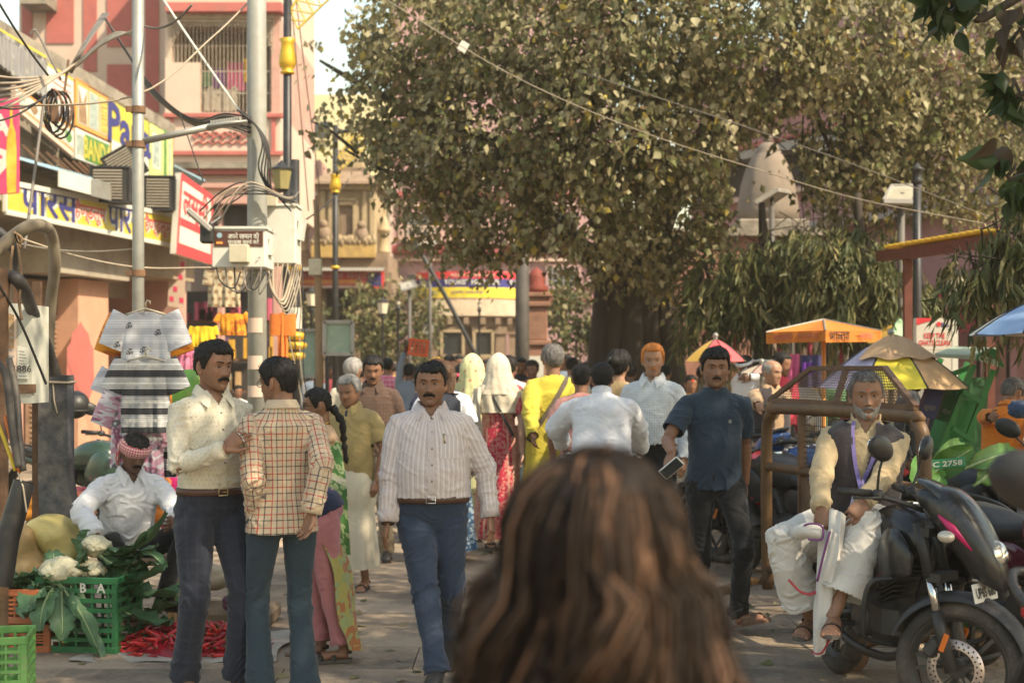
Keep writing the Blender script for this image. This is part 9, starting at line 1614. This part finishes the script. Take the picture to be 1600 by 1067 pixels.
# TREES
def leaf_mat(name,cols,rough=.55,trans=.32):
 ""
 m=bpy.data.materials.new(name);m.use_nodes=True;nt=m.node_tree;b=nt.nodes['Principled BSDF'];N=nt.nodes.new;L=nt.links.new
 at=N('ShaderNodeAttribute');at.attribute_name='pat';sp=N('ShaderNodeSeparateXYZ');L(at.outputs['Vector'],sp.inputs[0]);cr=N('ShaderNodeValToRGB');cr.color_ramp.interpolation='CONSTANT';e=cr.color_ramp.elements
 tot=sum(w for w,c in cols);x=0
 for i,(w,c)in enumerate(cols):
  el=e[i]if i<2 else e.new(x);el.position=x;el.color=(*c,1);x+=w/tot
 L(sp.outputs[0],cr.inputs[0]);L(cr.outputs[0],b.inputs['Base Color']);b.inputs['Roughness'].default_value=rough;b.inputs['Specular IOR Level'].default_value=.3
 tr=N('ShaderNodeBsdfTranslucent');L(cr.outputs[0],tr.inputs[0]);mx=N('ShaderNodeMixShader');mx.inputs[0].default_value=trans;out=nt.nodes['Material Output'];L(b.outputs[0],mx.inputs[1]);L(tr.outputs[0],mx.inputs[2]);L(mx.outputs[0],out.inputs[0]);MATS[name]=m;return m
PEEPAL=leaf_mat('peepal_leaf',[(1.0,(.18,.12,.055)),(2.5,(.105,.115,.042)),(3,(.150,.158,.055)),(5,(.200,.182,.088)),(5,(.268,.236,.122)),(4.5,(.35,.305,.170)),(3,(.44,.385,.23)),(.8,(.42,.33,.07))])
MANGO=leaf_mat('mast_leaf',[(5,(.085,.100,.036)),(4,(.135,.140,.055)),(3,(.21,.19,.080)),(2,(.050,.062,.024)),(1,(.31,.25,.10))],.45)
NEARL=leaf_mat('glossy_leaf',[(5,(.030,.052,.016)),(3,(.048,.078,.022)),(2,(.075,.052,.032)),(.8,(.12,.13,.03))],.38,.3)
SHRUB=leaf_mat('shrub_leaf',[(4,(.14,.15,.06)),(3,(.20,.18,.075)),(3,(.09,.105,.045)),(1.5,(.30,.25,.12))])
BARK=mat('bark',(.085,.066,.052),.95,.3,9,bump=.9,bscale=30,dirt=(.17,.135,.10),dscale=3,damt=.35,stretch=(1,1,.25));BARKD=mat('dark_bark',(.048,.037,.029),.95,.3,9,bump=.9,bscale=26,stretch=(1,1,.2));TWIG=mat('twig',(.16,.125,.085),.9,.2)
def leaf_quads(pos,dirs,nrmls,L,W,shape='ovate'):
 ""
 n=len(pos);d=dirs/np.linalg.norm(dirs,axis=1,keepdims=True);s=np.cross(d,nrmls);s/=(np.linalg.norm(s,axis=1,keepdims=True)+1e-9);u=np.cross(s,d);L=L[:,None];W=W[:,None];f=.40 if shape=='ovate' else.45
 V=np.stack([pos,pos+d*L*f+s*W/2+u*W*.14,pos+d*L-u*L*.10,pos+d*L*f-s*W/2+u*W*.14],1).reshape(-1,3)
 i=np.arange(n)*4;F=np.concatenate([np.stack([i,i+1,i+2],1),np.stack([i,i+2,i+3],1)]);return V,F
def rand_dirs(n,rs):v=rs.normal(size=(n,3));return v/np.linalg.norm(v,axis=1,keepdims=True)
TONE=[]
def foliage(blobs,per,rs,Lr=(.09,.15),asp=.72,droop=1.0,shell=.55,cluster=10,crad0=.22,keep=None,shape='ovate',strand=0.0):
 ""
 Ps,Ds,Ns,Tw=[],[],[],[];TONE.clear()
 for bb_ in blobs:
  c,r,w=bb_[:3];crad=bb_[3]if len(bb_)>3 else crad0
  m=int(per*w/cluster);q=rand_dirs(m,rs)*(shell+(1-shell)*rs.random((m,1)))**.6;cc=np.asarray(c)+q*np.asarray(r)
  for p,qq in zip(cc,q):
   k=cluster;ax=nrm(qq+np.array([0,0,-.35*droop])+.5*rs.normal(size=3));t=rs.random(k)
   if strand:off=np.outer(t,ax*crad*.5)+np.outer(t**1.4,[0,0,-strand*(.4+1.1*rs.random())])+rs.normal(size=(k,3))*.03
   else:off=np.outer(t,ax*crad*1.5)+rs.normal(size=(k,3))*crad*.42
   Ps.append(p+off);Ds.append(rs.normal(size=(k,3))*.55+np.array([0,0,-droop])+ax*.4);Tw.append((p-ax*crad,p+ax*crad*(.9 if not strand else.4)))
   Ns.append(rs.normal(size=(k,3))*.75+rs.normal(size=3)*.9);TONE.append(np.clip(.10+.80*rs.random()+.16*rs.normal(size=k),0,.999))
 Pp,D,Nn=np.concatenate(Ps),np.concatenate(Ds),np.concatenate(Ns)
 tn=np.concatenate(TONE)
 if keep is not None:kk=keep(Pp);Pp,D,Nn,tn=Pp[kk],D[kk],Nn[kk],tn[kk]
 TONE[:]=[tn]
 L=Lr[0]+(Lr[1]-Lr[0])*rs.random(len(Pp));return Pp,D,Nn,L,L*asp*(.85+.3*rs.random(len(Pp))),Tw
_LM={}
def leaf_shape(kind):
 ""
 if kind in _LM:return _LM[kind]
 prof=[(0,.02),(.08,.2),(.22,.36),(.42,.37),(.62,.24),(.78,.11),(1.0,.0)]if kind=='ovate' else[(0,.02),(.1,.07),(.3,.10),(.6,.08),(.85,.04),(1.0,0)]
 g=np.array([[(x,y*s,abs(y*s)*.35-.16*x*x+.02)for s in(-1,-.0,1)]for x,y in prof]);b=MB();b.grid(g);_LM[kind]=(np.concatenate(b.V),b.F);return _LM[kind]
def make_tree(name,label,base,blobs,per,mats_,rs,trunk=None,n_parts=300,kind='ovate',leafmat=None,group=None,cat='tree',bark=None,**kw):
 root=empty(name,base,0,label,cat,group);Pp,D,Nn,L,W,Tw=foliage(blobs,per,rs,shape=kind,**kw);B0=np.asarray(base,float)
 vis=(np.abs(Pp[:,0]/Pp[:,1])<.37)&(Pp[:,1]>1);pz=(Pp[:,2]-CH)/Pp[:,1];vis&=(pz<.262);sc=np.where(vis,L/np.maximum(Pp[:,1],.1),0);idx=np.argsort(-sc)[:n_parts];idx=idx[sc[idx]>0];rest=np.ones(len(Pp),bool);rest[idx]=False
 V,F=leaf_quads(Pp[rest]-B0,D[rest],Nn[rest],L[rest],W[rest],kind);me=mesh_from(V,F,None,False);set_vec(me,'pat',np.repeat(np.stack([TONE[0][rest],rs.random(rest.sum()),np.zeros(rest.sum())],1),4,0));me.materials.append(leafmat)
 o=bpy.data.objects.new('crown',me);COL.objects.link(o);o.parent=root;o['kind']='stuff'
 LV,LF=leaf_shape(kind);vm=[]
 for i in range(7):
  m2=mesh_from(LV*(1,1.0+.1*rs.random(),1),LF,None,True);set_vec(m2,'pat',np.tile([(i+.5)/7,0,0],(len(LV),1)));m2 .materials.append(leafmat);vm.append(m2)
 for j in idx:
  o=bpy.data.objects.new('leaf',vm[int(TONE[0][j]*6.99)]);COL.objects.link(o);o.parent=root;d=nrm(D[j]);s=nrm(np.cross(Nn[j],d));u=np.cross(d,s);M=np.eye(4);a=W[j]/(L[j]*(.72 if kind=='ovate' else.2));M[:3,0]=d*L[j];M[:3,1]=s*L[j]*min(1.3,max(.7,a));M[:3,2]=u*L[j];M[:3,3]=Pp[j]-B0;o.matrix_basis=Matrix(M)
 if trunk:
  b=MB()
  for pts,r in trunk[0]:b.tube(catmull(np.asarray(pts,float)-B0,5),np.interp(np.linspace(0,1,(len(pts)-1)*5+1),np.linspace(0,1,len(r)),r),12)
  b.build('trunk',bark or BARK,root,True);b=MB()
  for pts,r in trunk[1]:b.tube(catmull(np.asarray(pts,float)-B0,4),np.interp(np.linspace(0,1,(len(pts)-1)*4+1),[0,1],r),7)
  for a_,c_ in Tw[::3]:mid=(a_+c_)/2+rs.normal(size=3)*.04;b.tube([a_-B0,mid-B0,c_-B0],[.008,.006,.003],4,cap=False)
  o=b.build('branch',bark or BARK,root,True);o['kind']='stuff'
 return root
rs=np.random.default_rng(7)
def blob(px,py,d,rx_,ry_,w=1.0,dz=1.0):k=d/F_PX;return(P(px,py,d),(rx_*k,max(rx_,ry_)*k*dz,ry_*k),w*(rx_*ry_)/10000)
bl=[blob(*q)for q in((690,55,18.5,125,85),(840,40,18,150,110),(1000,50,17.5,150,115),(1170,40,17.5,150,115),(1330,40,18,140,110),(1470,70,19,120,120),(590,108,19.5,42,32,.45),(510,192,20,30,32,.45),(530,92,19.8,34,14,.5),(500,70,20,16,10,.5),(545,165,19.8,30,20,.4),(575,50,19.6,26,18,.5),(580,235,20,42,34,.45),(640,150,19,90,70),(660,240,18.8,80,70),(790,190,18.2,130,100),(950,185,17.6,135,110),(1085,200,17.8,95,105),(1300,190,18.5,105,95),(1420,200,19,105,95),(1500,250,19,80,80,.9),(690,330,19.2,62,50,.9),(780,310,18.8,95,78),(905,310,18.2,115,88),(1035,320,18.6,95,90),(1090,410,19.5,55,62,.9),(745,395,19.2,44,34,.8),(960,400,19.5,90,40,.7),(1350,280,19.5,110,60),(575,-5,19,40,18,.4),(1580,150,20,80,130))]
bl+=[blob(px,py,d,190,130,.45)for px,py,d in((720,-110,19.5),(980,-140,18.5),(1260,-130,19))]
def keep_p(p):
 px=800+p[:,0]/p[:,1]*F_PX;py=HZ-(p[:,2]-CH)/p[:,1]*F_PX;a=((px-1198)/62)**2+((py-290)/82)**2;return(a>1)|(rs.random(len(px))<.10)
T0=G(985,21.5)
def Q(px,py,d):return tuple(P(px,py,d))
tr=[([(T0[0]-.15,21.5,0),Q(975,480,21.5),Q(965,400,21),Q(930,300,20),Q(880,200,19)],(.46,.38,.30,.20,.10)),([(T0[0]+.45,21.6,0),Q(1010,470,21.5),Q(1020,380,21),Q(1060,280,20),Q(1120,170,19)],(.36,.30,.25,.18,.09)),([(T0[0]-.55,21.4,0),Q(950,500,21.3),Q(945,430,21),Q(900,380,20.5),Q(800,300,19.5)],(.30,.25,.2,.14,.06)),([(T0[0]+.9,21.4,0),Q(1040,500,21.4),Q(1035,430,21.2),Q(1050,380,20.5)],(.22,.17,.15,.1))]
br=[([Q(930,300,20),Q(800,230,19.5),Q(680,190,19.5),Q(560,130,19.8),Q(500,95,20)],(.13,.02)),([Q(800,230,19.5),Q(700,280,19.5),Q(610,270,19.8),Q(540,235,20)],(.08,.015)),([Q(560,240,20),Q(510,200,20),Q(485,190,20)],(.03,.01)),([Q(880,200,19),Q(800,90,18.5),Q(720,20,18.5)],(.1,.03)),([Q(900,230,19),Q(960,100,18),Q(1000,-60,18)],(.12,.05)),([Q(1120,170,19),Q(1240,110,18.5),Q(1400,60,19)],(.1,.03)),([Q(1080,250,20),Q(1180,150,19.5),Q(1330,165,19.5),Q(1480,200,19.5)],(.10,.02)),([Q(1020,380,21),Q(1090,400,20),Q(1110,440,19.6)],(.07,.02)),([Q(965,400,21),Q(860,390,20),Q(760,400,19.5)],(.09,.02)),([Q(1270,160,19.5),Q(1300,240,19.3),Q(1350,330,19)],(.04,.015))]
for k in range(9):x=940+k*13;br.append(([Q(x,330+(k%3)*25,21),Q(x+3*math.sin(k),430,21.2),Q(x+5*math.sin(k*2),540,21.3)],(.05+.02*(k%3),.03)))
for k in range(10):x=1255+k*16;br.append(([Q(x,180+20*(k%4),19),Q(x-3,280,19.1),Q(x+2,360+10*(k%3),19)],(.012,.006)))
make_tree('peepal_tree','huge dusty leaved tree with dark rooted trunk spreading over the square',T0,bl,2300,None,rs,(tr,br),leafmat=PEEPAL,keep=keep_p,droop=.9,bark=BARKD,Lr=(.062,.138),asp=.74)
def mast(label,px,d,blobs_,per,strand=.45,n_parts=150,Lr=(.14,.24)):
 g=G(px,d);tk=([([tuple(g),(g[0],d,1.4),(g[0]+.05,d,2.6),(g[0],d,3.8)],(.16,.14,.10,.04))],[])
 return make_tree('mast_tree',label,g,[blob(*q)for q in blobs_],per,None,rs,tk,n_parts=n_parts,kind='lance',leafmat=MANGO,strand=strand,cluster=14,crad0=.34,droop=1.5,asp=.19,Lr=Lr,shell=.35,bark=BARKD)
mast('dark weeping tree with hanging narrow leaves before the spire',1190,18.5,[(1180,430,18.5,100,62),(1110,470,18.6,62,40),(1230,390,18.5,62,42)],4200)
mast('broad weeping tree with hanging narrow leaves above the orange canopy',1340,17.5,[(1330,420,17.5,105,66),(1400,460,17.5,62,45),(1290,380,17.6,70,40)],4200)
mast('weeping tree with long pale green leaves at the right edge by the yellow roof',1690,11.2,[(1570,410,11.2,70,66),(1520,440,11.2,40,36),(1590,360,11.2,45,50),(1640,420,11.4,60,80)],1500,.30,200,(.12,.20))
NB=(7.2,4.6,0)
nb=[((7.2+2.6*math.cos(a),4.9+2.6*math.sin(a),6.6+.5*math.sin(3*a)),(1.9,1.9,1.0),3.0)for a in np.linspace(0,2*math.pi,8)[:-1]]+[((4.0,3.2,6.3),(1.9,1.7,.85),3),((3.4,5.6,6.3),(1.9,1.7,.8),3),((2.4,4.2,6.5),(1.5,1.6,.7),2.4),((4.4,7.6,6.4),(1.9,1.5,.75),2.8),((2.5,7.4,6.6),(1.5,1.4,.6),2.0),((1.4,6.0,6.9),(1.3,1.4,.55),1.4),((6.4,8.6,6.4),(2,1.6,.8),2.4),((1.2,3.4,6.8),(1.3,1.4,.6),1.5)]
nv=[(*blob(x,y,d,a,c)[:2],w,cr_)for x,y,d,a,c,w,cr_ in((1550,15,6.4,70,32,.050,.09),(1470,-2,6.6,40,14,.024,.08),(1592,125,6.0,16,26,.020,.06),(1596,255,5.8,14,50,.034,.06),(1650,180,6,30,140,.1,.1))]
ntr=([([NB,(7.1,4.7,2.2),(6.9,4.8,4.2),(6.5,5,6.4)],(.38,.32,.26,.12))],[([(6.9,4.8,4.2),(5.4,5.2,5.8),(3.4,5.2,6.5),(1.4,5.2,6.9)],(.14,.02)),([(6.9,4.8,4.4),(5.6,6.6,5.8),(4.0,8,6.5)],(.12,.02)),([(6.8,4.8,4.0),(5,3.6,5.6),(3,3,6.5)],(.12,.02)),([(7.0,4.8,4.0),(8.6,5.4,5.6),(9.5,6,6.6)],(.12,.02)),([(6.6,4.9,4.6),(4.2,5.6,4.6),Q(1600,-10,6.3),Q(1540,15,6.4)],(.05,.008)),([Q(1600,40,6.3),Q(1575,70,6.3),Q(1560,105,6.3)],(.010,.004)),([Q(1600,-10,6.3),Q(1500,-15,6.5),Q(1460,5,6.6)],(.02,.006)),([(6.6,4.9,3.8),(3.2,5.4,3.4),Q(1615,140,6),Q(1585,125,6)],(.03,.006)),([(6.6,4.9,3.4),(3.2,5.4,2.9),Q(1615,270,5.8),Q(1588,255,5.8)],(.03,.006))])
make_tree('shade_tree','tree overhead whose dark glossy leaves hang into the upper right corner',NB,nb+nv,1150,None,rs,ntr,leafmat=NEARL,n_parts=300,droop=.8,Lr=(.09,.16),asp=.55,cluster=9,crad0=.26)
for(px,d,bs,lb)in((640,40,[(640,520,40,34,40),(625,470,40,20,25),(660,490,40,22,30)],'pale leafy shrub left of the help desk porch'),(578,40,[(580,500,40,26,45),(572,455,40,18,22),(600,530,40,26,26)],'thin pale shrub by the far lamp before the stone arch'),(900,33,[(885,490,33,32,36),(905,520,33,24,30),(870,465,33,18,16)],'sunlit shrub between the stone pillar and the big trunk'),(475,40,[(478,505,40,16,30),(474,540,40,16,20)],'small green shrub beyond the lamp post on the left')):
 g=G(px,d);make_tree('shrub',lb,g,[blob(*q)for q in bs],5000,None,rs,([([tuple(g),(g[0],d,1.2),(g[0],d,2.4)],(.06,.05,.02))],[]),n_parts=0,leafmat=SHRUB,cat='shrub',Lr=(.10,.2),crad0=.3,droop=.5,shell=.3)
b=np.random.default_rng(3);n=800;pp=np.stack([b.uniform(-5,5,n),b.uniform(6.5,24,n),np.full(n,.006)],1);dd=b.normal(size=(n,3))*(1,1,.12);V,F=leaf_quads(pp,dd,np.tile([0,0,1.],(n,1))+b.normal(size=(n,3))*.25,b.uniform(.05,.12,n),b.uniform(.03,.07,n));V[:,2]=np.maximum(V[:,2],.004);me=mesh_from(V,F,None,False);set_vec(me,'pat',np.repeat(np.stack([b.random(n),b.random(n),b.random(n)],1),4,0));me.materials.append(PEEPAL);o=bpy.data.objects.new('fallen_leaves',me);COL.objects.link(o);tag(o,'dry fallen leaves and scraps scattered over the paving',None,None,'stuff')
b=MB();b.box((0,110,14),(270,290,30.2));hz_m=bpy.data.materials.new('haze');hz_m.use_nodes=True;nt=hz_m.node_tree;nt.nodes.remove(nt.nodes['Principled BSDF']);v=nt.nodes.new('ShaderNodeVolumePrincipled');v.inputs['Color'].default_value=(.94,.85,.70,1);v.inputs['Density'].default_value=.0016;v.inputs['Anisotropy'].default_value=.3;nt.links.new(v.outputs[0],nt.nodes['Material Output'].inputs['Volume']);tag(b.build('haze',hz_m),'warm dusty haze over the square',None,None,'stuff')
SC.cycles.volume_bounces=0
